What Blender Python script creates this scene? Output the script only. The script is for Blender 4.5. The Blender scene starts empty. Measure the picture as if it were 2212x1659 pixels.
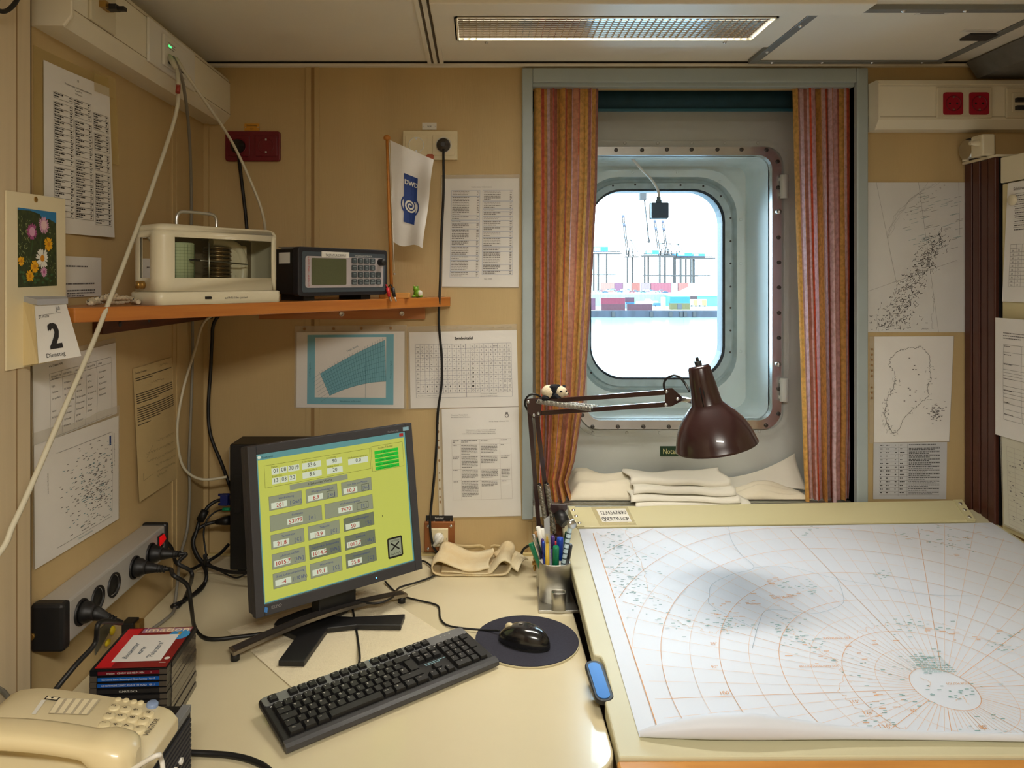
import bpy, bmesh, math, random
from mathutils import Vector, Matrix
random.seed(7)
SC = bpy.context.scene
COL = SC.collection
PI = math.pi
R = math.radians

# ------------------------------------------------------------------ camera, world, lights, exposure
F, CX, CY, EYE = 1540.0, 1030.0, 605.0, 1.5       # focal length and vanishing point in photo pixels, eye height
cam = bpy.data.cameras.new('camera'); camo = bpy.data.objects.new('camera', cam); COL.objects.link(camo)
camo.location = (0, 0, EYE); camo.rotation_euler = (PI/2, 0, 0)
cam.sensor_width = 36; cam.lens = F/2212*36
cam.shift_x = (1106-CX)/2212; cam.shift_y = -(829.5-CY)/2212
cam.clip_start = 0.02; cam.clip_end = 6000
SC.camera = camo

w = bpy.data.worlds.new('overcast_sky'); SC.world = w; w.use_nodes = True
bg = w.node_tree.nodes['Background']
bg.inputs[0].default_value = (0.58, 0.83, 1.0, 1); bg.inputs[1].default_value = 15.0
SC.view_settings.view_transform = 'Standard'; SC.view_settings.look = 'None'
SC.view_settings.exposure = -0.08; SC.view_settings.gamma = 1.0
SC.view_settings.use_curve_mapping = False
LAMP_POWER = (52.0, 41.0); LAMP_COLOR = (1.0, 0.945, 0.85)

# ------------------------------------------------------------------ helpers
def at(px, py, Y):
    return Vector(((px-CX)*Y/F, Y, EYE-(py-CY)*Y/F))
def onX(px, py, X):
    return at(px, py, X*F/(px-CX))
def onZ(px, py, z):
    return at(px, py, (EYE-z)*F/(py-CY))
TM, TR = 0.1333, 0.015                               # slope and roll of the chart table
def tz(X, Y): return 0.76+TM*(Y-1.105)+TR*(X-0.22)
def onT(px, py, up=0.0):
    k = (py-CY)/F; h = (px-CX)/F
    Y = (EYE-0.76-up+TM*1.105+TR*0.22)/(k+TM+TR*h)
    return at(px, py, Y)

def lin(c):
    return tuple(((x/255)/12.92 if x/255 <= .04045 else ((x/255+.055)/1.055)**2.4) for x in c)

MATS = {}
def mat(name, rgb, rough=.5, metal=0, var=0.0, scale=40, stretch=(1, 1, 1), bump=0.0, bscale=None, spec=.5, emit=None, estr=0, rgb2=None, coat=0, alpha=None, trans=0):
    if name in MATS: return MATS[name]
    m = bpy.data.materials.new(name); m.use_nodes = True
    nt = m.node_tree; b = nt.nodes['Principled BSDF']
    b.inputs['Base Color'].default_value = (*lin(rgb), 1)
    b.inputs['Roughness'].default_value = rough; b.inputs['Metallic'].default_value = metal
    b.inputs['Specular IOR Level'].default_value = spec
    b.inputs['Coat Weight'].default_value = coat
    if trans: b.inputs['Transmission Weight'].default_value = trans
    if emit: b.inputs['Emission Color'].default_value = (*lin(emit), 1); b.inputs['Emission Strength'].default_value = estr
    if var or bump or rgb2:
        tc = nt.nodes.new('ShaderNodeTexCoord'); mp = nt.nodes.new('ShaderNodeMapping')
        mp.inputs['Scale'].default_value = stretch
        nz = nt.nodes.new('ShaderNodeTexNoise'); nz.inputs['Scale'].default_value = scale; nz.inputs['Detail'].default_value = 4
        nt.links.new(tc.outputs['Object'], mp.inputs[0]); nt.links.new(mp.outputs[0], nz.inputs['Vector'])
        if var or rgb2:
            cr = nt.nodes.new('ShaderNodeValToRGB')
            a = lin(rgb); c2 = lin(rgb2) if rgb2 else tuple(x*(1-var) for x in a)
            if rgb2: a1 = a
            else: a1 = tuple(min(1, x*(1+var)) for x in a)
            cr.color_ramp.elements[0].color = (*c2, 1); cr.color_ramp.elements[0].position = .3
            cr.color_ramp.elements[1].color = (*a1, 1); cr.color_ramp.elements[1].position = .7
            nt.links.new(nz.outputs['Fac'], cr.inputs[0]); nt.links.new(cr.outputs[0], b.inputs['Base Color'])
        if bump:
            bp = nt.nodes.new('ShaderNodeBump'); bp.inputs['Strength'].default_value = bump; bp.inputs['Distance'].default_value = .002
            n2 = nz
            if bscale:
                n2 = nt.nodes.new('ShaderNodeTexNoise'); n2.inputs['Scale'].default_value = bscale; nt.links.new(mp.outputs[0], n2.inputs['Vector'])
            nt.links.new(n2.outputs['Fac'], bp.inputs['Height']); nt.links.new(bp.outputs[0], b.inputs['Normal'])
    MATS[name] = m
    return m
def glassmat(name, tint=(1, 1, 1), fres=1.45, refl=1.0):
    if name in MATS: return MATS[name]
    m = bpy.data.materials.new(name); m.use_nodes = True; nt = m.node_tree
    for n in list(nt.nodes): nt.nodes.remove(n)
    o = nt.nodes.new('ShaderNodeOutputMaterial'); t = nt.nodes.new('ShaderNodeBsdfTransparent'); g = nt.nodes.new('ShaderNodeBsdfGlossy')
    mx = nt.nodes.new('ShaderNodeMixShader'); fr = nt.nodes.new('ShaderNodeFresnel'); fr.inputs[0].default_value = fres
    mu = nt.nodes.new('ShaderNodeMath'); mu.operation = 'MULTIPLY'; mu.inputs[1].default_value = refl
    t.inputs[0].default_value = (*tint, 1); g.inputs['Roughness'].default_value = .03
    nt.links.new(fr.outputs[0], mu.inputs[0]); nt.links.new(mu.outputs[0], mx.inputs[0]); nt.links.new(t.outputs[0], mx.inputs[1]); nt.links.new(g.outputs[0], mx.inputs[2])
    nt.links.new(mx.outputs[0], o.inputs[0]); MATS[name] = m
    return m
def filmmat(name, rgb, fac):
    """thin translucent plastic: part transparent, part diffuse"""
    if name in MATS: return MATS[name]
    m = bpy.data.materials.new(name); m.use_nodes = True; nt = m.node_tree; b = nt.nodes['Principled BSDF']
    b.inputs['Base Color'].default_value = (*lin(rgb), 1); b.inputs['Roughness'].default_value = .25
    b.inputs['Alpha'].default_value = fac
    MATS[name] = m
    return m

FINE = {'printed_text', 'table_lines', 'lettering', 'station_text', 'place_names', 'coast_line', 'map_lines', 'contours', 'relief', 'coloured_text', 'dense_text', 'graticule', 'fine_graticule', 'legend', 'key_legend', 'handwriting', 'drum_grid', 'corrugation', 'fleck', 'scale_marks', 'printed_lines', 'printed_field', 'frame_lines', 'dark_text', 'unit_text', 'value_text', 'picture_grass', 'picture_leaf', 'picture_flower', 'spine_text', 'route_line', 'torn_tape', 'girder', 'warning_print', 'logo'}   # print and relief too fine to pick apart
THM = {}                                             # world matrix of each thing (parts keep an identity local transform)
def rootof(o):
    while o.parent: o = o.parent
    return o
class MB:
    def __init__(s, M=None): s.v = []; s.f = []; s.sm = []; s.M = M or Matrix(); s.uv = None
    def add(s, vs, fs, smooth=False):
        o = len(s.v)
        s.v += [s.M @ Vector(p) for p in vs]
        s.f += [tuple(i+o for i in f) for f in fs]; s.sm += [smooth]*len(fs)
        return s
    def bb(s, x0, x1, y0, y1, z0, z1):
        return s.add([(x0, y0, z0), (x1, y0, z0), (x1, y1, z0), (x0, y1, z0), (x0, y0, z1), (x1, y0, z1), (x1, y1, z1), (x0, y1, z1)],
              [(0, 3, 2, 1), (4, 5, 6, 7), (0, 1, 5, 4), (1, 2, 6, 5), (2, 3, 7, 6), (3, 0, 4, 7)])
    def box(s, c, d, rot=None):
        m = s.M; s.M = m @ Matrix.Translation(c) @ (rot.to_4x4() if rot else Matrix())
        s.bb(-d[0]/2, d[0]/2, -d[1]/2, d[1]/2, -d[2]/2, d[2]/2); s.M = m; return s
    def hexa(s, a):                                  # 8 points: bottom four, top four
        return s.add(a, [(0, 3, 2, 1), (4, 5, 6, 7), (0, 1, 5, 4), (1, 2, 6, 5), (2, 3, 7, 6), (3, 0, 4, 7)])
    def quad(s, *p): return s.add(p, [tuple(range(len(p)))])
    def prism(s, poly, fr, d0, d1, smooth=False):    # poly in 2D, fr(x, y, d) -> 3D
        n = len(poly)
        vs = [fr(x, y, d0) for x, y in poly]+[fr(x, y, d1) for x, y in poly]
        fs = [tuple(range(n-1, -1, -1)), tuple(range(n, 2*n))]
        s.add(vs, fs); o = len(s.v)-2*n
        for i in range(n):
            j = (i+1) % n; s.f.append((o+i, o+j, o+n+j, o+n+i)); s.sm.append(smooth)
        return s
    def loops(s, Ls, closed=True, cap0=False, cap1=False, smooth=True):
        n = len(Ls[0]); vs = [p for L in Ls for p in L]; fs = []
        for k in range(len(Ls)-1):
            for i in range(n if closed else n-1):
                j = (i+1) % n; fs.append((k*n+i, k*n+j, (k+1)*n+j, (k+1)*n+i))
        s.add(vs, fs, smooth); o = len(s.v)-len(vs)
        if cap0: s.f.append(tuple(o+i for i in range(n-1, -1, -1))); s.sm.append(False)
        if cap1: s.f.append(tuple(o+(len(Ls)-1)*n+i for i in range(n))); s.sm.append(False)
        return s
    def cyl(s, p0, p1, r0, r1=None, n=16, cap=True, smooth=True):
        p0 = Vector(p0); p1 = Vector(p1); r1 = r0 if r1 is None else r1
        a, b = frame_of(p1-p0)
        L = [[p+(a*math.cos(2*PI*i/n)+b*math.sin(2*PI*i/n))*r for i in range(n)] for p, r in ((p0, r0), (p1, r1))]
        return s.loops(L, True, cap, cap, smooth)
    def lathe(s, prof, o, axis=(0, 0, 1), n=24, smooth=True, sx=1, sy=1, capends=False):
        o = Vector(o); ax = Vector(axis).normalized(); a, b = frame_of(ax)
        L = [[o+ax*h+(a*math.cos(2*PI*i/n)*sx+b*math.sin(2*PI*i/n)*sy)*r for i in range(n)] for r, h in prof]
        return s.loops(L, True, capends, capends, smooth)
    def tube(s, pts, r, n=8, cap=True):
        pts = [Vector(p) for p in pts]; L = []; a = None
        for i, p in enumerate(pts):
            t = (pts[min(i+1, len(pts)-1)]-pts[max(i-1, 0)])
            if t.length < 1e-9: t = Vector((0, 0, 1))
            t.normalize()
            if a is None: a, b = frame_of(t)
            else:
                a = a-t*a.dot(t)
                if a.length < 1e-6: a, b = frame_of(t)
                a.normalize()
            b = t.cross(a)
            rr = r[i] if isinstance(r, (list, tuple)) else r
            L.append([p+(a*math.cos(2*PI*k/n)+b*math.sin(2*PI*k/n))*rr for k in range(n)])
        return s.loops(L, True, cap, cap, True)
    def grid(s, fn, nu, nv, smooth=True):
        vs = [fn(i/nu, j/nv) for j in range(nv+1) for i in range(nu+1)]
        fs = [(j*(nu+1)+i, (j+1)*(nu+1)+i, (j+1)*(nu+1)+i+1, j*(nu+1)+i+1) for j in range(nv) for i in range(nu)]
        if s.uv is None: s.uv = {}
        o = len(s.v)
        for j in range(nv+1):
            for i in range(nu+1): s.uv[o+j*(nu+1)+i] = (i/nu, j/nv)
        return s.add(vs, fs, smooth)
    def ball(s, c, r, n=12, m=8, sc=(1, 1, 1), rot=None):
        c = Vector(c); vs = [Vector((0, 0, 1))]; fs = []
        for j in range(1, m):
            t = PI*j/m
            for i in range(n): vs.append(Vector((math.sin(t)*math.cos(2*PI*i/n), math.sin(t)*math.sin(2*PI*i/n), math.cos(t))))
        vs.append(Vector((0, 0, -1)))
        for i in range(n): fs.append((0, 1+i, 1+(i+1) % n))
        for j in range(m-2):
            for i in range(n):
                k = (i+1) % n; fs.append((1+j*n+i, 1+(j+1)*n+i, 1+(j+1)*n+k, 1+j*n+k))
        l = len(vs)-1
        for i in range(n): fs.append((l, l-n+(i+1) % n, l-n+i))
        vs = [Vector((v.x*sc[0]*r, v.y*sc[1]*r, v.z*sc[2]*r)) for v in vs]
        if rot: vs = [rot @ v for v in vs]
        return s.add([c+v for v in vs], fs, True)
    # printing on a patch
    def prect(s, P, u0, v0, u1, v1, off=.0006):
        nu = nv = 1
        if getattr(P, 'curved', False): nu = max(1, int(abs(u1-u0)*P.w/.012)); nv = max(1, int(abs(v1-v0)*P.h/.012))
        for i in range(nu):
            for j in range(nv):
                a, b, c, d = u0+(u1-u0)*i/nu, u0+(u1-u0)*(i+1)/nu, v0+(v1-v0)*j/nv, v0+(v1-v0)*(j+1)/nv
                s.quad(P.pt(a, c, off), P.pt(a, d, off), P.pt(b, d, off), P.pt(b, c, off))
        return s
    def pline(s, P, a, b, wd=.0005, off=.0006, seg=1):
        du = (b[0]-a[0])*P.w; dv = (b[1]-a[1])*P.h; l = math.hypot(du, dv) or 1e-9
        nu, nv = -dv/l*wd/2/P.w, du/l*wd/2/P.h
        if getattr(P, 'curved', False): seg = max(seg, int(l/.012)+1)
        for k in range(seg):
            t0, t1 = k/seg, (k+1)/seg
            p = (a[0]+(b[0]-a[0])*t0, a[1]+(b[1]-a[1])*t0); q = (a[0]+(b[0]-a[0])*t1, a[1]+(b[1]-a[1])*t1)
            s.quad(P.pt(p[0]+nu, p[1]+nv, off), P.pt(q[0]+nu, q[1]+nv, off), P.pt(q[0]-nu, q[1]-nv, off), P.pt(p[0]-nu, p[1]-nv, off))
        return s
    def pframe(s, P, u0, v0, u1, v1, wd=.0005, off=.0006):
        for a, b in (((u0, v0), (u1, v0)), ((u1, v0), (u1, v1)), ((u1, v1), (u0, v1)), ((u0, v1), (u0, v0))): s.pline(P, a, b, wd, off)
        return s
    def ppoly(s, P, pts, off=.0006): return s.quad(*[P.pt(u, v, off) for u, v in reversed(pts)])
    def pdisc(s, P, u, v, r, n=14, off=.0006, sy=1):
        return s.quad(*[P.pt(u+r*math.cos(2*PI*i/n)/P.w, v-r*sy*math.sin(2*PI*i/n)/P.h, off) for i in range(n)])
    def pring(s, P, u, v, r, wd=.0004, n=18, off=.0006, a0=0, a1=2*PI):
        for i in range(n):
            t0 = a0+(a1-a0)*i/n; t1 = a0+(a1-a0)*(i+1)/n
            s.quad(*[P.pt(u+rr*math.cos(t)/P.w, v-rr*math.sin(t)/P.h, off) for rr, t in ((r-wd/2, t0), (r+wd/2, t0), (r+wd/2, t1), (r-wd/2, t1))])
        return s
    def ptext(s, P, u, v, txt, size, align='CENTER', off=.0007, rot=0, sx=1.0, italic=0, bold=0):
        """size: capital height in metres; (u, v) is the baseline point"""
        vs, fs, wd = text_mesh(txt)
        k = size/.7; x0 = {'LEFT': 0, 'CENTER': -wd/2, 'RIGHT': -wd}[align]
        if bold:
            for i, (dx, dy) in enumerate(((-1, -.6), (1, -.6), (-1, .6), (1, .6))): s.ptext(P, u+dx*bold/P.w, v+dy*bold/P.h, txt, size, align, off+.00004*(i+1), rot, sx, italic)
        c, sn = math.cos(rot), math.sin(rot); out = []
        for x, y in vs:
            x = (x+x0+italic*y)*k*sx; y = y*k
            out.append(P.pt(u+(x*c-y*sn)/P.w, v-(x*sn+y*c)/P.h, off))
        return s.add(out, fs)
    def pwords(s, P, u0, v0, u1, rows, rh, hgt=.0012, fill=.9, off=.0006, rnd=None, gap=.0012):
        """rows of unreadably small print"""
        rnd = rnd or random
        for r in range(rows):
            v = v0+r*rh; u = u0; end = u0+(u1-u0)*(fill if r < rows-1 else fill*rnd.uniform(.35, .9))
            while u < end:
                l = rnd.uniform(.002, .007)/P.w
                s.prect(P, u, v, min(u+l, end), v+hgt/P.h, off); u += l+gap/P.w
        return s
    def build(s, name, m, parent=None, bevel=0, solid=0, seg=2, kind=None, label=None, subsurf=0):
        me = bpy.data.meshes.new(name)
        if parent is not None:
            r = rootof(parent); inv = THM[r.name].inverted(); vs = [inv @ v for v in s.v]; loc = None
        else:
            xs = [v.x for v in s.v]; ys = [v.y for v in s.v]; zs = [v.z for v in s.v]
            loc = Vector(((min(xs)+max(xs))/2, (min(ys)+max(ys))/2, min(zs))); vs = [v-loc for v in s.v]
        me.from_pydata([tuple(v) for v in vs], [], s.f)
        me.polygons.foreach_set('use_smooth', s.sm)
        if s.uv:
            ul = me.uv_layers.new(name='UVMap')
            for lp in me.loops: ul.data[lp.index].uv = s.uv.get(lp.vertex_index, (0, 0))
        me.materials.append(m); me.update()
        o = bpy.data.objects.new(name, me); COL.objects.link(o)
        if parent is not None: o.parent = parent
        else: o.location = loc; THM[o.name] = Matrix.Translation(loc)
        if solid:
            md = o.modifiers.new('thickness', 'SOLIDIFY'); md.thickness = solid; md.offset = 0
        if bevel:
            md = o.modifiers.new('edges', 'BEVEL'); md.width = bevel; md.segments = seg; md.limit_method = 'ANGLE'; md.angle_limit = R(40)
            md.harden_normals = False
        if subsurf:
            md = o.modifiers.new('smooth', 'SUBSURF'); md.levels = subsurf; md.render_levels = subsurf
        if kind or name in FINE: o['kind'] = kind or 'stuff'
        if label: o['label'] = label
        return o
    def single(s, name, label, cat, m, group=None, kind=None, **k):
        o = s.build(name, m, None, **k); o['label'] = label; o['category'] = cat
        if group: o['group'] = group
        if kind: o['kind'] = kind
        return o
def frame_of(d):
    d = Vector(d).normalized(); h = Vector((0, 0, 1)) if abs(d.z) < .9 else Vector((1, 0, 0))
    a = d.cross(h).normalized(); return a, d.cross(a).normalized()
TXT = {}
def text_mesh(txt):
    if txt in TXT: return TXT[txt]
    cu = bpy.data.curves.new('t', 'FONT'); cu.body = txt; cu.resolution_u = 2; cu.size = 1
    ob = bpy.data.objects.new('t', cu); me = ob.to_mesh()
    vs = [(v.co.x, v.co.y) for v in me.vertices]; fs = [tuple(p.vertices) for p in me.polygons]
    wd = max([v[0] for v in vs] or [0]); ob.to_mesh_clear()
    bpy.data.objects.remove(ob); bpy.data.curves.remove(cu)
    TXT[txt] = (vs, fs, wd); return TXT[txt]
class Patch:
    def __init__(s, a, b, c, d, bulge=0.0, fn=None):  # TL, TR, BR, BL
        s.c = [Vector(p) for p in (a, b, c, d)]; s.fn = fn
        s.w = ((s.c[1]-s.c[0]).length+(s.c[2]-s.c[3]).length)/2; s.h = ((s.c[3]-s.c[0]).length+(s.c[2]-s.c[1]).length)/2
        s.n = -((s.c[1]-s.c[0]).cross(s.c[3]-s.c[0])).normalized(); s.bulge = bulge; s.curved = bool(bulge or fn)
    def pt(s, u, v, off=0):
        p = (s.c[0]*(1-u)+s.c[1]*u)*(1-v)+(s.c[3]*(1-u)+s.c[2]*u)*v
        b = s.bulge*math.sin(PI*min(1, max(0, u)))*math.sin(PI*min(1, max(0, v))) if s.bulge else 0
        if s.fn: b += s.fn(u, v)
        return p+s.n*(b+off)
    def sub(s, u0, v0, u1, v1, off=0): return Patch(s.pt(u0, v0, off), s.pt(u1, v0, off), s.pt(u1, v1, off), s.pt(u0, v1, off))
def thing(name, label, cat, loc, rz=0, group=None, M=None, kind=None):
    o = bpy.data.objects.new(name, None); COL.objects.link(o); o.empty_display_size = .05
    M = M if M is not None else Matrix.Translation(loc) @ Matrix.Rotation(rz, 4, 'Z')
    o.matrix_world = M; THM[o.name] = M.copy()
    if label: o['label'] = label
    if cat: o['category'] = cat
    if group: o['group'] = group
    if kind: o['kind'] = kind
    return o
def struct(o, label=None):
    o['kind'] = 'structure'
    if label: o['label'] = label
    return o
def smooth_path(pts, n=6):
    P = [Vector(p) for p in pts]; out = []
    for i in range(len(P)-1):
        p0, p1, p2, p3 = P[max(i-1, 0)], P[i], P[i+1], P[min(i+2, len(P)-1)]
        for k in range(n):
            t = k/n; out.append(.5*((2*p1)+(p2-p0)*t+(2*p0-5*p1+4*p2-p3)*t*t+(3*p1-p0-3*p2+p3)*t**3))
    out.append(P[-1]); return out
def copy_part(src, M_local, parent, name=None):
    o = src.copy(); COL.objects.link(o); o.parent = parent; o.matrix_local = M_local
    return o
def rr(x0, x1, z0, z1, r, n=6):                      # rounded rectangle outline
    out = []
    for cx, cz, a in ((x1-r, z1-r, 0), (x0+r, z1-r, 90), (x0+r, z0+r, 180), (x1-r, z0+r, 270)):
        for i in range(n+1):
            t = R(a+90*i/n); out.append((cx+r*math.cos(t), cz+r*math.sin(t)))
    return out
def basis(o, x, y, z=None):
    x = Vector(x).normalized(); y = Vector(y).normalized(); z = Vector(z).normalized() if z else x.cross(y).normalized()
    M = Matrix.Identity(4)
    for i in range(3): M[i][0] = x[i]; M[i][1] = y[i]; M[i][2] = z[i]; M[i][3] = o[i]
    return M

# ------------------------------------------------------------------ materials
def wallmat(name, rgb):
    m = mat(name, rgb, .62, var=.05, scale=9, bump=.12, bscale=420, stretch=(1, 1, .06))
    return m
M_wall = wallmat('wall_vinyl', (196, 171, 122))
M_panel = mat('partition_laminate', (206, 188, 154), .5, var=.06, scale=60, stretch=(1, 1, .04), bump=.05)
M_ceil = mat('ceiling_paint', (240, 236, 222), .45, var=.02, scale=5)
M_floor = mat('floor_vinyl', (120, 100, 80), .5, var=.08, scale=8)
M_duct = mat('duct_plastic', (232, 226, 204), .42, var=.02, scale=8)
M_grey = mat('window_frame_paint', (164, 176, 176), .4, var=.04, scale=10)
M_steel = mat('niche_steel_paint', (200, 206, 202), .5, var=.05, scale=6)
M_tunnel = mat('tunnel_paint', (226, 238, 236), .42, var=.06, scale=7)
M_chrome = mat('polished_metal', (206, 208, 208), .28, 1, var=.06, scale=20)
M_alu = mat('brushed_aluminium', (196, 194, 186), .38, 1, var=.08, scale=30)
M_black = mat('black_plastic', (26, 26, 27), .45)
M_blackr = mat('black_rubber', (17, 17, 17), .5)
M_dark = mat('dark_grey_plastic', (52, 52, 56), .5)
M_white = mat('white_plastic', (228, 226, 216), .4)
M_ivory = mat('ivory_plastic', (226, 212, 172), .36)
M_cream = mat('cream_enamel', (222, 214, 186), .35, var=.015, scale=12)
M_paper = mat('white_paper', (232, 230, 224), .6, var=.02, scale=14, bump=.08, bscale=30)
M_aged = mat('aged_paper', (206, 184, 134), .7, var=.06, scale=10, bump=.1, bscale=30)
M_card = mat('ivory_card', (232, 220, 184), .6)
M_ink = mat('black_ink', (38, 36, 36), .7)
M_ink2 = mat('grey_ink', (110, 106, 104), .8)
M_blue = mat('blue_ink', (32, 62, 130), .6)
M_red = mat('red_ink', (176, 34, 32), .6)
M_desk = mat('desk_laminate', (220, 208, 172), .22, var=.025, scale=4, coat=.3)
M_table = mat('table_laminate', (204, 199, 166), .4, var=.02, scale=6)
M_wood = mat('orange_wood', (188, 118, 48), .38, rgb2=(166, 96, 34), scale=22, stretch=(.25, .25, 4), coat=.3)
M_wood2 = mat('dark_wood', (104, 54, 22), .5, rgb2=(72, 36, 14), scale=26, stretch=(4, .3, 4))
M_ltwood = mat('light_wood', (206, 146, 66), .45, rgb2=(186, 124, 50), scale=14, stretch=(.3, 4, 4))
M_film = filmmat('sleeve_film', (226, 220, 204), .34)
M_tape = filmmat('yellowed_tape', (205, 180, 110), .42)
# ------------------------------------------------------------------ the room shell
YB, XL, XP, XR, ZC = 1.95, -0.743, -0.718, 1.75, 2.089
NX0, NX1, NZ0, NZ1 = at(1150, 0, YB).x, at(1845, 0, YB).x, 0.886, at(0, 183, YB).z
struct(MB().bb(XL-.1, XR+.1, -1.8, YB+.05, -.05, 0).build('floor', M_floor))
g0 = onZ(988, 86, ZC-.012); g1 = onZ(1621, 89, ZC-.012); gy0 = onZ(1690, 36, ZC-.012).y
LIGHTS = [(g0.x, g1.x, gy0, g0.y), (-.15, .65, -.55, -.30)]   # openings of the louvred light and of the added fill light
cb = MB(); yy = -1.8
for x0, x1, y0, y1 in sorted(LIGHTS, key=lambda a: a[2]):
    x0 -= .004; x1 += .004; y0 -= .004; y1 += .004
    cb.bb(XL-.1, XR+.1, yy, y0, ZC+.004, ZC+.07); cb.bb(XL-.1, x0, y0, y1, ZC+.004, ZC+.07); cb.bb(x1, XR+.1, y0, y1, ZC+.004, ZC+.07); yy = y1
cb.bb(XL-.1, XR+.1, yy, YB+.06, ZC+.004, ZC+.07)
ceiling = struct(cb.build('ceiling', M_ceil))
wb = MB()
wb.bb(XL-.1, NX0, YB, YB+.06, 0, ZC+.06); wb.bb(NX1, XR+.1, YB, YB+.06, 0, ZC+.06)
wb.bb(NX0, NX1, YB, YB+.06, 0, NZ0-.03); wb.bb(NX0, NX1, YB, YB+.06, NZ1, ZC+.06)
struct(wb.build('wall_back', M_wall))
struct(MB().bb(XL-.06, XL, .9, YB, 0, ZC+.03).build('wall_left', M_wall))
YP = XP*F/(66-CX)
wp = struct(MB().bb(XP-.1, XP, -1.8, YP, 0, ZC+.03).build('wall_left_partition', M_panel))
MB().bb(XP-.001, XP+.0012, -1.0, .0, 0, ZC).build('seam', M_wood2, wp)
MB().bb(XP-.002, XP+.0004, onX(36, 0, XP).y-.0012, onX(36, 0, XP).y+.0012, 0, ZC).build('seam', mat('seam_shadow', (150, 122, 84), .8), wp)
MB().bb(XP-.006, XP+.0005, YP-.0005, YP+.0015, 0, ZC).build('edge_strip', mat('edge_strip', (60, 44, 30), .7), wp)
struct(MB().bb(XR, XR+.06, -1.8, YB, 0, ZC+.03).build('wall_right', M_wall))
struct(MB().bb(XL-.1, XR+.1, -1.86, -1.8, 0, ZC+.06).build('wall_rear', M_panel))
# wall cover strips between panels: shallow ribs
M_seam = mat('panel_joint', (160, 128, 80), .65)
k = 0
def rib(name, pieces):
    b = MB()
    for p in pieces: b.bb(*p)
    return struct(b.build(name, M_wall))
xs = [at(x, 0, YB).x for x in (661, 673, 679, 690)]
rib('trim_1', [(xs[0], xs[1]-.001, YB-.004, YB, 0, ZC), (xs[2]+.001, xs[3], YB-.004, YB, 0, ZC)])
MB().bb(xs[1]-.001, xs[2]+.001, YB-.0012, YB, 0, ZC).build('groove', M_seam, bpy.data.objects['trim_1'])
ys = [onX(x, 0, XL).y for x in (371, 377, 380, 386)]
rib('trim_2', [(XL, XL+.003, ys[0], ys[1], 0, ZC), (XL, XL+.003, ys[2], ys[3], 0, ZC)])
rib('trim_3', [(XL, XL+.012, YB-.012, YB, 0, ZC)])
xs = [at(x, 0, YB).x for x in (1141, 1150, 1158)]
rib('trim_4', [(xs[0], xs[1]-.001, YB-.003, YB, 0, .84), (xs[1]+.001, xs[2], YB-.003, YB, 0, .84)])
# ceiling edge trim, ceiling joint strip
b = MB(); b.bb(XL, XR, YB-.014, YB, ZC-.008, ZC+.004); struct(b.build('trim_5', M_ceil))
MB().bb(XL, XR, YB-.018, YB-.0142, ZC-.0005, ZC+.003).build('shadow_gap', mat('gap_black', (24, 20, 16), .9), bpy.data.objects['trim_5'])
b = MB()
for x0, x1 in ((925, 933), (938, 946), (951, 959)):
    a0 = (x0-CX)*YB/F; a1 = (x1-CX)*YB/F; b.bb(a0, a1, -1.8, YB-.02, ZC-.0035, ZC+.004)
struct(b.build('trim_6', M_ceil))
j = MB()
for x in (935.5, 948.5): a = (x-CX)*YB/F; j.bb(a-.002, a+.002, -1.8, YB-.02, ZC-.001, ZC+.004)
j.build('dark_joint', mat('joint_dark', (92, 78, 56), .8), bpy.data.objects['trim_6'])

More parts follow.
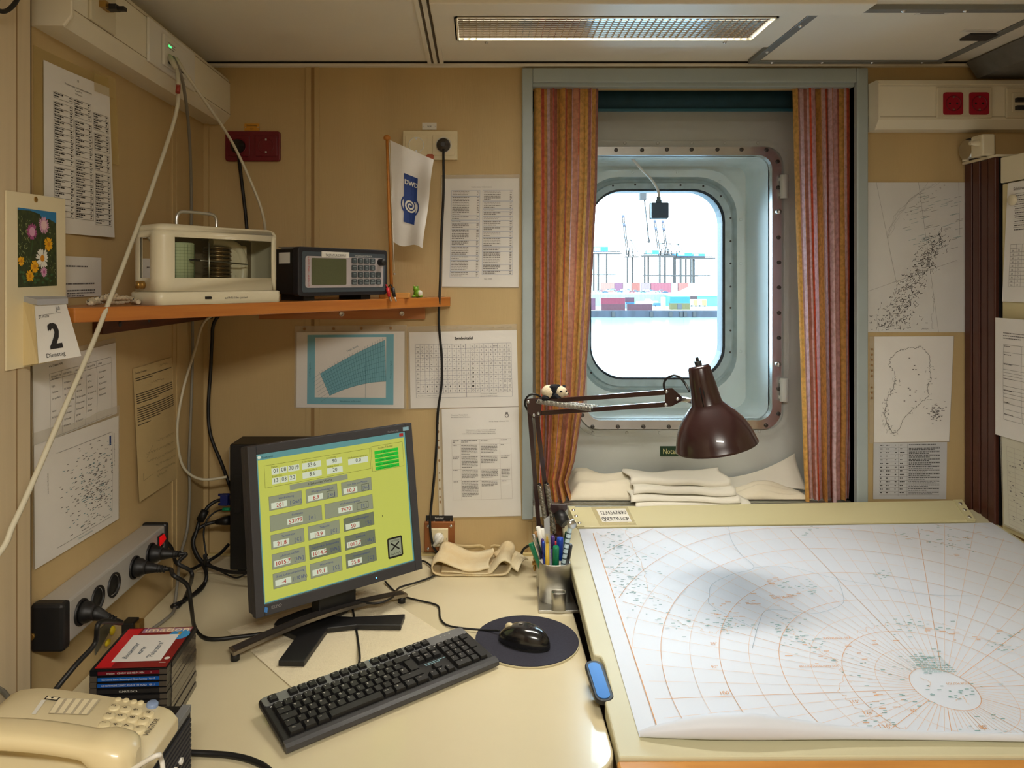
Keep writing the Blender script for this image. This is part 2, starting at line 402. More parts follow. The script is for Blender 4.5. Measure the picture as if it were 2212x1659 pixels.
# ------------------------------------------------------------------ louvred ceiling light (its lamp shines through a mirror louvre)
M_louver = mat('mirror_louver', (205, 205, 205), .1, 1)
def ceiling_or_fill_light(X0, X1, Y0, Y1, label, power, full=True):
    t = thing('ceiling_or_fill_light', label, 'light', ((X0+X1)/2, (Y0+Y1)/2, ZC), group=None)
    fz = ZC-.012
    ox0, ox1, oy0, oy1 = X0-.05, X1+.06, Y0-.05, Y1+.055
    # housing plate with a hole
    o = MB()
    for a in ((ox0, X0, oy0, oy1), (X1, ox1, oy0, oy1), (X0, X1, oy0, Y0), (X0, X1, Y1, oy1)): o.bb(*a, fz, ZC+.004)
    o.build('frame', M_ceil, t)
    MB().bb(ox0-.0, ox1+.09, oy0-.07, oy0-.002, ZC-.030, ZC+.004).build('housing_lip', M_ceil, t, bevel=.003)
    MB().bb(X0, X1, Y0, Y1, ZC+.068, ZC+.07).build('reflector', M_white, t)
    o = MB()
    o.bb(X0-.004, X0, Y0, Y1, fz, ZC+.068); o.bb(X1, X1+.004, Y0, Y1, fz, ZC+.068); o.bb(X0, X1, Y0-.004, Y0, fz, ZC+.068); o.bb(X0, X1, Y1, Y1+.004, fz, ZC+.068)
    o.build('inner_wall', M_white, t)
    r = MB()
    for a in ((X0, X0+.004, Y0, Y1), (X1-.004, X1, Y0, Y1), (X0, X1, Y0, Y0+.003), (X0, X1, Y1-.004, Y1)): r.bb(*a, fz-.003, fz+.004)
    r.build('louver_rim', mat('louver_rim', (245, 240, 220), .3), t)
    ld = bpy.data.lights.new('lamp_or_fill', 'AREA'); ld.shape = 'RECTANGLE'; ld.size = (X1-X0)*.94; ld.size_y = (Y1-Y0)*.8
    ld.energy = power; ld.color = LAMP_COLOR
    lo = bpy.data.objects.new('lamp_or_fill', ld); COL.objects.link(lo); lo.location = ((X0+X1)/2, (Y0+Y1)/2, ZC+.06 if full else ZC-.034)
    if not full:                                      # glowing cover of the added fill light, below the ceiling
        MB().bb(X0-.02, X1+.02, Y0-.02, Y1+.02, ZC-.032, ZC-.012).build('fill_cover', mat('fill_glow', (240, 240, 236), .5, emit=(255, 244, 220), estr=3), t, bevel=.004)
        return t
    n, m = 46, 12
    l = MB()
    for i in range(1, n):
        x = X0+(X1-X0)*i/n; a = .0004; c = .0036   # wedge blades, wider at the top, so the lamp stays hidden from the side
        l.hexa([(x-a, Y0, fz), (x+a, Y0, fz), (x+a, Y1, fz), (x-a, Y1, fz), (x-c, Y0, fz+.013), (x+c, Y0, fz+.013), (x+c, Y1, fz+.013), (x-c, Y1, fz+.013)])
    for i in range(1, m):
        y = Y0+(Y1-Y0)*i/m
        l.hexa([(X0, y-a, fz), (X1, y-a, fz), (X1, y+a, fz), (X0, y+a, fz), (X0, y-c, fz+.013), (X1, y-c, fz+.013), (X1, y+c, fz+.013), (X0, y+c, fz+.013)])
    l.build('louver', M_louver, t, kind='stuff')
    for x, y in ((X0+.07, Y0-.016), (X1-.08, Y0-.016), (X0+.07, Y1+.016), (X1-.06, Y1+.016)):
        MB().lathe([(0, -.004), (.003, -.0035), (.005, -.001), (.005, 0)], (x, y, fz), n=10).build('screw', M_chrome, t)
    return t
ceiling_or_fill_light(*LIGHTS[0], 'ceiling light with long mirrored louver above the window', LAMP_POWER[0])
ceiling_or_fill_light(*LIGHTS[1], 'added fill light behind the viewer, out of view', LAMP_POWER[1], full=False)  # unseen lamp added behind the camera to brighten the walls

# ------------------------------------------------------------------ ceiling access hatch
q = [onZ(x, y, ZC) for x, y in ((1609, 132.5), (2039, 130), (2230, 40), (1772, 13))]
hx0 = (q[0].x+q[3].x)/2; hx1 = q[1].x; hy1 = q[0].y; hy0 = q[3].y
t = thing('ceiling_hatch', 'white ceiling access hatch with a grey metal rim', 'hatch', ((hx0+hx1)/2, (hy0+hy1)/2, ZC))
o = MB(); wd = .022
for a in ((hx0, hx0+wd, hy0, hy1), (hx1-wd, hx1, hy0, hy1), (hx0+wd, hx1-wd, hy0, hy0+wd), (hx0+wd, hx1-wd, hy1-wd, hy1)): o.bb(*a, ZC-.007, ZC+.004)
o.build('rim', mat('hatch_rim', (138, 142, 140), .45, .3), t, bevel=.001)
MB().bb(hx0+wd+.002, hx1-wd-.002, hy0+wd+.002, hy1-wd-.002, ZC-.004, ZC+.003).build('panel', M_ceil, t)
for i in range(4):
    for y in (hy0+wd/2, hy1-wd/2):
        MB().lathe([(0, -.004), (.003, -.003), (.005, 0)], (hx0+.06+i*(hx1-hx0-.12)/3, y, ZC-.007), n=10).build('screw', M_chrome, t)
for y in (hy0+.1, hy1-.1):
    MB().lathe([(0, -.004), (.003, -.003), (.005, 0)], (hx0+wd/2, y, ZC-.007), n=10).build('screw', M_chrome, t)
p = onZ(2115, 78, ZC-.004); MB().bb(p.x-.035, p.x+.03, p.y-.022, p.y+.018, ZC-.010, ZC-.004).build('latch', M_dark, t, bevel=.001)
for px, py, ww in ((2015, 28, .07), (2118, 66, .085)):
    p = onZ(px, py, ZC-.004); MB().bb(p.x-ww/2, p.x+ww/2, p.y-.009, p.y+.009, ZC-.0052, ZC-.004).build('label_plate', M_white, t)
    mb = MB(); mb.bb(p.x-ww*.4, p.x+ww*.35, p.y-.002, p.y+.001, ZC-.0056, ZC-.0052); mb.build('lettering', M_ink2, t)

# ------------------------------------------------------------------ grey ceiling beam at the right
a = at(2087, 141, YB-.02)
b = MB(); b.hexa([(a.x+.03, -1.7, 2.045), (a.x+.2, -1.7, 2.045), (a.x+.2, YB-.02, 2.045), (a.x+.03, YB-.02, 2.045), (a.x, -1.7, ZC), (a.x+.2, -1.7, ZC), (a.x+.2, YB-.02, ZC), (a.x, YB-.02, ZC)])
struct(b.build('trim_7', mat('beam_steel', (112, 112, 108), .5, var=.1, scale=40)))

# ------------------------------------------------------------------ the window
WI = thing('window_1', 'ship window in a grey steel niche with rounded porthole', None, ((NX0+NX1)/2, YB, NZ0), kind='structure')
YS = 2.15                                             # niche back plate
fx0, fx1 = at(1127, 0, YB).x, at(1869, 0, YB).x; fz1 = at(0, 150, YB).z; fz0 = at(0, 1119, YB).z
o = MB()
for a in ((fx0, NX0, fz0, fz1), (NX1, fx1, fz0, fz1), (NX0, NX1, NZ1+.003, fz1)): o.bb(a[0], a[1], YB-.016, YB+.03, a[2], a[3])
o.build('frame', M_grey, WI, bevel=.003)
MB().bb(NX0, NX1, YB-.004, YB+.02, NZ1-.006, NZ1+.02).build('pelmet', M_grey, WI, bevel=.002)
o = MB()
o.bb(NX0-.012, NX0, YB, YS, NZ0-.03, NZ1+.03); o.bb(NX1, NX1+.012, YB, YS, NZ0-.03, NZ1+.03)
o.bb(NX0-.012, NX1+.012, YB+.02, YS, NZ1+.02, NZ1+.035)
o.build('niche_lining', M_grey, WI)
MB().bb(NX0+.001, NX1-.001, YB-.012, YS, NZ0-.03, NZ0).build('sill', M_steel, WI)
for i in range(3): MB().bb(NX0, NX1, YB-.011+i*.014, YB-.003+i*.014, NZ0, NZ0+.004).build('sill_rail', M_alu, WI)
fy = lambda Y: (lambda x, z, d: Vector((x, Y+d, z)))
def rl(x0, x1, y0, y1, r, Y, n=8):                    # rounded loop from photo pixels at depth Y
    a = at(x0, y1, Y); c = at(x1, y0, Y); return [Vector((x, Y, z)) for x, z in rr(a.x, c.x, a.z, c.z, r*Y/F, n)]
outer = [Vector((x, YS, z)) for x, z in rr(NX0-.012, NX1+.012, NZ0-.03, NZ1+.035, .0005, 8)]
def flat(L): return [Vector((p.x, YS, p.z)) for p in L]
hole = flat(rl(1268, 1668, 335, 908, 30, 2.13))
MB().loops([outer, hole], smooth=False).build('steel_plate', M_steel, WI)
o = MB(); o.loops([flat(rl(1236, 1704, 304, 943, 62, YS)), [p+Vector((0, -.006, 0)) for p in flat(rl(1237, 1703, 305, 942, 62, YS))], [p+Vector((0, -.006, 0)) for p in flat(rl(1250, 1690, 318, 928, 40, YS))]], smooth=False)
o.build('flange', M_steel, WI)
o = MB()
A = rl(1251, 1688, 317, 927, 42, 2.13); H = rl(1268, 1668, 335, 908, 30, 2.13)
o.loops([[p+Vector((0, .02, 0)) for p in A], A, H, [p+Vector((0, .03, 0)) for p in H]], smooth=False)
o.build('ring', M_chrome, WI)
def sh(L, Y): return [Vector((p.x, Y, p.z)) for p in L]
YT = 2.34
G = rl(1277, 1560, 413, 815, 68, YT)
o = MB(); o.loops([sh(H, 2.15), sh(H, YT)], smooth=True)
o.loops([sh(H, YT), rl(1244, 1606, 366, 868, 90, YT), sh(rl(1244, 1606, 366, 868, 90, YT), YT-.008), sh(rl(1252, 1590, 383, 848, 84, YT), YT-.008)], smooth=False)
o.build('tunnel', M_tunnel, WI)
o = MB(); a = rl(1252, 1590, 383, 848, 84, YT)
o.loops([sh(a, YT-.008), sh(rl(1255, 1584, 389, 842, 82, YT), YT+.004), sh(rl(1260, 1580, 394, 837, 80, YT), YT+.004), sh(rl(1262, 1577, 397, 833, 78, YT), YT-.014), sh(rl(1273, 1564, 409, 819, 70, YT), YT-.010)], smooth=False)
o.build('outer_frame', mat('outer_frame_paint', (176, 196, 198), .4, var=.12, scale=30), WI)
o = MB(); o.loops([sh(rl(1273, 1564, 409, 819, 70, YT), YT-.0101), sh(G, YT-.002), sh(G, YT+.05)], smooth=False)
o.build('gasket', mat('gasket_rubber', (30, 48, 60), .5, var=.5, scale=160), WI)
MB().quad(*reversed(sh(G, YT+.012))).build('pane', glassmat('window_glass'), WI)
MB().quad(*reversed(sh(H, 2.142))).build('pane', glassmat('inner_glass', (.97, .99, 1)), WI)
# hull side around the outer pane keeps daylight out of the gap between the shells
o = MB(); o.loops([[Vector((x, YT+.05, z)) for x, z in rr(NX0-.3, NX1+.3, .3, 2.6, .001, 8)], sh(G, YT+.05)], smooth=False); o.build('hull_plate', M_white, WI)
o = MB(); o.loops([outer, [Vector((x, YT+.05, z)) for x, z in rr(NX0-.012, NX1+.012, NZ0-.03, NZ1+.035, .0005, 8)]], smooth=False); o.build('insulation', M_dark, WI)
scr = MB(); scr.lathe([(0, -.003), (.004, -.0025), (.0058, -.0005), (.006, .001)], (0, 0, 0), (0, -1, 0), n=10)
scr.lathe([(0, -.003), (.004, -.0025), (.0058, -.0005), (.006, .001)], (0, 0, 0), (0, 1, 0), n=10)
cnt = []
def screws(pts, Y, s, m, nm='screw'):
    for px, py in pts:
        p = at(px, py, Y)
        c = MB(Matrix.Translation(p)); c.lathe([(.0062*s, .002), (.006*s, -.0015), (.004*s, -.003), (.0015*s, -.0022), (0, -.0022)], (0, 0, 0), (0, 1, 0), n=10)
        c.build(nm, m, WI)
M_screw = mat('screw_dark', (86, 84, 82), .35, .8)
screws([(1331, 324), (1387, 324), (1441, 323), (1494, 323), (1550, 323), (1602, 323), (1656, 324), (1680, 349), (1681, 405), (1682, 513), (1683, 567), (1683, 621), (1683, 676), (1683, 730), (1682, 840), (1682, 894), (1655, 919), (1445, 922), (1390, 922), (1335, 922), (1280, 922), (1258, 897), (1257, 843), (1600, 921), (1545, 922)], 2.128, 1.0, M_screw)
screws([(1350, 309), (1421, 309), (1494, 309), (1566, 309), (1637, 309), (1281, 935), (1354, 935), (1425, 935), (1640, 932)], 2.143, .8, M_steel)
screws([(1324, 401), (1372, 399), (1470, 400), (1519, 402), (1557, 424), (1578, 471), (1578, 521), (1578, 569), (1578, 619), (1578, 665), (1578, 714), (1577, 761), (1277, 805)], YT-.0125, .55, M_dark)
screws([(1367, 372), (1463, 372), (1555, 392), (1600, 474), (1600, 569), (1600, 759)], YT-.009, .8, M_tunnel)
for py in (403, 842):                                 # hinges
    o = MB(); p = at(1694, py, 2.12); o.cyl(p+Vector((0, 0, -.035)), p+Vector((0, 0, .035)), .012, n=14)
    o.bb(p.x-.012, p.x+.016, 2.12, 2.15, p.z+.018, p.z+.028); o.bb(p.x-.012, p.x+.016, 2.12, 2.15, p.z-.028, p.z-.018)
    o.build('hinge', M_steel, WI, bevel=.001)
for px, py in ((1683, 457), (1682, 787)):
    p = at(px, py, 2.11); MB().lathe([(0, -.006), (.006, -.005), (.008, 0), (.008, .012), (.004, .02)], p, (0, 1, 0), n=14).build('knob', M_chrome, WI)
# curtain rail
o = MB(); p = at(1500, 186, YB+.035); o.bb(NX0, NX1, YB+.028, YB+.044, p.z-.004, p.z+.004); o.build('curtain_rail', M_alu, WI)
for px in (1478, 1487):
    MB().lathe([(.003, -.002), (.0065, -.002), (.0065, .002), (.003, .002), (.003, -.002)], at(px, 186, YB+.026), (0, 1, 0), n=14).build('glider', M_white, WI)

# roller blind
z0, z1 = at(0, 238, YB+.09).z, at(0, 190, YB+.09).z
t = thing('roller_blind', 'dark teal roller blind pulled up under the pelmet', 'blind', ((NX0+NX1)/2, YB+.09, z0))
MB().grid(lambda u, v: (NX0+.004+u*(NX1-NX0-.008), YB+.09+.002*math.sin(9*u), z1+(z0-z1)*v), 24, 2).build('fabric', mat('blind_fabric', (20, 62, 78), .75, var=.12, scale=30), t, solid=.001)
MB().bb(NX0+.004, NX1-.004, YB+.084, YB+.096, z0-.004, z0+.003).build('bottom_bar', mat('blind_bar', (30, 90, 108), .4), t)
MB().cyl((NX0+.004, YB+.1, z1+.03), (NX1-.004, YB+.1, z1+.03), .028, n=18).build('roller', mat('blind_fabric', (20, 62, 78), .75), t)

# curtains: stripes run along the cloth, pleats fold it
def stripemat():
    m = bpy.data.materials.new('striped_curtain_cloth'); m.use_nodes = True; nt = m.node_tree; b = nt.nodes['Principled BSDF']
    b.inputs['Roughness'].default_value = .85
    uv = nt.nodes.new('ShaderNodeTexCoord'); sep = nt.nodes.new('ShaderNodeSeparateXYZ'); fr = nt.nodes.new('ShaderNodeMath'); fr.operation = 'FRACT'
    mu = nt.nodes.new('ShaderNodeMath'); mu.operation = 'MULTIPLY'; mu.inputs[1].default_value = 2.6
    nt.links.new(uv.outputs['UV'], sep.inputs[0]); nt.links.new(sep.outputs[0], mu.inputs[0]); nt.links.new(mu.outputs[0], fr.inputs[0])
    cr = nt.nodes.new('ShaderNodeValToRGB'); cr.color_ramp.interpolation = 'CONSTANT'; e = cr.color_ramp.elements
    stops = [(0, (226, 180, 100)), (.22, (182, 130, 116)), (.28, (222, 190, 192)), (.36, (206, 96, 66)), (.41, (220, 166, 94)), (.5, (176, 122, 108)), (.56, (232, 206, 212)), (.66, (204, 144, 112)), (.76, (218, 92, 62)), (.8, (216, 172, 174)), (.88, (184, 114, 98)), (.93, (226, 178, 104))]
    e[0].position = 0; e[0].color = (*lin(stops[0][1]), 1); e[1].position = stops[1][0]; e[1].color = (*lin(stops[1][1]), 1)
    for p, c in stops[2:]: x = e.new(p); x.color = (*lin(c), 1)
    nt.links.new(fr.outputs[0], cr.inputs[0])
    nz = nt.nodes.new('ShaderNodeTexNoise'); nz.inputs['Scale'].default_value = 95; nz.inputs['Detail'].default_value = 5
    nt.links.new(uv.outputs['Object'], nz.inputs['Vector'])
    mx = nt.nodes.new('ShaderNodeMix'); mx.data_type = 'RGBA'; mx.blend_type = 'MULTIPLY'; mx.inputs['Factor'].default_value = .55
    c2 = nt.nodes.new('ShaderNodeValToRGB'); c2.color_ramp.elements[0].position = .35; c2.color_ramp.elements[0].color = (.7, .64, .55, 1); c2.color_ramp.elements[1].position = .6; c2.color_ramp.elements[1].color = (1.25, 1.25, 1.25, 1)
    nt.links.new(nz.outputs['Fac'], c2.inputs[0]); nt.links.new(cr.outputs[0], mx.inputs['A']); nt.links.new(c2.outputs[0], mx.inputs['B'])
    nt.links.new(mx.outputs['Result'], b.inputs['Base Color'])
    tr = nt.nodes.new('ShaderNodeBsdfTranslucent'); ms = nt.nodes.new('ShaderNodeMixShader'); ms.inputs[0].default_value = .4
    nt.links.new(mx.outputs['Result'], tr.inputs[0]); out = nt.nodes['Material Output']
    nt.links.new(b.outputs[0], ms.inputs[1]); nt.links.new(tr.outputs[0], ms.inputs[2]); nt.links.new(ms.outputs[0], out.inputs[0])
    return m
M_curt = stripemat()
def interp(tab, y):
    for (a, p), (b, q) in zip(tab, tab[1:]):
        if y <= b: return p+(q-p)*(y-a)/(b-a)
    return tab[-1][1]
def curtain(lt, rt, label, seed, flip):
    rnd = random.Random(seed); ph = [rnd.uniform(0, 6) for _ in range(4)]
    n = 5
    def fn(u, v):
        y = 184+v*(1086-184)
        a, b = interp(lt, y), interp(rt, y)
        fold = .016*math.sin(n*2*PI*u+ph[0]+.6*math.sin(2.2*v+ph[2]))+.007*math.sin(2.7*n*PI*u+ph[1]+1.3*v)
        if v < .03: fold *= .8
        fold *= .8+.5*v
        if v > .9: fold += (v-.9)*.10*math.sin(11*u+ph[3])
        xx = a+(b-a)*(u+.055*math.sin(n*4*PI*u+2*ph[0])*.5)
        p = at(xx, y, YB+.020+fold); p.x = min(max(p.x, NX0+.001), NX1-.001); p.z = max(p.z, NZ0+.006+.004*math.sin(9*u)); return p
    o = MB(); o.grid(fn, 130, 40)
    return o.single('curtain', label, 'curtain', M_curt, group='curtains in the window niche')
curtain([(0, 1153), (184, 1153), (700, 1156), (1000, 1158), (1086, 1158), (2000, 1158)], [(0, 1292), (184, 1291), (400, 1288), (650, 1275), (850, 1262), (1000, 1240), (1040, 1226), (1086, 1238), (2000, 1238)], 'striped orange curtain at the side of the panda lamp', 3, 0)
curtain([(0, 1713), (184, 1714), (500, 1722), (800, 1732), (1000, 1738), (1086, 1742), (2000, 1742)], [(0, 1842), (184, 1841), (700, 1843), (900, 1843), (1000, 1840), (1086, 1840), (2000, 1840)], 'striped orange curtain beside the pinned map sheets', 11, 1)

# sensor box hanging in the window
YD = 2.30
p = at(1424, 455, YD)
t = thing('window_sensor', 'small grey sensor box hanging on a cable inside the porthole', 'sensor', at(1424, 472, YD))
a, b = at(1406, 472, YD), at(1443, 438, YD)
MB().bb(a.x, b.x, YD-.012, YD+.03, a.z, b.z).build('housing', mat('sensor_grey', (70, 92, 112), .5), t, bevel=.003)
MB().bb(a.x-.0015, b.x+.0015, YD+.012, YD+.016, a.z-.0015, b.z+.0015).build('lid_seam', M_white, t)
q = at(1424, 436, YD); MB().lathe([(.010, -.004), (.010, .006), (.007, .007), (.007, .016), (.005, .018)], q+Vector((0, .008, 0)), n=12).build('gland', mat('gland_grey', (120, 140, 150), .4), t)
MB().tube(smooth_path([at(1424, 426, YD+.005), at(1420, 408, YD), at(1405, 385, YD-.03), at(1385, 365, YD-.08), at(1366, 343, 2.2)]), .0042).build('cable', M_white, t)

# emergency exit sign
P = Patch(at(1426, 964, YS-.002), at(1496, 964, YS-.002), at(1496, 985, YS-.002), at(1426, 985, YS-.002))
t = thing('exit_sign', 'small green emergency exit sign under the porthole', 'sign', P.pt(.5, 1))
MB().hexa([P.pt(0, 1), P.pt(1, 1), P.pt(1, 1, -.0015), P.pt(0, 1, -.0015), P.pt(0, 0), P.pt(1, 0), P.pt(1, 0, -.0015), P.pt(0, 0, -.0015)]).build('plate', mat('sign_green', (18, 62, 34), .4), t)
MB().ptext(P, .5, .78, 'Notausgang', .0165, sx=.74).build('lettering', mat('sign_cream', (226, 222, 160), .5), t)
# ------------------------------------------------------------------ harbour outside
YQ, ZW = 365.0, -17.5
ZQ = at(0, 672, YQ).z
M_water = mat('harbour_water', (126, 140, 146), .12, bump=.5, scale=.25, stretch=(.3, 1, 1))
struct(MB().bb(-900, 1200, 4, YQ, ZW-.5, ZW).build('water', M_water))
struct(MB().bb(-900, 1500, YQ, 3500, ZQ-.3, ZQ).build('ground_quay', mat('quay_concrete', (190, 188, 182), .8, var=.08, scale=.05)))
q = struct(MB().bb(-300, 500, YQ-1, YQ, ZW-.2, ZQ+.3).build('wall_quay', mat('quay_wall', (40, 46, 56), .8, var=.3, scale=.4, stretch=(1, 1, .2))))
for px in (1325, 1407, 1449, 1471, 1480, 1500):
    p = at(px, 678, YQ-1.2); MB().bb(p.x-.8, p.x+.8, YQ-1.6, YQ-1, ZW+.3, ZQ-.2).build('fender', M_black, q)
def ext(name, label, cat, x0, x1, y0, y1, Y, depth, rgb, group=None, ridges=0):
    a, b = at(x0, y1, Y), at(x1, y0, Y)
    t = thing(name, label, cat, ((a.x+b.x)/2, Y, a.z), group=group)
    m = mat('paint_%d_%d_%d' % rgb, rgb, .6)
    MB().bb(a.x, b.x, Y, Y+depth, a.z, b.z).build('body', m, t)
    if ridges:
        o = MB(); n = ridges; w_ = (b.x-a.x)/n
        for i in range(n): o.bb(a.x+(i+.2)*w_, a.x+(i+.7)*w_, Y-.12, Y, a.z+.15, b.z-.15)
        o.build('corrugation', m, t)
        e = MB()
        for z in (a.z, b.z-.2): e.bb(a.x, b.x, Y-.16, Y, z, z+.2)
        e.build('rail', m, t)
    return t
Q = lambda zx, zy: (1270+zx/3.687, 400+zy/3.687)
def cont(label, zx0, zx1, zy0, zy1, Y, rgb, rid=22):
    (x0, y0), (x1, y1) = Q(zx0, zy0), Q(zx1, zy1); return ext('shipping_container', label, 'container', x0, x1, y0, y1, Y, 2.5, rgb, 'containers on the quay', rid)
cont('crimson shipping container on top of a brown one on the quay', 105, 295, 897, 947, 366, (96, 12, 36))
t = cont('brown shipping container under the crimson one on the quay', 108, 296, 947, 998, 366, (66, 20, 32))
cont('single low brown shipping container by the quay edge', 314, 514, 947, 998, 366, (60, 20, 32))
cont('plum shipping container stacked on a teal one', 296, 371, 893, 933, 372, (62, 26, 44), 10)
cont('teal shipping container under the plum one', 300, 371, 933, 985, 372, (32, 84, 108), 10)
cont('purple container end cut off by the curtain', 24, 61, 900, 997, 366, (76, 34, 54), 5)
cont('sky blue container stacked on an olive one', 653, 812, 890, 940, 366, (30, 96, 128))
o = cont('olive container with a dark emblem under the sky blue one', 655, 813, 940, 992, 366, (84, 76, 38))
p = at(*Q(730, 966), 365.85); MB().bb(p.x-1.1, p.x+1.1, 365.7, 365.85, p.z-1.3, p.z+1.3).build('emblem', M_dark, o)
cont('dark brown container behind the yellow trucks', 815, 871, 884, 912, 372, (50, 30, 34), 8)
cont('beige container standing on end of the blue stack', 590, 619, 893, 992, 367, (150, 118, 94), 4)
for i, (a, b, c) in enumerate(((106, 210, (124, 80, 70)), (216, 278, (88, 46, 66)), (280, 345, (136, 116, 96)), (352, 416, (110, 54, 44)), (425, 495, (104, 84, 104)), (503, 660, (104, 44, 54)), (665, 715, (118, 120, 138)), (720, 800, (126, 64, 56)), (800, 1010, (140, 108, 108)))):
    (x0, y0), (x1, y1) = Q(a, 779), Q(b, 826)
    ext('shipping_container', ['pale red', 'violet', 'sand coloured', 'rust coloured', 'lilac', 'wine red', 'pale blue', 'brick coloured', 'dusty pink'][i]+' container in the distant row below the cranes', 'container', x0, x1, y0, y1+8, 650, 4, c, 'distant container row', 6)
# delivery trucks
for i, (a, b) in enumerate(((815, 871), (876, 945))):
    (x0, y0), (x1, y1) = Q(a, 910), Q(b, 958)
    t = ext('truck', ['white and yellow truck nearer the stacked containers', 'white and yellow truck beside the blue hall'][i], 'truck', x0, x1, y0, y1, 368, 2.4, (226, 222, 206), 'parked trucks')
    u = at(x0+(x1-x0)*.45, y1, 367.9); v_ = at(x1, y0, 367.9)
    MB().bb(u.x, v_.x, 367.8, 368, u.z, v_.z-.4).build('tail_door', mat('truck_yellow', (214, 180, 60), .5), t)
    for f_ in (.2, .8):
        c = at(x0+(x1-x0)*f_, y1+1, 368); MB().cyl(c+Vector((0, -.1, 0)), c+Vector((0, .3, 0)), .55, n=12).build('wheel', M_black, t)
# white hall with a pitched roof
a = [at(*Q(x, y), 430) for x, y in ((640, 985), (1090, 985), (1090, 880), (650, 880))]
t = thing('warehouse', 'white roofed warehouse with a pale blue wall on the quay', 'building', a[0])
MB().hexa([a[0], a[1], a[1]+Vector((0, 40, 0)), a[0]+Vector((0, 40, 0)), a[3], a[2], a[2]+Vector((0, 40, 0)), a[3]+Vector((0, 40, 0))]).build('wall', mat('hall_blue', (60, 140, 160), .6), t)
r0, r1 = at(*Q(860, 785), 450), at(*Q(1090, 778), 450)
MB().add([a[3]+Vector((0, -1, 0)), a[2]+Vector((0, -1, 0)), r1, r0], [(0, 1, 2, 3)]).build('roof', mat('hall_roof', (236, 236, 232), .5), t, solid=.4)
# boat on a trailer, small vehicles
a, b = at(*Q(405, 945), 375), at(*Q(560, 915), 375)
t = thing('motor_boat', 'pale yellow and white boat parked behind the low brown container', 'boat', ((a.x+b.x)/2, 375, a.z))
L = []
for i in range(7):
    f_ = i/6; x = a.x+(b.x-a.x)*f_; wd = .9*math.sin(PI*min(1, .25+f_*.75))+.1; zt = b.z-.8+f_*.3
    L.append([Vector((x, 375-wd, zt)), Vector((x, 375-wd*.5, a.z+.2)), Vector((x, 375+wd*.5, a.z+.2)), Vector((x, 375+wd, zt))])
MB().loops(L, True, True, True, False).build('hull', mat('boat_yellow', (226, 210, 150), .5), t)
MB().hexa([(a.x+3, 374.5, b.z-.7), (a.x+7, 374.5, b.z-.6), (a.x+7, 375.5, b.z-.6), (a.x+3, 375.5, b.z-.7), (a.x+3.6, 374.6, b.z+.5), (a.x+6, 374.6, b.z+.5), (a.x+6, 375.4, b.z+.5), (a.x+3.6, 375.4, b.z+.5)]).build('cabin', M_white, t)
def car(label, zx, zy, Y, rgb):
    p = at(*Q(zx, zy), Y); t = thing('parked_car', label, 'car', p, group='cars in the harbour car park')
    m = mat('paint_%d_%d_%d' % rgb, rgb, .4)
    b = MB(); b.bb(p.x-2, p.x+2, Y-.8, Y+.8, p.z+.3, p.z+.9); b.build('body', m, t)
    b = MB(); b.hexa([(p.x-1.3, Y-.75, p.z+.9), (p.x+1.2, Y-.75, p.z+.9), (p.x+1.2, Y+.75, p.z+.9), (p.x-1.3, Y+.75, p.z+.9), (p.x-.8, Y-.6, p.z+1.5), (p.x+.8, Y-.6, p.z+1.5), (p.x+.8, Y+.6, p.z+1.5), (p.x-.8, Y+.6, p.z+1.5)]); b.build('cabin', M_dark, t)
    for s_ in (-1.2, 1.2):
        MB().cyl((p.x+s_, Y-.85, p.z+.33), (p.x+s_, Y-.6, p.z+.33), .33, n=10).build('wheel', M_black, t)
rc = random.Random(5)
cnames = ['white', 'sky blue', 'red', 'dark blue', 'silver', 'slate grey', 'cream', 'navy']
cols = [(226, 228, 230), (110, 150, 180), (160, 60, 60), (40, 60, 80), (180, 186, 190), (90, 110, 120), (214, 214, 208), (60, 90, 130)]
for i in range(20):
    car(cnames[i % 8]+' small car in the harbour car park behind the containers', 45+i*30+rc.uniform(-2, 2), 846+rc.uniform(-6, 16), 470+rc.uniform(-6, 6), cols[i % 8])
g = MB(); a, b = at(*Q(30, 892), 440), at(*Q(612, 866), 440); g.bb(a.x, b.x, 440, 441, ZQ, b.z)
g.single('green_fence', 'pale green mesh fence along the car park', 'fence', mat('fence_green', (96, 130, 96), .7, var=.3, scale=1.5, stretch=(3, 1, .2)))
for i, (zx, zy, w_, c) in enumerate(((435, 930, 3, (236, 236, 236)), (560, 940, 2.5, (50, 90, 120)), (480, 958, 2.4, (30, 40, 60)))):
    p = at(*Q(zx, zy+28), 374); t = thing('delivery_van', ['white', 'blue', 'dark'][i]+' van parked between the container stacks', 'van', p)
    MB().bb(p.x-w_, p.x+w_, 374, 376, p.z+.35, p.z+2.1).build('body', mat('paint_%d_%d_%d' % c, c, .5), t, bevel=.2)
    for s_ in (-.6, .6): MB().cyl((p.x+w_*s_, 373.8, p.z+.4), (p.x+w_*s_, 374.2, p.z+.4), .4, n=10).build('wheel', M_black, t)
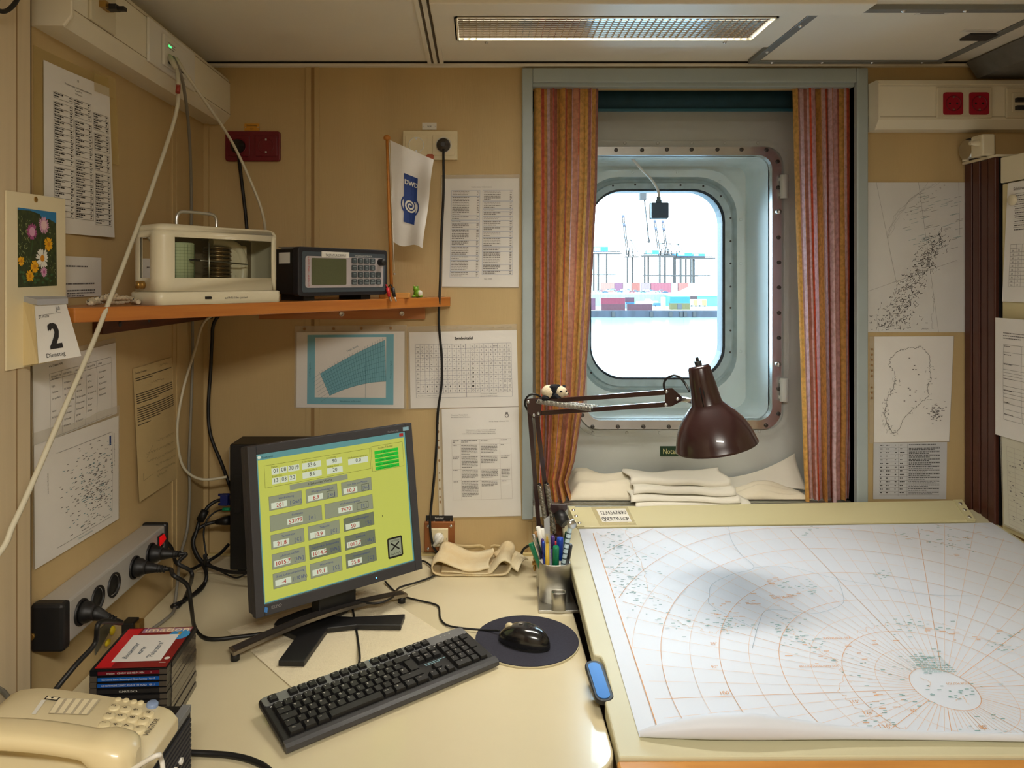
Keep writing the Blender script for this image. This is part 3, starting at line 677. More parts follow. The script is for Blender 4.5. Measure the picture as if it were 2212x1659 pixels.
# container cranes
M_cr = mat('crane_steel', (44, 37, 34), .7); M_crb = mat('crane_house', (20, 90, 136), .6)
def crane(label, legs, gird, gy, house, boom=None, low=None, apex=None, Y=1000):
    base = at(*Q(sum(legs)/len(legs), 800), Y); t = thing('container_crane', label, 'crane', (base.x, Y, ZQ), group='harbour cranes')
    P = lambda x, y, d=0: at(*Q(x, y), Y)+Vector((0, d, 0))
    for i, x in enumerate(legs):
        p = P(x, gy); MB().bb(p.x-1.3, p.x+1.3, Y+(i % 2)*14-.9, Y+(i % 2)*14+.9, ZQ, p.z).build('leg', M_cr, t)
    o = MB(); a, b = P(gird[0], gy+8), P(gird[1], gy-4)
    for d in (0, 12): o.bb(a.x, b.x, Y+d-.7, Y+d+.7, a.z, a.z+1.8)
    n = max(4, int((gird[1]-gird[0])/14))
    for d in (0, 12):
        for i in range(n):
            x0 = a.x+(b.x-a.x)*i/n; x1 = a.x+(b.x-a.x)*(i+1)/n
            o.tube([(x0, Y+d, a.z), ((x0+x1)/2, Y+d, b.z+1.5), (x1, Y+d, a.z)], .35, 4)
        o.bb(a.x, b.x, Y+d-.4, Y+d+.4, b.z+1.2, b.z+2)
    o.build('girder', M_cr, t)
    if house:
        a, b = P(house[0], house[3]), P(house[1], house[2]); MB().bb(a.x, b.x, Y-2, Y+8, a.z, b.z).build('machine_house', M_crb, t)
        MB().bb(a.x+(b.x-a.x)*.05, a.x+(b.x-a.x)*.45, Y-2.3, Y-2, a.z+1, b.z-1).build('window_band', M_white, t)
    if low:
        a, b = P(low[0], low[2]+6), P(low[1], low[2]-2); MB().bb(a.x, b.x, Y-1, Y+1, a.z, b.z).build('cross_beam', M_cr, t)
    if boom:
        p, q = P(*boom[0]), P(*boom[1]); o = MB()
        for dx in (-1.2, 1.2): o.tube([p+Vector((dx, 0, 0)), q+Vector((dx, 0, 0))], .8, 4)
        for i in range(12):
            e = p+(q-p)*(i/12); g_ = p+(q-p)*((i+1)/12); o.tube([e+Vector((-1.2, 0, 0)), g_+Vector((1.2, 0, 0))], .25, 4)
        o.build('boom', M_cr, t)
        for f_ in (.76, .97): MB().ball(p+(q-p)*f_, 2.4, 8, 6).build('sheave', mat('crane_dark', (60, 60, 76), .6), t)
    if apex:
        o = MB(); top = P(*apex); l0, l1 = P(apex[0]-14, gy), P(apex[0]+24, gy)
        o.tube([l0, top, l1], 1.0, 4); o.tube([top, P(apex[0]+80, gy-4)], .5, 4); o.tube([(l0+top)/2, (l1+top)/2], .4, 4); o.build('apex_frame', M_cr, t)
        MB().bb(top.x-3, top.x+3, Y-2, Y+2, top.z-1.2, top.z).build('apex_platform', M_cr, t)
crane('harbour crane cut off by the curtain', (45, 95, 150), (30, 270), 540, (45, 160, 490, 528), low=(30, 222, 710))
crane('harbour crane with the leftmost raised boom', (315, 372), (300, 405), 568, None, ((318, 560), (279, 238)), apex=(338, 432))
crane('harbour crane under the hanging sensor box', (452, 500, 572), (440, 690), 560, (465, 562, 518, 550), ((572, 560), (531, 278)), (440, 606, 715), apex=(592, 458))
crane('harbour crane with the rightmost raised boom', (612, 634, 684), (600, 760), 566, (640, 700, 545, 560), ((632, 560), (594, 282)), (600, 720, 718), apex=(650, 462), Y=1040)
crane('harbour crane with a long lowered girder', (740, 760, 818, 862), (700, 1015), 580, (710, 830, 537, 565), None, (620, 975, 716), apex=(715, 468))
crane('harbour crane half hidden behind the long girder one', (695, 800, 845), (690, 930), 572, (835, 928, 545, 566), None, (660, 880, 722), Y=1120)
# hook line of a nearer crane
t = thing('crane_hook', 'thin crane line with a hook hanging in the sky', 'crane', at(*Q(485, 452), 200))
MB().tube([at(*Q(447, 95), 200), at(*Q(468, 280), 200), at(*Q(483, 430), 200)], .22, 5).build('line', M_cr, t)
MB().tube(smooth_path([at(*Q(483, 428), 200), at(*Q(490, 446), 200), at(*Q(484, 453), 200), at(*Q(478, 444), 200)]), .3, 5).build('hook', M_cr, t)
p = at(*Q(437, 90), 200); MB().bb(p.x-.9, p.x+.9, 199.4, 200.6, p.z-1, p.z+1).build('sheave_block', M_cr, t)

# ------------------------------------------------------------------ cable ducts
Yd0 = 1.188
def duct_prof(d, z0, z1):                              # distance from wall, height
    return [(0, z0), (d-.018, z0), (d, z0+.022), (d, z1-.012), (d-.006, z1), (0, z1)]
DL = .068; pr = duct_prof(DL, 1.925, 2.05)
t = thing('cable_duct', 'cream cable duct running along the left wall below the ceiling', 'cable duct', (XL, (Yd0+YB)/2, 1.925))
MB().prism(pr, lambda x, z, d: Vector((XL+x, d, z)), Yd0+.004, YB).build('channel', M_duct, t)
MB().prism([(0, 1.923), (DL-.012, 1.923), (DL+.002, 1.94), (DL+.002, 2.052), (0, 2.052)], lambda x, z, d: Vector((XL+x, d, z)), Yd0-.004, Yd0+.004).build('end_cap', M_duct, t, bevel=.002)
b = MB()
for z in (1.952, 2.037): b.bb(XL+DL-.0005, XL+DL+.0006, Yd0+.004, YB, z, z+.0012)
b.build('lid_joint', mat('duct_joint', (150, 136, 106), .7), t)
M_plate = mat('module_plate', (214, 206, 180), .4)
def pl(x): return onX(x, 0, XL+DL).y
MB().bb(XL+DL, XL+DL+.006, pl(190), pl(244), 1.953, 2.035).build('socket_plate', M_plate, t, bevel=.002)
MB().bb(XL+DL, XL+DL+.006, pl(316), pl(416), 1.947, 2.038).build('data_plate', M_white, t, bevel=.002)
MB().bb(XL+DL+.006, XL+DL+.012, pl(343), pl(392), 1.958, 2.024).build('data_outlet', M_white, t, bevel=.0015)
o = MB()
for x in (357, 371, 383): o.bb(XL+DL+.011, XL+DL+.0126, pl(x-5), pl(x+5), 1.966, 1.978)
o.build('data_port', M_dark, t)
MB().bb(XL+DL+.011, XL+DL+.0128, pl(352), pl(358), 2.003, 2.006).build('status_light', mat('led_green', (60, 255, 110), .4, emit=(60, 255, 110), estr=3), t)
P = Patch(Vector((XL+DL+.012, pl(345), 2.022)), Vector((XL+DL+.012, pl(390), 2.022)), Vector((XL+DL+.012, pl(390), 1.96)), Vector((XL+DL+.012, pl(345), 1.96)))
b = MB(); b.pwords(P, .1, .17, .5, 3, .09, .0015); b.pwords(P, .5, .5, .9, 1, .1, .002); b.build('lettering', M_ink2, t)
for zc in (2.015, 1.990):                              # dark blind plugs in the first outlet
    p = Vector((XL+DL+.006, pl(216), zc))
    o = MB(); o.box(p+Vector((.006, 0, 0)), (.012, .030, .011)); o.build('brass_jack', mat('brass', (176, 140, 76), .35, .8), t)
    o = MB(); o.box(p+Vector((.016, .004, -.001)), (.018, .018, .010)); o.box(p+Vector((.030, .006, -.002)), (.014, .012, .007)); o.build('jack_plug', M_black, t, bevel=.001)

YRd = YB-.061
pr = duct_prof(.061, 1.903, 2.031); xa = at(1870, 0, YB).x
t = thing('cable_duct', 'cream cable duct with red sockets beside the window', 'cable duct', ((xa+XR)/2, YB, 1.903))
MB().prism(pr, lambda d, z, x: Vector((x, YB-d, z)), xa+.004, XR).build('channel', M_duct, t)
MB().prism([(0, 1.902), (.045, 1.902), (.062, 1.925), (.062, 2.02), (.05, 2.032), (0, 2.032)], lambda d, z, x: Vector((x, YB-d, z)), xa, xa+.0045).build('end_cap', M_duct, t)
b = MB()
for z in (1.932, 2.014): b.bb(xa+.005, XR, YRd-.0006, YRd+.0005, z, z+.0012)
b.build('lid_joint', mat('duct_joint', (150, 136, 106), .7), t)
def schuko(parent, p, n, m_in, r=.0195, live=True):
    """round socket insert set into a plate; p centre on plate face, n outward"""
    a, b_ = frame_of(n)
    MB().lathe([(r+.0015, .0002), (r+.0015, .0015), (r, .0015), (r*.96, -.0005), (r*.95, -.012), (0, -.012)], p+Vector(n)*.0125, n, n=24).build('socket_well', m_in, parent)
def redsock(px):
    p0 = at(px-21, 248, YRd-.006); p1 = at(px+21, 200, YRd-.006)
    MB().prism(rr(p0.x, p1.x, p0.z, p1.z, .006, 4), lambda x, z, d: Vector((x, d, z)), YRd-.009, YRd-.003).build('socket_cover', mat('socket_red', (158, 20, 44), .35), t)
    c = Vector(((p0.x+p1.x)/2, YRd-.009, (p0.z+p1.z)/2))
    MB().lathe([(.0205, 0), (.0205, -.0015), (.0188, -.0015), (.0182, .0012), (0, .0012)], c, (0, 1, 0), n=24).build('socket_ring', mat('socket_red_dark', (112, 14, 34), .4), t)
    for s in (-1, 1): MB().cyl(c+Vector((s*.0095, .0005, 0)), c+Vector((s*.0095, -.0004, 0)), .0028, n=10).build('pin_hole', M_black, t)
    for s in (-1, 1): MB().bb(c.x-.002, c.x+.002, c.y-.0018, c.y, c.z+s*.0165-.002, c.z+s*.0165+.002).build('earth_clip', M_chrome, t)
p0, p1 = at(2021, 256, YRd), at(2141, 189, YRd)
MB().bb(p0.x, p1.x, YRd-.006, YRd, p0.z, p1.z).build('socket_plate', M_plate, t, bevel=.003)
redsock(2058); redsock(2114)
p0, p1 = at(2170, 256, YRd), at(2236, 190, YRd)
MB().bb(p0.x, p1.x, YRd-.006, YRd, p0.z, p1.z).build('socket_plate', M_plate, t, bevel=.003)
MB().bb(p0.x+.014, p1.x-.01, YRd-.009, YRd-.005, p0.z+.014, p1.z-.014).build('inner_plate', M_plate, t, bevel=.002)
for py in (216, 233):
    p = at(2205, py, YRd-.012); MB().box(p, (.026, .012, .011)).build('jack_plug', M_black, t, bevel=.001)

# ------------------------------------------------------------------ wall sockets and switch
def plate_patch(x0, y0, x1, y1, Y): return Patch(at(x0, y0, Y), at(x1, y0, Y), at(x1, y1, Y), at(x0, y1, Y))
def dbl_socket(label, x0, y0, x1, y1, m, mi, plugged, rad, name='wall_socket'):
    Y = YB-.012; P = plate_patch(x0, y0, x1, y1, Y)
    t = thing(name, label, 'socket', P.pt(.5, 1))
    a, c = P.pt(0, 1), P.pt(1, 0)
    MB().prism(rr(a.x, c.x, a.z, c.z, rad, 4), lambda x, z, d: Vector((x, d, z)), Y, YB).build('plate', m, t, bevel=.002)
    hw = (c.x-a.x)/2
    for i in range(2):
        cc = Vector((a.x+hw*(i+.5), Y, (a.z+c.z)/2))
        MB().prism(rr(cc.x-.030, cc.x+.030, cc.z-.028, cc.z+.028, .004, 3), lambda x, z, d: Vector((x, d, z)), Y-.003, Y+.001).build('socket_cover', m, t, bevel=.001)
        MB().lathe([(.0215, 0), (.0215, -.0012), (.0195, -.0012), (.0188, .0022), (0, .0022)], cc+Vector((0, -.003, 0)), (0, 1, 0), n=28).build('socket_ring', mi, t)
        if i == plugged:
            if name == 'wall_socket': pass
        else:
            for s in (-1, 1): MB().cyl(cc+Vector((s*.0095, 0, 0)), cc+Vector((s*.0095, -.0016, 0)), .0026, n=10).build('pin_hole', M_black, t)
            for s in (-1, 1): MB().bb(cc.x-.0022, cc.x+.0022, cc.y-.0042, cc.y-.002, cc.z+s*.017-.0025, cc.z+s*.017+.0025).build('earth_clip', M_chrome, t)
    return t
M_redp = mat('dark_red_plastic', (112, 14, 30), .32, coat=.2)
dbl_socket('dark red double socket below the yellow plate near the corner', 486, 283, 605, 348, M_redp, M_redp, 0, .008)
t = dbl_socket('cream double socket below the small white plate', 870, 282, 988, 345, M_ivory, M_white, 1, .002)
P = plate_patch(921, 333, 937, 343, YB-.0125); MB().prect(P, 0, 0, 1, 1, .0005).build('red_sticker', mat('sticker_orange', (190, 96, 62), .6), t)
def plug(label, c, n, m, cable=None):
    """round plug pushed into a socket at c"""
    n = Vector(n); t = thing('power_plug', label, 'plug', c)
    MB().lathe([(.0185, -.003), (.0185, .010), (.017, .016), (.012, .022), (.009, .034), (.0055, .040)], c, n, n=20, capends=True).build('body', m, t)
    return t
plug('black plug in the dark red wall socket', at(515, 316, YB-.016), (0, -1, -.15), M_blackr)
plug('flat dark plug in the cream wall socket', at(958, 314, YB-.016), (0, -1, -.1), M_dark)
def nameplate(label, x0, y0, x1, y1, m, lines, ink, name='name_plate', Y=None, sz=.0055):
    Y = Y or YB-.003; P = plate_patch(x0, y0, x1, y1, Y)
    t = thing(name, label, 'label plate', P.pt(.5, 1))
    MB().hexa([P.pt(0, 1, 0), P.pt(1, 1, 0), P.pt(1, 1, -.003), P.pt(0, 1, -.003), P.pt(0, 0, 0), P.pt(1, 0, 0), P.pt(1, 0, -.003), P.pt(0, 0, -.003)]).build('plate', m, t)
    b = MB()
    for i, s in enumerate(lines): b.ptext(P, .5, (i+.78)/len(lines) if len(lines) > 1 else .68, s, sz, sx=.9)
    b.build('lettering', ink, t)
    for u in (.08, .92): MB().cyl(P.pt(u, .55, 0), P.pt(u, .55, .0012), .0016, n=8).build('rivet', M_chrome, t)
    return t
M_yel = mat('plate_yellow', (214, 152, 40), .4)
nameplate('yellow name plate above the dark red socket', 528, 267, 560, 282, M_yel, ['Sondernetz', 'E/1'], M_ink, sz=.0050)
nameplate('small white plate above the cream socket', 912, 265, 943, 280, M_white, ['N/4'], M_ink)
nameplate('black name plate above the window switch', 920, 1114, 978, 1132, M_black, ['Fenster', 'Gruppe 22'], M_white, sz=.0062)
# rotary switch on a wooden square
P = plate_patch(917, 1129, 982, 1192, YB-.014); t = thing('rotary_switch', 'rotary switch with an ivory knob on a brown board', 'switch', P.pt(.5, 1))
a, c = P.pt(0, 1), P.pt(1, 0)
MB().bb(a.x, c.x, YB-.014, YB, a.z, c.z).build('backboard', mat('switch_board', (142, 84, 36), .5, var=.1, scale=40), t, bevel=.001)
P2 = plate_patch(931, 1142, 968, 1181, YB-.020); a, c = P2.pt(0, 1), P2.pt(1, 0)
MB().bb(a.x, c.x, YB-.021, YB-.014, a.z, c.z).build('switch_plate', M_ivory, t, bevel=.002)
p = at(948, 1162, YB-.021); MB().lathe([(.014, 0), (.0135, .006), (.011, .010), (0, .010)], p, (0, -1, 0), n=20).build('dial', M_white, t)
MB().tube([p+Vector((.010, -.012, .012)), p+Vector((0, -.014, 0)), p+Vector((-.013, -.012, -.017))], [.004, .0062, .005], 10).build('knob', M_white, t)
b = MB()
for s, u, v in (('1', .28, .3), ('2', .64, .3), ('0', .08, .6), ('3', .9, .6)): b.ptext(P2, u, v, s, .0042, off=.0016)
b.build('lettering', M_ink, t)
for u, v in ((.12, .12), (.88, .12), (.12, .9), (.9, .9)): MB().lathe([(0, .002), (.003, .0015), (.004, 0)], P.pt(u, v), (0, -1, 0), n=10).build('screw', M_chrome, t)
# torn strip of tape on the wall
P = Patch(at(985, 1174, YB-.001), at(1101, 1176, YB-.001), at(1101, 1183, YB-.001), at(985, 1182, YB-.001), fn=lambda u, v: .004+.006*math.sin(8*u))
o = MB(); o.grid(lambda u, v: P.pt(u, v+(.8*math.sin(PI*(u-.45)/.25) if .45 < u < .7 else 0), 0), 24, 1); o.single('tape_strip', 'curled strip of old tape peeling off the wall', 'tape', M_aged, solid=.0006)

# ------------------------------------------------------------------ papers on the walls
def sheet(name, label, P, m=M_paper, cat='paper', group=None, film=None, holes=0, tape=None, nu=20, nv=20, prints=()):
    t = thing(name, label, cat, P.pt(.5, 1), group=group)
    o = MB(); o.grid(lambda u, v: P.pt(u, v, 0), nu, nv); o.build('page', m, t)
    if film:                                          # plastic sleeve reaching past the page: (u0, v0, u1, v1), holes along an edge
        u0, v0, u1, v1 = film
        o = MB()
        for a in ((u0, v0, 0, v1), (1, v0, u1, v1), (0, v0, 1, 0), (0, 1, 1, v1)):
            if abs(a[2]-a[0]) > 1e-4 and abs(a[3]-a[1]) > 1e-4: o.prect(P, *a, -.0008)
        o.build('sleeve', M_film, t)
    for (nm, mm, b) in prints: b.build(nm, mm, t)
    return t
def mkp(*px, Y=None, X=None, bulge=0, off=.002, fn=None):
    if X is not None: return Patch(*[onX(x, y, X+off) for x, y in px], bulge=bulge, fn=fn)
    return Patch(*[at(x, y, Y-off) for x, y in px], bulge=bulge, fn=fn)
def table(b, P, u0, v0, u1, v1, cols, rows, wd=.0004):
    for i, c in enumerate(cols): b.pline(P, (u0+(u1-u0)*c, v0), (u0+(u1-u0)*c, v1), wd)
    for r in rows: b.pline(P, (u0, v0+(v1-v0)*r), (u1, v0+(v1-v0)*r), wd)
rp = random.Random(21)
# telephone list
P = mkp((960, 386), (1121, 385), (1120, 620), (955, 619), Y=YB, bulge=.003)
b = MB(); c2 = MB(); b.ptext(P, .5, .085, 'Telefon-Liste / Arbeitsräume', .0034)
for k, (u0, u1) in enumerate(((.1, .48), (.52, .92))):
    v = .11
    for n_ in ((3, 11, 2, 1, 3, 6, 3, 5, 2, 6, 3) if k == 0 else (6, 4, 1, 2, 2, 3, 2, 3, 5, 2, 7, 3, 2)):
        hh = n_*.0155+.006; c2.pframe(P, u0, v, u1, v+hh, .0005)
        b.pwords(P, u0+.015, v+.005, u0+.26, n_, .0155, .0017, rnd=rp); b.pwords(P, u1-.04, v+.005, u1-.01, n_, .0155, .0017, rnd=rp)
        v += hh+.004
        if v > .88: break
b.ptext(P, .6, .93, 'Stand : 2/2008', .0026)
sheet('phone_list', 'white telephone list in a plastic sleeve right of the flag', P, film=(-.04, -.035, 1.01, 1.01), prints=(('printed_text', M_ink2, b), ('table_lines', mat('table_blue', (120, 140, 180), .8), c2)), cat='poster')
# fetch diagram
P = mkp((641, 718), (874, 716), (873, 882), (640, 880), Y=YB, off=.006)
b = MB(); M_cy = mat('print_cyan', (124, 184, 200), .7); M_cyl = mat('print_cyan_line', (50, 104, 122), .7)
for a in ((.1, .035, .17, .955), (.83, .035, .9, .955), (.17, .035, .83, .07), (.17, .865, .83, .955)): b.prect(P, *a)
N = 26
top = lambda t: (.22+.6*t, .55-.44*t**1.0+.09*(t-1)*t); bot = lambda t: (.31+.52*t, .84-.36*t+.17*t*t+(.0 if t < .6 else -.0))
for i in range(N):
    t0, t1 = i/N, (i+1)/N; b.quad(*[P.pt(*q, .0005) for q in (top(t0), bot(t0), bot(t1), top(t1))])
ln = MB()
mixp = lambda a, c, s: (a[0]+(c[0]-a[0])*s, a[1]+(c[1]-a[1])*s)
for j in range(9):
    for i in range(N): ln.pline(P, mixp(top(i/N), bot(i/N), j/8), mixp(top((i+1)/N), bot((i+1)/N), j/8), .0005, .0009)
for i in range(0, N+1): ln.pline(P, mixp(top(i/N), bot(i/N), -.08), bot(i/N), .0005, .0009)
for j in range(8): s = mixp(top(0), bot(0), j/7); ln.pline(P, s, (s[0]-.08, s[1]+.08), .0004, .0009)
ln.pline(P, (.64, .28), (.64, .865), .0005, .0009)
ln.ptext(P, .52, .23, 'Fetch in km', .005, rot=R(26)); ln.ptext(P, .5, .925, 'Winddauer in Stunden', .0045); ln.ptext(P, .13, .5, 'm/s Windgeschw.', .004, rot=R(90)); ln.ptext(P, .88, .5, 'Windgeschwindigkeit', .004, rot=R(90))
sheet('fetch_diagram', 'landscape sheet with a light blue curved grid diagram', P, film=(-.02, -.085, 1.02, 1.01), prints=(('printed_field', M_cy, b), ('printed_lines', M_cyl, ln)), cat='poster')
t = bpy.data.objects['fetch_diagram']
for u in (.07, .34, .6, .87): c = MB(); c.pdisc(P, u, -.045, .004, off=-.0004); c.build('punch_hole', mat('hole_shadow', (150, 116, 76), .8), t)
# symbol table
P = mkp((884, 718), (1116, 713), (1120, 878), (887, 882), Y=YB, bulge=.002)
b = MB(); ln = MB(); b.ptext(P, .505, .105, 'Symboltafel', .0068, sx=1.12, bold=.0003)
U0, U1, V0, V1 = .055, .945, .165, .865; nc, nr_ = 21, 12
cw, ch = (U1-U0)/nc, (V1-V0)/nr_
for i in range(nc+1): ln.pline(P, (U0+i*cw, V0), (U0+i*cw, V1-ch if i not in (0, 11, nc) else V1), .0009 if i == 11 else .0005)
for j in range(nr_+1): ln.pline(P, (U0, V0+j*ch), (U1, V0+j*ch), .0005)
for i, s in enumerate(['ww']+[str(k) for k in range(10)]+['', 'N', 'C', 'C', 'C', 'C', 'WW', 'a', 'E', 'E']):
    if s: b.ptext(P, U0+(i+.5)*cw, V0+.76*ch, s, .0042, off=.0008)
for j in range(10):
    b.ptext(P, U0+.5*cw, V0+(j+1.78)*ch, '%d0' % j, .0042); b.ptext(P, U0+11.5*cw, V0+(j+1.78)*ch, '%d' % j, .0042)
    for i in list(range(1, 11))+list(range(12, 21)):
        cu, cv = U0+(i+.5)*cw, V0+(j+1.5)*ch; s = .0028
        if i == 12:
            b.pring(P, cu, cv, .0026, .0005, 14)
            if 0 < j < 9: b.pdisc(P, cu+(.0008/P.w if j < 8 else 0), cv, .0008+.0002*j, 10)
        elif i < 11 and j == 0: b.pring(P, cu, cv, .0022, .0005, 12) if i < 5 else b.ptext(P, cu, cv+.01, ['∞', 'S', 'S/', 'E', '(S)', 'o'][i-5] if i < 11 else '', .003)
        elif i < 11 and j in (5, 6, 7):
            for k in range(1+(i-1) % 5): b.pdisc(P, cu+math.cos(k*2.4)*.0018/P.w*(k > 0 or i > 1), cv+math.sin(k*2.4)*.0018/P.h*(i > 1), .0005+.00015*(j-5), 6)
        elif i < 11 and j >= 8:
            b.ppoly(P, [(cu, cv-.003/P.h), (cu+.0014/P.w, cv), (cu, cv+.003/P.h), (cu-.0014/P.w, cv)])
        elif i >= 19: b.pframe(P, cu-.0024/P.w, cv-.0024/P.h, cu+.0024/P.w, cv+.0024/P.h, .0005); b.pdisc(P, cu, cv, .0008, 6)
        else:
            for k in range(2+rp.randrange(2)):
                a = rp.uniform(0, PI); d = s*rp.uniform(.5, 1); ox, oy = rp.uniform(-.001, .001), rp.uniform(-.001, .001)
                b.pline(P, (cu+(ox-d*math.cos(a))/P.w, cv+(oy-d*math.sin(a))/P.h), (cu+(ox+d*math.cos(a))/P.w, cv+(oy+d*math.sin(a))/P.h), .0005)
b.ptext(P, .07, .845, 'Abweichung von WMO-Symbolen', .0026, 'LEFT'); b.ptext(P, .65, .83, 'Abweichung von WMO-Symbol', .0024, 'LEFT'); b.ptext(P, .65, .86, 'gebräuch. für METAR-Eintragung', .0024, 'LEFT')
t = sheet('symbol_table', 'symbol chart sheet with a grid of weather signs', P, film=(-.02, -.08, 1.0, 1.01), prints=(('printed_text', M_ink, b), ('table_lines', mat('table_grey', (96, 96, 120), .8), ln)), cat='poster')
o = MB()
for u, w_ in ((.34, .12), (.45, .14), (.58, .1), (.67, .13), (.79, .1), (.88, .08)):
    o.quad(P.pt(u, -.03, .002), P.pt(u+w_, -.035, .001), P.pt(u+w_*.9, -.055, .004), P.pt(u+.01, -.06-rp.uniform(0, .02), .003))
o.build('torn_tape', M_film, t)
# whiteout definition sheet
P = mkp((954, 883), (1120, 879), (1126, 1114), (960, 1118), Y=YB, bulge=.004)
b = MB(); ln = MB(); b.ptext(P, .12, .065, 'Deutscher Wetterdienst', .0032, 'LEFT'); b.ptext(P, .12, .085, 'Bordwetterwarte Polarstern', .0032, 'LEFT'); b.ptext(P, .87, .13, 'Auf See, Montag, 4. Dezember 2006', .0026, 'RIGHT')
b.ptext(P, .5, .205, 'Whiteout (and surface and horizon definition)', .0031); b.ptext(P, .5, .222, 'defined in terms of the obscurity of the sun.', .0031); b.pwords(P, .26, .232, .74, 1, .02, .0012, 1, rnd=rp)
b.pring(P, .845, .075, .0045, .0018, 16); b.prect(P, .83, .045, .86, .06)
U0, U1, V0, V1 = .12, .89, .285, .84; cs = [0, .145, .475, .81, 1]; rs = [0, .08, .27, .49, .68, 1]
table(ln, P, U0, V0, U1, V1, cs, rs, .0004)
for j in range(5):
    for i in range(4):
        n_ = [[2, 2, 1, 1], [1, 7, 6, 1], [2, 8, 5, 2], [1, 6, 6, 6], [1, 11, 4, 1]][j][i]
        b.pwords(P, U0+(U1-U0)*(cs[i]+.015), V0+(V1-V0)*rs[j]+.008, U0+(U1-U0)*(cs[i+1]-.015), n_, .0135, .0015, rnd=rp)
t = sheet('whiteout_sheet', 'white sheet with a four column table in a punched sleeve', P, film=(-.07, 0, 1.0, 1.005), prints=(('printed_text', M_ink2, b), ('table_lines', mat('table_pale', (170, 160, 150), .8), ln)), cat='poster')
c = MB(); c.prect(P, -.068, .01, -.03, 1.0, -.0002); c.build('punched_edge', mat('sleeve_white', (214, 206, 184), .5), t)
for i, v in enumerate((.09, .13, .21, .29, .355, .475, .59, .655, .735, .81, .855)):
    c = MB(); c.pdisc(P, -.05, v, .0022, 10, off=.0003, sy=1.0 if i % 3 == 0 else 1.9); c.build('punch_hole', mat('hole_shadow', (150, 116, 76), .8), t)
# left wall: crew list
P = mkp((94, 129), (225, 190), (237, 513), (95, 500), X=XL, bulge=.003, fn=lambda u, v: .010*u*u)
b = MB(); ln = MB(); b.ptext(P, .5, .09, 'Telefonverzeichnis / Kammerbelegung Besatzung', .0030); b.ptext(P, .5, .11, 'Reise PS 118', .0028); b.ptext(P, .5, .13, 'FS Polarstern', .0028); b.ptext(P, .5, .05, '¤', .006)
for k, (u0, u1) in enumerate(((.13, .4), (.42, .68), (.71, .96))):
    v = .16 if k < 2 else .2
    while v < .9: 
        ln.pframe(P, u0, v, u1, v+.036, .0005); b.pwords(P, u0+.01, v+.005, u0+.14, 2, .015, .0022, .95, rnd=rp); b.pwords(P, u1-.045, v+.005, u1-.01, 2, .015, .0022, rnd=rp); v += .037+(.02 if rp.random() < .12 else 0)
t = sheet('crew_list', 'white crew list with three columns taped under the duct', P, prints=(('printed_text', M_ink, b), ('table_lines', M_ink2, ln)), cat='poster')
for a in ((-.13, -.06, 1.0, 0), (-.13, 0, -.0, 1)): c = MB(); c.prect(P, *a, -.0012); c.build('tape', M_tape, t)
c = MB(); c.prect(P, 1.0, .06, 1.12, .5, -.001); c.prect(P, .75, -.08, 1.1, .06, .001); c.build('tape', M_tape, t)
# left wall: teletype strip
P = mkp((140, 553), (219, 557), (219, 639), (140, 643), X=XL, bulge=.002)
b = MB(); b.pwords(P, .02, .22, .88, 1, .1, .0028, 1, rnd=rp, gap=.0014); b.pwords(P, .02, .65, .9, 1, .1, .0028, 1, rnd=rp); b.pwords(P, .05, .82, .8, 3, .065, .0026, 1, rnd=rp)
sheet('teletype_slip', 'small white slip with printed code lines beside the calendar', P, prints=(('printed_text', M_ink2, b),), cat='poster')
# left wall: present weather table
P = mkp((70, 785), (250, 740), (253, 893), (73, 965), X=XL, bulge=.004)
b = MB(); ln = MB(); b.ptext(P, .16, .1, "w'w' (Tabelle 4678)", .0036, 'LEFT')
table(ln, P, .16, .18, .92, .98, [0, .17, .35, .53, .72, 1], [0, .1, 1], .0005)
for i, s in enumerate(('INTENSITY OR', 'DESCRIPTOR', 'PRECIPITATION', 'OBSCURATION', 'OTHER')): b.ptext(P, .16+.76*[.02, .19, .37, .55, .75][i], .235, s, .0030, 'LEFT')
b.ptext(P, .18, .265, 'PROXIMITY', .003, 'LEFT')
W = [['Light', 'Moderate', '(no qualifier)', '', 'Heavy', 'VC In the vicinity'], ['MI Shallow', 'BC Patches', 'PR Partial', 'DR Low drifting', 'BL Blowing', 'SH Showers', 'TS Thunder', 'FZ Freezing'], ['DZ Drizzle', 'RA Rain', 'SN Snow', 'SG Snow grains', 'IC Ice crystals', 'PL Ice pellets', 'GR Hail', 'GS Small hail'], ['BR Mist', 'FG Fog', 'FU Smoke', 'VA Volcanic ash', 'DU Dust', 'SA Sand', 'HZ Haze'], ['PO Dust whirls', 'SQ Squalls', 'FC Funnel cloud', 'SS Sandstorm', 'DS Duststorm']]
for i, col in enumerate(W):
    for j, s in enumerate(col):
        if s: b.ptext(P, .16+.76*[.02, .19, .37, .55, .75][i], .35+j*(.078), s, .0032, 'LEFT')
t = sheet('weather_code_table', 'white table of weather codes below the tear-off calendar', P, film=(-.01, -.07, 1.0, 1.0), prints=(('printed_text', M_ink, b), ('table_lines', M_ink2, ln)), cat='poster')
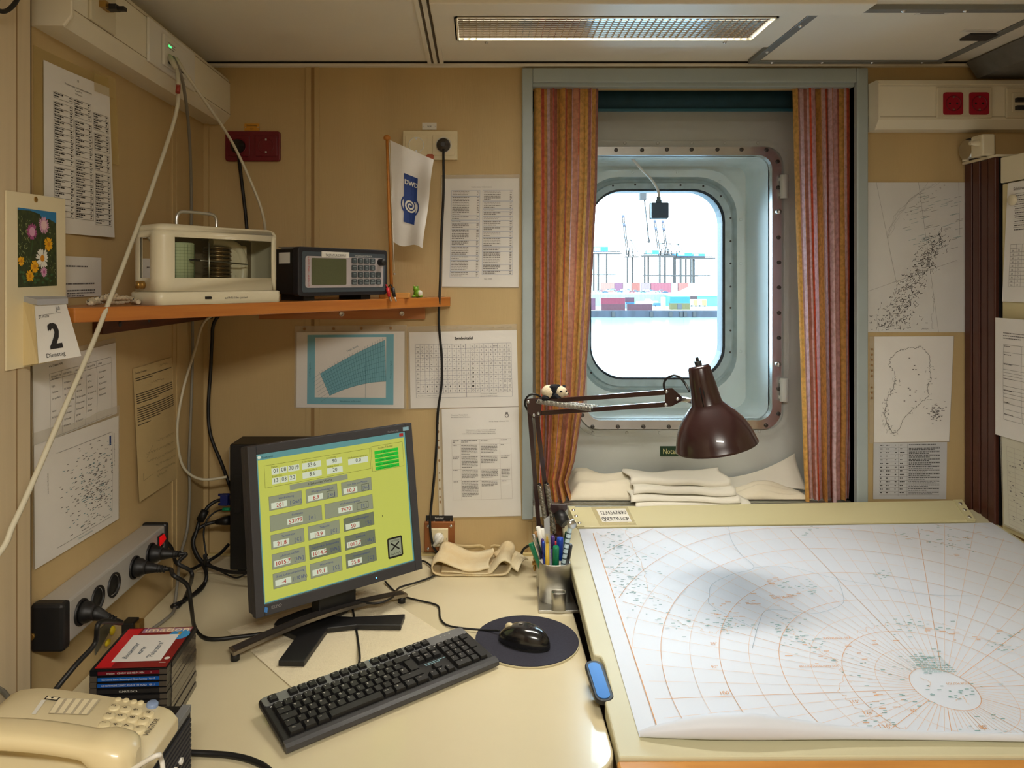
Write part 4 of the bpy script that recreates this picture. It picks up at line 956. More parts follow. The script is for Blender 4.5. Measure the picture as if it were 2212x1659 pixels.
# left wall: map sheet
P = mkp((73, 963), (256, 898), (256, 1121), (75, 1231), X=XL, bulge=.004, off=.004)
b = MB(); ln = MB(); g = MB()
ln.pline(P, (.22, .13), (.9, .13), .0006); ln.pline(P, (.9, .13), (.9, .9), .0006); ln.pline(P, (.22, .93), (.9, .93), .0006)
for k in range(330):
    u = min(.88, max(.24, rp.gauss(.62, .17))); v = min(.9, max(.16, rp.gauss(.55, .2)))
    (b, g)[rp.random() < .3].prect(P, u, v, u+rp.uniform(.012, .035), v+.006)
b.ptext(P, .935, .15, 'Nr.: 26 Meteorologisches Stationsnetz', .003, 'RIGHT', rot=R(90)); b.ptext(P, .13, .35, 'Länder der Antarktis', .003, rot=R(90)); g.ptext(P, .55, .965, 'Deutscher Wetterdienst', .0034)
bl = MB(); bl.prect(P, .86, .16, .885, .25)
sheet('station_map', 'white station map sheet above the power strip', P, film=(-.01, -.1, 1.02, 1.0), prints=(('printed_text', M_ink2, b), ('frame_lines', M_ink2, ln), ('coloured_text', mat('teal_ink', (110, 150, 156), .7), g), ('logo', M_blue, bl)), cat='poster')
# left wall: yellowed letter
P = mkp((287, 797), (371, 772), (387, 1029), (293, 1085), X=XL, bulge=.006, fn=lambda u, v: .008*(1-u)*v)
b = MB(); b.ptext(P, .04, .045, 'Torte Rezi Temperatur', .0042, 'LEFT'); h = MB()
for v0, n_ in ((.075, 2), (.195, 5), (.3, 7)): b.pwords(P, .04, v0, .96, n_, .0165, .0018, 1, rnd=rp, gap=.0008)
b.pwords(P, .04, .425, .4, 1, .02, .0018, 1, rnd=rp)
def scrawl(b, P, u, v, l, amp=.003, wd=.0005, slope=0):
    n_ = int(l*P.w/.0016); pu, pv = u, v
    for k in range(n_):
        nu = u+l*(k+1)/n_; nv = v+slope*l*(k+1)/n_+rp.uniform(-amp, amp)/P.h
        if rp.random() < .88: b.pline(P, (pu, pv), (nu, nv), wd)
        pu, pv = nu, nv
for u, v, l in ((.62, .03, .26), (.38, .14, .34), (.4, .6, .5), (.18, .665, .7), (.18, .73, .76), (.38, .79, .55), (.4, .845, .5), (.4, .88, .25)): scrawl(h, P, u, v, l, slope=.03)
for a, c in (((.18, .7), (.32, .62)), ((.1, .86), (.3, .845)), ((.1, .86), (.1, .8))): h.pline(P, a, c, .0006)
sheet('yellowed_letter', 'yellowed letter with typed lines and handwriting', P, M_aged, prints=(('printed_text', M_ink, b), ('handwriting', mat('pencil', (92, 84, 70), .8), h)), cat='letter')
# right of the window: two maps and a wind table
P = mkp((1871, 394), (2088, 394), (2088, 718), (1871, 718), Y=YB, off=.002)
b = MB(); g = MB()
def wiggle(b, pts, wd=.0005, amp=.003, n=6):
    prev = None
    for i in range(len(pts)-1):
        for k in range(n):
            t = k/n; q = (pts[i][0]+(pts[i+1][0]-pts[i][0])*t+rp.uniform(-amp, amp)/P.w, pts[i][1]+(pts[i+1][1]-pts[i][1])*t+rp.uniform(-amp, amp)/P.h)
            if prev: b.pline(P, prev, q, wd)
            prev = q
for l in ([(.1, 0), (.3, .67)], [(.52, 0), (.72, 1)], [(0, .73), (.9, .52)], [(.92, 0), (.93, .35), (1, .4)]): b.pline(P, *l[:2], .0005)
for o_ in range(4): wiggle(g, [(.75-.04*o_, 0), (.5-.03*o_, .08+.02*o_), (.3, .2+.02*o_), (.18+.01*o_, .4)], .0004, .004)
wiggle(g, [(.66, .75), (.68, .8), (.64, .9), (.68, 1)], .0006, .004); wiggle(g, [(.12, 1), (.1, .9), (.15, .8)], .0004)
dk = MB()
for k in range(620):
    t = rp.random(); u = .74-.52*t+.045*rp.gauss(0, 1)*(1+t); v = .34+.64*t+.03*rp.gauss(0, 1)
    a = rp.gauss(2.2, .7); bb_ = dk if rp.random() < .65 else b; wd_ = rp.uniform(.0005, .0013)
    for _ in range(rp.randrange(2, 5)):
        l = rp.uniform(.001, .004); u2, v2 = u+l*math.cos(a)/P.w, v+l*math.sin(a)/P.h
        if 0 < u2 < .97 and 0 < v2 < .99 and 0 < u < .97 and 0 < v < .99: bb_.pline(P, (u, v), (u2, v2), wd_)
        u, v = u2, v2; a += rp.uniform(-1.2, 1.2)
tl = MB()
for k in range(60):
    u, v = rp.uniform(.35, .9), rp.uniform(.08, .45); (tl if k % 2 else b).pline(P, (u, v), (u+.07, v-.012), .0007)
for i, ch_ in enumerate('SHETLAND'): b.ptext(P, .5+.04*i, .15-.018*i, ch_, .004, rot=R(28))
for i, ch_ in enumerate('SOUTH'): b.ptext(P, .38+.035*i, .25-.028*i, ch_, .004, rot=R(30))
b.ptext(P, .58, .98, 'LARSEN', .004); b.ptext(P, .6, 1.0-.06, 'ICE', .003)
sheet('peninsula_map', 'large grey map of a rugged peninsula taped to the wall', P, mat('map_paper', (216, 216, 212), .6, var=.03, scale=8), prints=(('map_lines', M_ink2, b), ('contours', mat('contour_grey', (150, 148, 146), .8), g), ('relief', M_ink, dk), ('place_names', mat('teal_ink', (110, 150, 156), .7), tl)), cat='map')
P = mkp((1889, 727), (2060, 726), (2050, 953), (1888, 956), Y=YB, bulge=.003)
b = MB(); g = MB()
coast = [(.2, .2), (.32, .13), (.45, .11), (.58, .1), (.65, .14), (.7, .2), (.7, .3), (.72, .42), (.68, .48), (.7, .56), (.6, .63), (.48, .7), (.38, .78), (.32, .88), (.26, .92), (.2, .86), (.15, .8), (.14, .7), (.16, .6), (.22, .52), (.27, .42), (.24, .32), (.18, .27), (.2, .2)]
for i in range(len(coast)-1):
    prev = coast[i]
    for k in range(1, 9):
        t = k/8; q = (coast[i][0]+(coast[i+1][0]-coast[i][0])*t+rp.uniform(-.014, .014), coast[i][1]+(coast[i+1][1]-coast[i][1])*t+rp.uniform(-.009, .009)); b.pline(P, prev, q, .0009); prev = q
for k in range(90):
    i = rp.randrange(14, 21) if rp.random() < .7 else rp.randrange(6, 12); u = coast[i][0]+rp.uniform(-.05, .05); v = coast[i][1]+rp.uniform(-.04, .04); a = rp.uniform(-.3, .3) if rp.random() < .5 else rp.uniform(1, 2); b.pline(P, (u, v), (u+.03*math.cos(a), v+.02*math.sin(a)), .0006)
for k in range(70): u, v = rp.gauss(.8, .05), rp.gauss(.72, .035); g.prect(P, u, v, u+.02, v+.006)
for k in range(12): u, v = rp.uniform(.35, .55), rp.uniform(.2, .7); g.prect(P, u, v, u+.02, v+.008)
t = sheet('island_map', 'white sheet with the outline of a large island', P, film=(-.06, 0, 1.01, 1.01), prints=(('coast_line', M_ink, b), ('place_names', M_ink2, g)), cat='map')
for i in range(9): c = MB(); c.pdisc(P, -.03, .12+i*.05+(i > 5)*.06, .0028, 8, off=.0002, sy=1.2); c.build('punch_hole', mat('hole_shadow', (150, 116, 76), .8), t)
P = mkp((1887, 957), (2046, 955), (2044, 1078), (1886, 1078), Y=YB)
b = MB(); ln = MB()
for j in range(14): ln.pline(P, (.08, .08+j*.065), (.9, .08+j*.065), .0005)
for c_ in (.34, .46): ln.pline(P, (c_, .02), (c_, .95), .0005)
for j in range(14):
    for u0, u1 in ((.09, .14), (.17, .24), (.29, .32), (.36, .44)): b.pwords(P, u0, .035+j*.065, u1, 1, .03, .0022, 1, rnd=rp)
    b.pwords(P, .48, .03+j*.065, .9, 2 if j else 1, .027, .0018, 1, rnd=rp)
sheet('wind_table', 'small sheet with a dense wind force table above the table rail', P, mat('grey_paper', (196, 198, 200), .6), prints=(('printed_text', M_ink, b), ('table_lines', M_ink2, ln)), cat='poster')
# ------------------------------------------------------------------ right wall: brown ribbed column, board with papers
XB = 1.332; XK = XB+.05
t = thing('folding_strap', 'dark brown ribbed vertical panel with a cream roller bracket on top', 'panel', (XK-.03, 1.88, .87))
zt = 1.815
for i in range(4):
    y0 = 1.944-i*.031; MB().bb(XB-.002-(i == 3)*.004, XK, y0-.0255, y0, .872, zt).build('rib', mat('brown_lacquer', (78, 42, 32), .35, var=.08, scale=20), t, bevel=.003)
MB().bb(XB+.004, XK, 1.824, 1.944, .872, zt).build('backing', M_black, t)
MB().bb(XB-.006, XK, 1.818, 1.948, zt, zt+.006).build('cap', M_cream, t)
MB().bb(XB-.03, XB+.003, 1.835, 1.880, zt+.006, zt+.062).build('bracket', M_cream, t, bevel=.004)
MB().cyl((XB-.02, 1.915, zt+.035), (XB+.01, 1.915, zt+.035), .026, n=20).build('roller', M_alu, t)
MB().bb(XB+.005, XK, 1.9, 1.95, zt+.006, zt+.07).build('side_plate', M_dark, t)
MB().lathe([(.008, 0), (.008, .012), (.005, .013), (.005, .022), (.002, .022), (.002, .014)], (XB-.03, 1.851, zt+.040), (-1, 0, 0), n=14).build('knob', M_cream, t)
for y in (1.925, 1.855): MB().cyl((XB-.012, y, zt+.006), (XB-.012, y, zt+.014), .008, n=12).build('bolt', M_cream, t)
YK = XB*F/(2161-CX)
t = thing('notice_board', 'cream metal notice board on the right wall', 'board', (XB, 1.4, .87))
zz = lambda py: at(0, py, YK).z
MB().bb(XB, XK, .6, YK, zz(396), zz(341)).build('top_rail', M_cream, t, bevel=.002)
MB().bb(XB+.003, XK, .6, YK-.004, .868, zz(399)).build('panel', mat('board_cream', (206, 194, 148), .45, var=.03, scale=8), t)
def rpatch(TL, BR_y, wd, h, skew=0.0, X=XB, bulge=0):
    a = onX(TL[0], TL[1], X); b_ = a+Vector((0, -wd, 0)); d = a+Vector((0, skew, -h)); return Patch(a, b_, b_+Vector((0, skew, -h)), d, bulge=bulge)
P = rpatch((2177, 396), 0, .297, .297, .02, X=XB-.001)
b = MB(); ln = MB(); b.ptext(P, .07, .07, 'Schlüsseltafel', .0075, 'LEFT')
for j in range(9): ln.pline(P, (.09, .1+j*.035), (.9, .1+j*.035), .0007); b.pwords(P, .1, .115+j*.035, .5, 1, .02, .002, rnd=rp)
for j in range(12): ln.pline(P, (.07, .52+j*.032), (.9, .52+j*.032), .0006)
for i in range(14): ln.pline(P, (.07+i*.064, .52), (.07+i*.064, .87), .0006)
for j in range(10): b.ptext(P, .1, .58+j*.032, '%d0' % j, .0045); b.pring(P, .165, .57+j*.032, .002, .0006, 8)
sheet('code_sheet', 'white code sheet held by a round magnet on the board', P, prints=(('printed_text', M_ink, b), ('table_lines', M_ink2, ln)), cat='poster')
p = onX(2189, 432, XB-.002); o = MB(); o.lathe([(.0135, 0), (.0135, .005), (.011, .008), (0, .008)], p, (-1, 0, 0), n=20); o.single('magnet', 'round cream magnet on the notice board', 'magnet', M_cream)
P = rpatch((2150, 686), 0, .21, .297, .0, X=XB-.012, bulge=.006)
b = MB(); ln = MB(); b.pwords(P, .14, .12, .8, 3, .022, .002, rnd=rp); table(ln, P, .15, .22, .9, .85, [0, .4, .7, 1], [0, .1, .25, .33, .37, .41, .45, .55, .6, .65, .7, .78, .86, .93, 1], .0006)
for v in (.23, .3, .38, .5, .6, .7, .8): b.pwords(P, .16, v, .35, 1, .02, .002, rnd=rp)
sheet('form_sheet', 'white form with a ruled table, bent off the board', P, prints=(('printed_text', M_ink2, b), ('table_lines', M_ink2, ln)), cat='poster')
P = rpatch((2163, 941), 0, .3, .22, -.01, X=XB-.008, bulge=.004)
b = MB(); ln = MB(); table(ln, P, .06, .1, .95, .97, [0, .1, .25, .35, .5, .65, .8, 1], [i/16 for i in range(17)], .0005)
for k in range(60): u, v = rp.uniform(.06, .5), rp.uniform(.12, .92); b.prect(P, u, v, u+.02, v+.008)
sheet('ruled_form', 'pale greenish form with small squares low on the board', P, mat('form_paper', (206, 204, 184), .6), film=(-.02, -.06, 1.0, 1.02), prints=(('printed_text', M_ink2, b), ('table_lines', mat('table_pale', (170, 160, 150), .8), ln)), cat='poster')

# ------------------------------------------------------------------ desk
ZD = .75; DX1 = .218
poly = [(XL+.002, YB-.002)]+[(DX1, YB-.002)]
for i in range(9): a = R(90*i/8); poly.append((DX1-.05+.05*math.cos(a), 1.145-.06*math.sin(a)))
poly += [(-.30, 1.085), (-.36, 1.06), (-.39, 1.0), (-.40, .70), (XP+.002, .70), (XP+.002, YP+.002), (XL+.002, YP+.002)]
dk = thing('desk', 'cream laminate desk along the wall under the shelf', 'desk', (-.25, 1.5, 0))
MB().prism(poly, lambda x, y, d: Vector((x, y, d)), ZD-.03, ZD-.0006).build('top', M_desk, dk, bevel=.004, seg=3)
MB().bb(-.70, -.42, .75, 1.88, .0, ZD-.03).build('pedestal', M_table, dk)
MB().bb(.16, .20, 1.25, 1.88, 0, ZD-.03).build('side_panel', M_table, dk)
MB().bb(XL+.002, DX1, YB-.012, YB-.002, ZD, ZD+.006).build('back_seal', mat('seal_yellow', (206, 186, 128), .6), dk)

# ------------------------------------------------------------------ chart table (slightly raised towards the back) and chart
TX0, TX1 = .220, XB+.006
def tp(X, Y, up=0): return Vector((X, Y, tz(X, Y)+up))
tb = thing('chart_table', 'inclined cream chart table below the window', 'table', (.8, 1.5, 0))
def tslab(b, poly, z0, z1): return b.prism(poly, lambda x, y, d: tp(x, y, d), z0, z1)
cut = [(TX0, 1.105), (TX1, 1.09), (TX1, 1.93), (TX0, 1.93), (TX0, 1.505)]
e = MB(); cc = [(TX0, 1.105), (TX1, 1.09), (TX1, 1.915), (TX0, 1.915)]
s0 = onT(1283, 1418); s1 = onT(1320, 1508)
cc += [(TX0, s0.y+.006), (TX0+.012, s0.y), (TX0+.016, s0.y-.02), (TX0+.016, s1.y+.02), (TX0+.012, s1.y), (TX0, s1.y-.006)]
tslab(e, cc, -.028, 0).build('top', M_table, tb, bevel=.003)
e = MB(); e.hexa([(TX0-.004, 1.02, .70), (TX1, 1.01, .715), (TX1, 1.088, .715), (TX0-.004, 1.103, .70), (TX0-.004, 1.02, .751), (TX1, 1.01, .766), (TX1, 1.088, .772), (TX0-.004, 1.103, .757)]); e.build('front_rail', M_ltwood, tb, bevel=.004)
e = MB(); e.hexa([tp(TX0+.01, 1.15, -.15), tp(TX0+.03, 1.15, -.15), tp(TX0+.03, 1.9, -.25), tp(TX0+.01, 1.9, -.25), tp(TX0+.01, 1.15, -.028), tp(TX0+.03, 1.15, -.028), tp(TX0+.03, 1.9, -.028), tp(TX0+.01, 1.9, -.028)]); e.build('side_board', M_black, tb)
for x in (TX0+.05, TX1-.06): MB().bb(x, x+.05, 1.7, 1.75, 0, .8).build('leg', M_dark, tb)
# rail along the back edge
q = [onT(1247, 1138, .006), onT(2108, 1125, .006), at(2078, 1080, 1.915), at(1227, 1095, 1.915)]
rl_ = thing('table_rail', 'flat cream rail bar along the back of the chart table', 'rail', (.8, 1.87, q[0].z))
e = MB(); e.hexa([Vector((p.x, p.y, tz(p.x, p.y)+.0005)) for p in q]+q); e.build('bar', mat('rail_enamel', (202, 195, 152), .4), rl_, bevel=.002)
RP = Patch(q[3], q[2], q[1], q[0])
for u0, u1 in ((0, .018), (.978, 1)):
    e = MB(); e.hexa([RP.pt(u0, 1, -.001), RP.pt(u1, 1, -.001), RP.pt(u1, 0, -.001), RP.pt(u0, 0, -.001), RP.pt(u0, 1, .002), RP.pt(u1, 1, .002), RP.pt(u1, 0, .002), RP.pt(u0, 0, .002)]); e.build('end_strip', mat('rail_enamel', (202, 195, 152), .4), rl_)
    for v in (.2, .5, .85): MB().lathe([(0, .0022), (.0035, .0018), (.0048, 0)], RP.pt((u0+u1)/2, v, .002), RP.n, n=12).build('screw', M_alu, rl_)
s = MB(); s.prect(RP, .068, .14, .142, .8, .0006); s.build('sticker', M_white, rl_)
s = MB()
for i, (a, c_) in enumerate(zip('1234567890', 'QWERTYUIOP')):
    s.ptext(RP, .0745+i*.0068, .43, a, .0150, off=.0012, sx=.62); s.ptext(RP, .0745+i*.0068, .74, c_, .0150, off=.0012, sx=.62)
s.build('lettering', M_ink, rl_)
s = MB(); s.prect(RP, .057, .02, .15, .97, .0003); s.build('tape', filmmat('clear_tape', (190, 170, 120), .25), rl_)
# the chart: page with a curled front edge
cTL, cTR, cBL = onT(1250, 1143, .002), onT(2068, 1127, .002), onT(1381, 1590, .002)
fyL, fyR = cBL.y, 1.104
def cx0(Y): return cTL.x+(cBL.x-cTL.x)*(cTL.y-Y)/(cTL.y-cBL.y)
def cp(u, v, off=0):                                   # chart coordinates to space
    Yb = cTL.y; Yf = fyL+(fyR-fyL)*u; Y = Yb+(Yf-Yb)*v; X0 = cx0(Y); X = X0+(1.325-X0)*u
    return tp(X, Y, .0025+.0012*math.sin(7*u+2)*math.sin(5*v)+off)
ch = thing('sea_chart', 'large white polar sea chart spread on the inclined table', 'chart', (.8, 1.5, tz(.8, 1.5)))
e = MB(); e.grid(lambda u, v: cp(u, v), 40, 30)
def curl(u, v):
    r = interp([(0, .004), (.02, .008), (.10, .017), (.17, .018), (.30, .009), (.42, .006), (.7, .005), (1.01, .0045)], u); a = v*R(205)
    p = cp(u, 1); q_ = cp(u, .9); d = (p-q_); d.normalize()
    return p+d*(r*math.sin(a))+Vector((0, 0, 1))*(r*(1-math.cos(a)))
e.build('page', mat('chart_paper', (212, 218, 228), .5, var=.01, scale=5), ch)
e = MB(); e.grid(curl, 60, 10); e.build('curled_edge', mat('chart_paper', (212, 218, 228), .5), ch)
class CP:                                              # printing frame in table coordinates (metres)
    w = h = 1.0
    @staticmethod
    def pt(u, v, off=0):
        return Vector((u, v, tz(u, v)+.0042+off))
cB, cF = cTL.y-.004, fyR+.006
XA = lambda Y: cx0(Y)+(onT(1276, 1141).x-cTL.x)        # printed frame on the left
def inside(x, y): return XA(y) < x < 1.30-.0*y and fyL+(fyR-fyL)*max(0, (x-.25)/1.05)+.004 < y < cB
def chline(b, pts, wd):
    for a, c_ in zip(pts, pts[1:]):
        if inside(*a) and inside(*c_):
            d = Vector((c_[0]-a[0], c_[1]-a[1])); 
            if d.length < 1e-7: continue
            n_ = Vector((-d.y, d.x)).normalized()*wd/2
            b.quad(CP.pt(a[0]+n_.x, a[1]+n_.y), CP.pt(c_[0]+n_.x, c_[1]+n_.y), CP.pt(c_[0]-n_.x, c_[1]-n_.y), CP.pt(a[0]-n_.x, a[1]-n_.y))
pole = onT(2040, 1492); PX, PY = pole.x, pole.y
r1 = abs(onT(1968, 1485).x-PX); dr = abs(onT(1900, 1480).x-onT(1966, 1480).x)
org = MB(); org2 = MB()
for k_ in range(22):
    r = r1+k_*dr; n_ = 160; chline(org if k_ % 2 == 0 else org2, [(PX+r*math.cos(2*PI*i/n_), PY+r*math.sin(2*PI*i/n_)) for i in range(n_+1)], .0009 if k_ % 2 == 0 else .0006)
for k_ in range(72):
    a = 2*PI*k_/72+.03; rr0 = r1 if k_ % 2 == 0 else r1; rr1 = 2.0
    chline(org if k_ % 6 == 0 else org2, [(PX+(rr0+(rr1-rr0)*i/90)*math.cos(a), PY+(rr0+(rr1-rr0)*i/90)*math.sin(a)) for i in range(91)] if (k_ % 2 == 0 or True) and not (k_ % 2 and False) else [], .0009 if k_ % 6 == 0 else .0006)
chline(org, [(XA(y)+.0005, y) for y in [fyL+.01+(cB-fyL-.01)*i/30 for i in range(31)]], .0016)
tl_ = onT(2062, 1127); tr_ = onT(2215, 1240)
org.build('graticule', mat('chart_orange', (214, 160, 112), .7), ch); org2.build('fine_graticule', mat('chart_orange_pale', (226, 190, 160), .7), ch)
gn = MB(); on = MB(); cl = MB(); rc = random.Random(9)
def cluster(b, n, x, y, sx, sy, lw=.009):
    for _ in range(n):
        p = onT(rc.gauss(x, sx), rc.gauss(y, sy)); l = rc.uniform(.3, 1)*lw
        if inside(p.x, p.y) and inside(p.x+l, p.y): b.quad(CP.pt(p.x, p.y), CP.pt(p.x+l, p.y), CP.pt(p.x+l, p.y+.0016), CP.pt(p.x, p.y+.0016))
for a in ((70, 1330, 1190, 30, 30), (70, 1350, 1240, 30, 30), (40, 1380, 1300, 36, 22), (26, 1480, 1345, 60, 12), (24, 1560, 1355, 36, 10), (40, 1695, 1360, 20, 18), (16, 1710, 1268, 20, 6), (12, 1750, 1282, 20, 5), (34, 1960, 1358, 50, 14), (40, 1985, 1440, 22, 14), (20, 1750, 1395, 20, 8), (24, 2060, 1500, 40, 10), (24, 2120, 1590, 50, 16), (24, 2010, 1160, 50, 12), (16, 2060, 1180, 30, 8), (10, 1745, 1150, 16, 8), (14, 1900, 1245, 12, 4), (20, 2180, 1395, 22, 12), (14, 1840, 1450, 30, 20), (14, 1900, 1560, 30, 12), (10, 1960, 1520, 40, 12)): cluster(gn, *a)
for a in ((12, 1600, 1310, 40, 6), (10, 1690, 1290, 36, 5), (12, 1800, 1410, 60, 20), (12, 1890, 1530, 30, 30), (16, 2060, 1165, 60, 14), (8, 1560, 1340, 26, 8), (8, 1670, 1262, 12, 6), (10, 2060, 1370, 50, 8), (10, 2150, 1600, 60, 10)): cluster(on, *a, .014)
def coastl(pts, amp=.004, n=10):
    w_ = []
    for a, c_ in zip(pts, pts[1:]):
        A, B = onT(*a), onT(*c_)
        for k_ in range(n): f_ = k_/n; w_.append((A.x+(B.x-A.x)*f_+rc.uniform(-amp, amp), A.y+(B.y-A.y)*f_+rc.uniform(-amp, amp)))
    chline(cl, w_, .0007)
coastl([(1320, 1145), (1350, 1150), (1390, 1230), (1400, 1280), (1440, 1290), (1452, 1300)], .003); coastl([(1430, 1335), (1500, 1360), (1540, 1372), (1570, 1365), (1590, 1350)], .006)
coastl([(1690, 1350), (1735, 1390), (1790, 1420), (1820, 1450), (1815, 1500), (1860, 1540), (1890, 1560), (1960, 1580)], .006); coastl([(1850, 1370), (1920, 1350), (2010, 1362), (2090, 1380), (2200, 1400)], .005)
coastl([(1990, 1470), (2010, 1478), (2005, 1490)], .002); coastl([(2060, 1520), (2080, 1510), (2095, 1530)], .002)
b2 = MB()
def route(pts): 
    w_ = smooth_path([onT(*p) for p in pts], 10)
    for a, c_ in zip(w_, w_[1:]):
        d = Vector((c_.x-a.x, c_.y-a.y)); n_ = Vector((-d.y, d.x)).normalized()*.0004 if d.length > 1e-7 else Vector((0, 0))
        b2.quad(CP.pt(a.x+n_.x, a.y+n_.y), CP.pt(c_.x+n_.x, c_.y+n_.y), CP.pt(c_.x-n_.x, c_.y-n_.y), CP.pt(a.x-n_.x, a.y-n_.y))
route([(1574, 1141), (1580, 1170), (1600, 1200), (1628, 1230), (1580, 1245), (1540, 1265), (1532, 1290), (1540, 1315), (1638, 1366)]); route([(1806, 1250), (1820, 1285), (1818, 1310), (1770, 1328), (1740, 1328), (1660, 1322), (1640, 1350), (1625, 1405)]); route([(1628, 1230), (1700, 1228), (1808, 1254), (1900, 1270), (2000, 1288), (2150, 1292)])
gn.build('station_text', mat('chart_green', (120, 160, 156), .7), ch); on.build('place_names', mat('chart_orange', (214, 160, 112), .7), ch); cl.build('coast_line', mat('chart_orange_pale', (226, 190, 160), .7), ch); b2.build('route_line', mat('chart_grey', (150, 172, 186), .7), ch)
tx = MB()
class CPT(CP): pass
for s_, x, y, sz in (('SCOTIA SEA', 1690, 1295, .006), ('SOUTH POLE', 2072, 1484, .005), ('WEDDELL SEA', 1810, 1385, .006), ('BELLINGSHAUSEN SEA', 1770, 1446, .005), ('140°', 1958, 1600, .010), ('170°W', 2090, 1612, .010), ('180°', 2125, 1612, .010), ('130°', 1916, 1580, .009), ('120°', 1878, 1548, .008), ('80°', 2128, 1580, .008), ('80', 1975, 1543, .007), ('110°', 1848, 1524, .007), ('100°', 1568, 1505, .008), ('90°', 1545, 1448, .007), ('80°', 1543, 1397, .007)):
    p = onT(x, y); 
    if inside(p.x, p.y):
        vs, fs, wd = text_mesh(s_); k_ = sz/.7; tx.add([CP.pt(p.x+(vx-wd/2)*k_, p.y+vy*k_, .0002) for vx, vy in vs], fs)
tx.build('lettering', mat('chart_orange', (214, 160, 112), .7), ch)
e = MB()
for n_ in range(9):
    p = onT(1965+n_*4, 1424+n_*4.2)
    for k_ in range(7): 
        x = p.x+k_*.0085; e.quad(CP.pt(x, p.y, .0003), CP.pt(x+.0068, p.y, .0003), CP.pt(x+.0068, p.y+.0013, .0003), CP.pt(x, p.y+.0013, .0003))
e.build('dense_text', mat('chart_green', (120, 160, 156), .7), ch)

# black oval recess handle with a blue reflection painted on its dark face, in the gap between desk and table
c0 = onT(1294, 1466, .004)
h0, h1 = onT(1283, 1432, .004), onT(1306, 1502, .004); d = (h1-h0); l = d.length; d.normalize(); sd = Vector((1, 0, 0)); sd = (sd-d*sd.dot(d)).normalized(); nn = sd.cross(d).normalized()
nn = nn if nn.z > 0 else -nn
t = thing('recess_handle', 'black oval handle with a painted blue reflection on its face at the table edge', 'handle', c0)
fr = lambda x, y, dd: h0+(h1-h0)*.5+sd*x+d*y+nn*(dd-.006)
MB().prism(rr(-.017, .017, -l/2-.012, l/2+.010, .015, 6), fr, -.006, .003).build('body', M_black, t, bevel=.002)
MB().prism(rr(-.012, .011, -l/2-.004, l/2+.004, .0105, 6), fr, .003, .0042).build('face', mat('blue_reflection', (66, 128, 206), .2), t)
# ------------------------------------------------------------------ corner shelf and what stands on it
ZS = 1.454; SA = Vector((-.666, 1.18, ZS)); SB = Vector((-.072, 1.928, ZS))
sh_ = thing('corner_shelf', 'orange wooden corner shelf above the monitor', 'shelf', (-.5, 1.7, ZS-.025))
MB().prism([(XL, YB), (SB.x, YB), (SB.x, SB.y), (SA.x, SA.y), (XL+.002, SA.y+.012)], lambda x, y, d: Vector((x, y, d)), ZS-.025, ZS).build('board', M_wood, sh_, bevel=.0015)
MB().bb(XL, XL+.021, 1.378, YB, 1.395, ZS-.025).build('cleat', M_wood2, sh_)
MB().bb(at(560, 0, 1.93).x, at(918, 0, 1.93).x, 1.93, YB, 1.394, ZS-.025).build('cleat', M_wood, sh_)
for px, py in ((738, 678), (868, 677)):
    MB().lathe([(.007, 0), (.006, .002), (.0045, .001), (0, .0012)], at(px, py, 1.93), (0, -1, 0), n=14).build('screw', M_chrome, sh_)
for px in (259, 322): MB().lathe([(.006, 0), (.005, .002), (0, .001)], onX(px, 700-(px-259)*.15, XL+.021), (1, 0, 0), n=12).build('screw', M_dark, sh_)
sx = (SB-SA); sx.z = 0; sx.normalize(); sy = Vector((-sx.y, sx.x, 0))
def shelf_frame(px, inset, z):                         # frame whose x runs along the shelf front edge
    h = (px-CX)/F; n_ = sy; A = SA+sy*inset
    # point on line A + s*sx with X = h*Y
    s = (h*A.y-A.x)/(sx.x-h*sx.y); o = A+sx*s; o.z = z
    return basis(o, sx, sy, (0, 0, 1))
# barograph
MBG = shelf_frame(343, .004, ZS)
bg_ = thing('barograph', 'cream barograph in a glazed case on the shelf', 'barograph', None, M=MBG)
W_, D_, H_ = .262, .102, .150
L = rr(-.004, W_+.004, -.004, D_+.004, .014, 4)
def lp(pts, z, s=0): return [Vector((x, y, z)) for x, y in pts]
MB(MBG).loops([lp(L, 0), lp(L, .022), lp(rr(-.002, W_+.002, -.002, D_+.002, .014, 4), .024)], cap0=True, cap1=True).build('base', M_cream, bg_)
out = []
ol = rr(0, W_, 0, D_, .02, 5)
win_f, win_s = (.030, .243), (.030, .070)
pts = []
for i, p in enumerate(ol):
    q = ol[(i+1) % len(ol)]; pts.append(p)
    if abs(p[1]) < 1e-6 and abs(q[1]) < 1e-6: pts += [(win_f[0], 0), (win_f[1], 0)] if p[0] < q[0] else [(win_f[1], 0), (win_f[0], 0)]
    if abs(p[0]) < 1e-6 and abs(q[0]) < 1e-6: pts += [(0, win_s[0]), (0, win_s[1])] if p[1] < q[1] else [(0, win_s[1]), (0, win_s[0])]
zl = [.0245, .050, .126, .138]; n_ = len(pts); vs = []; fs = []
for z in zl: vs += [(x, y, z) for x, y in pts]
inw = lambda p, q: (abs(p[1]) < 1e-6 and abs(q[1]) < 1e-6 and min(p[0], q[0]) > win_f[0]-1e-5 and max(p[0], q[0]) < win_f[1]+1e-5) or (abs(p[0]) < 1e-6 and abs(q[0]) < 1e-6 and min(p[1], q[1]) > win_s[0]-1e-5 and max(p[1], q[1]) < win_s[1]+1e-5)
for k_ in range(3):
    for i in range(n_):
        j = (i+1) % n_
        if k_ == 1 and inw(pts[i], pts[j]): continue
        fs.append((k_*n_+i, k_*n_+j, (k_+1)*n_+j, (k_+1)*n_+i))
o = MB(MBG); o.add(vs, fs, True)
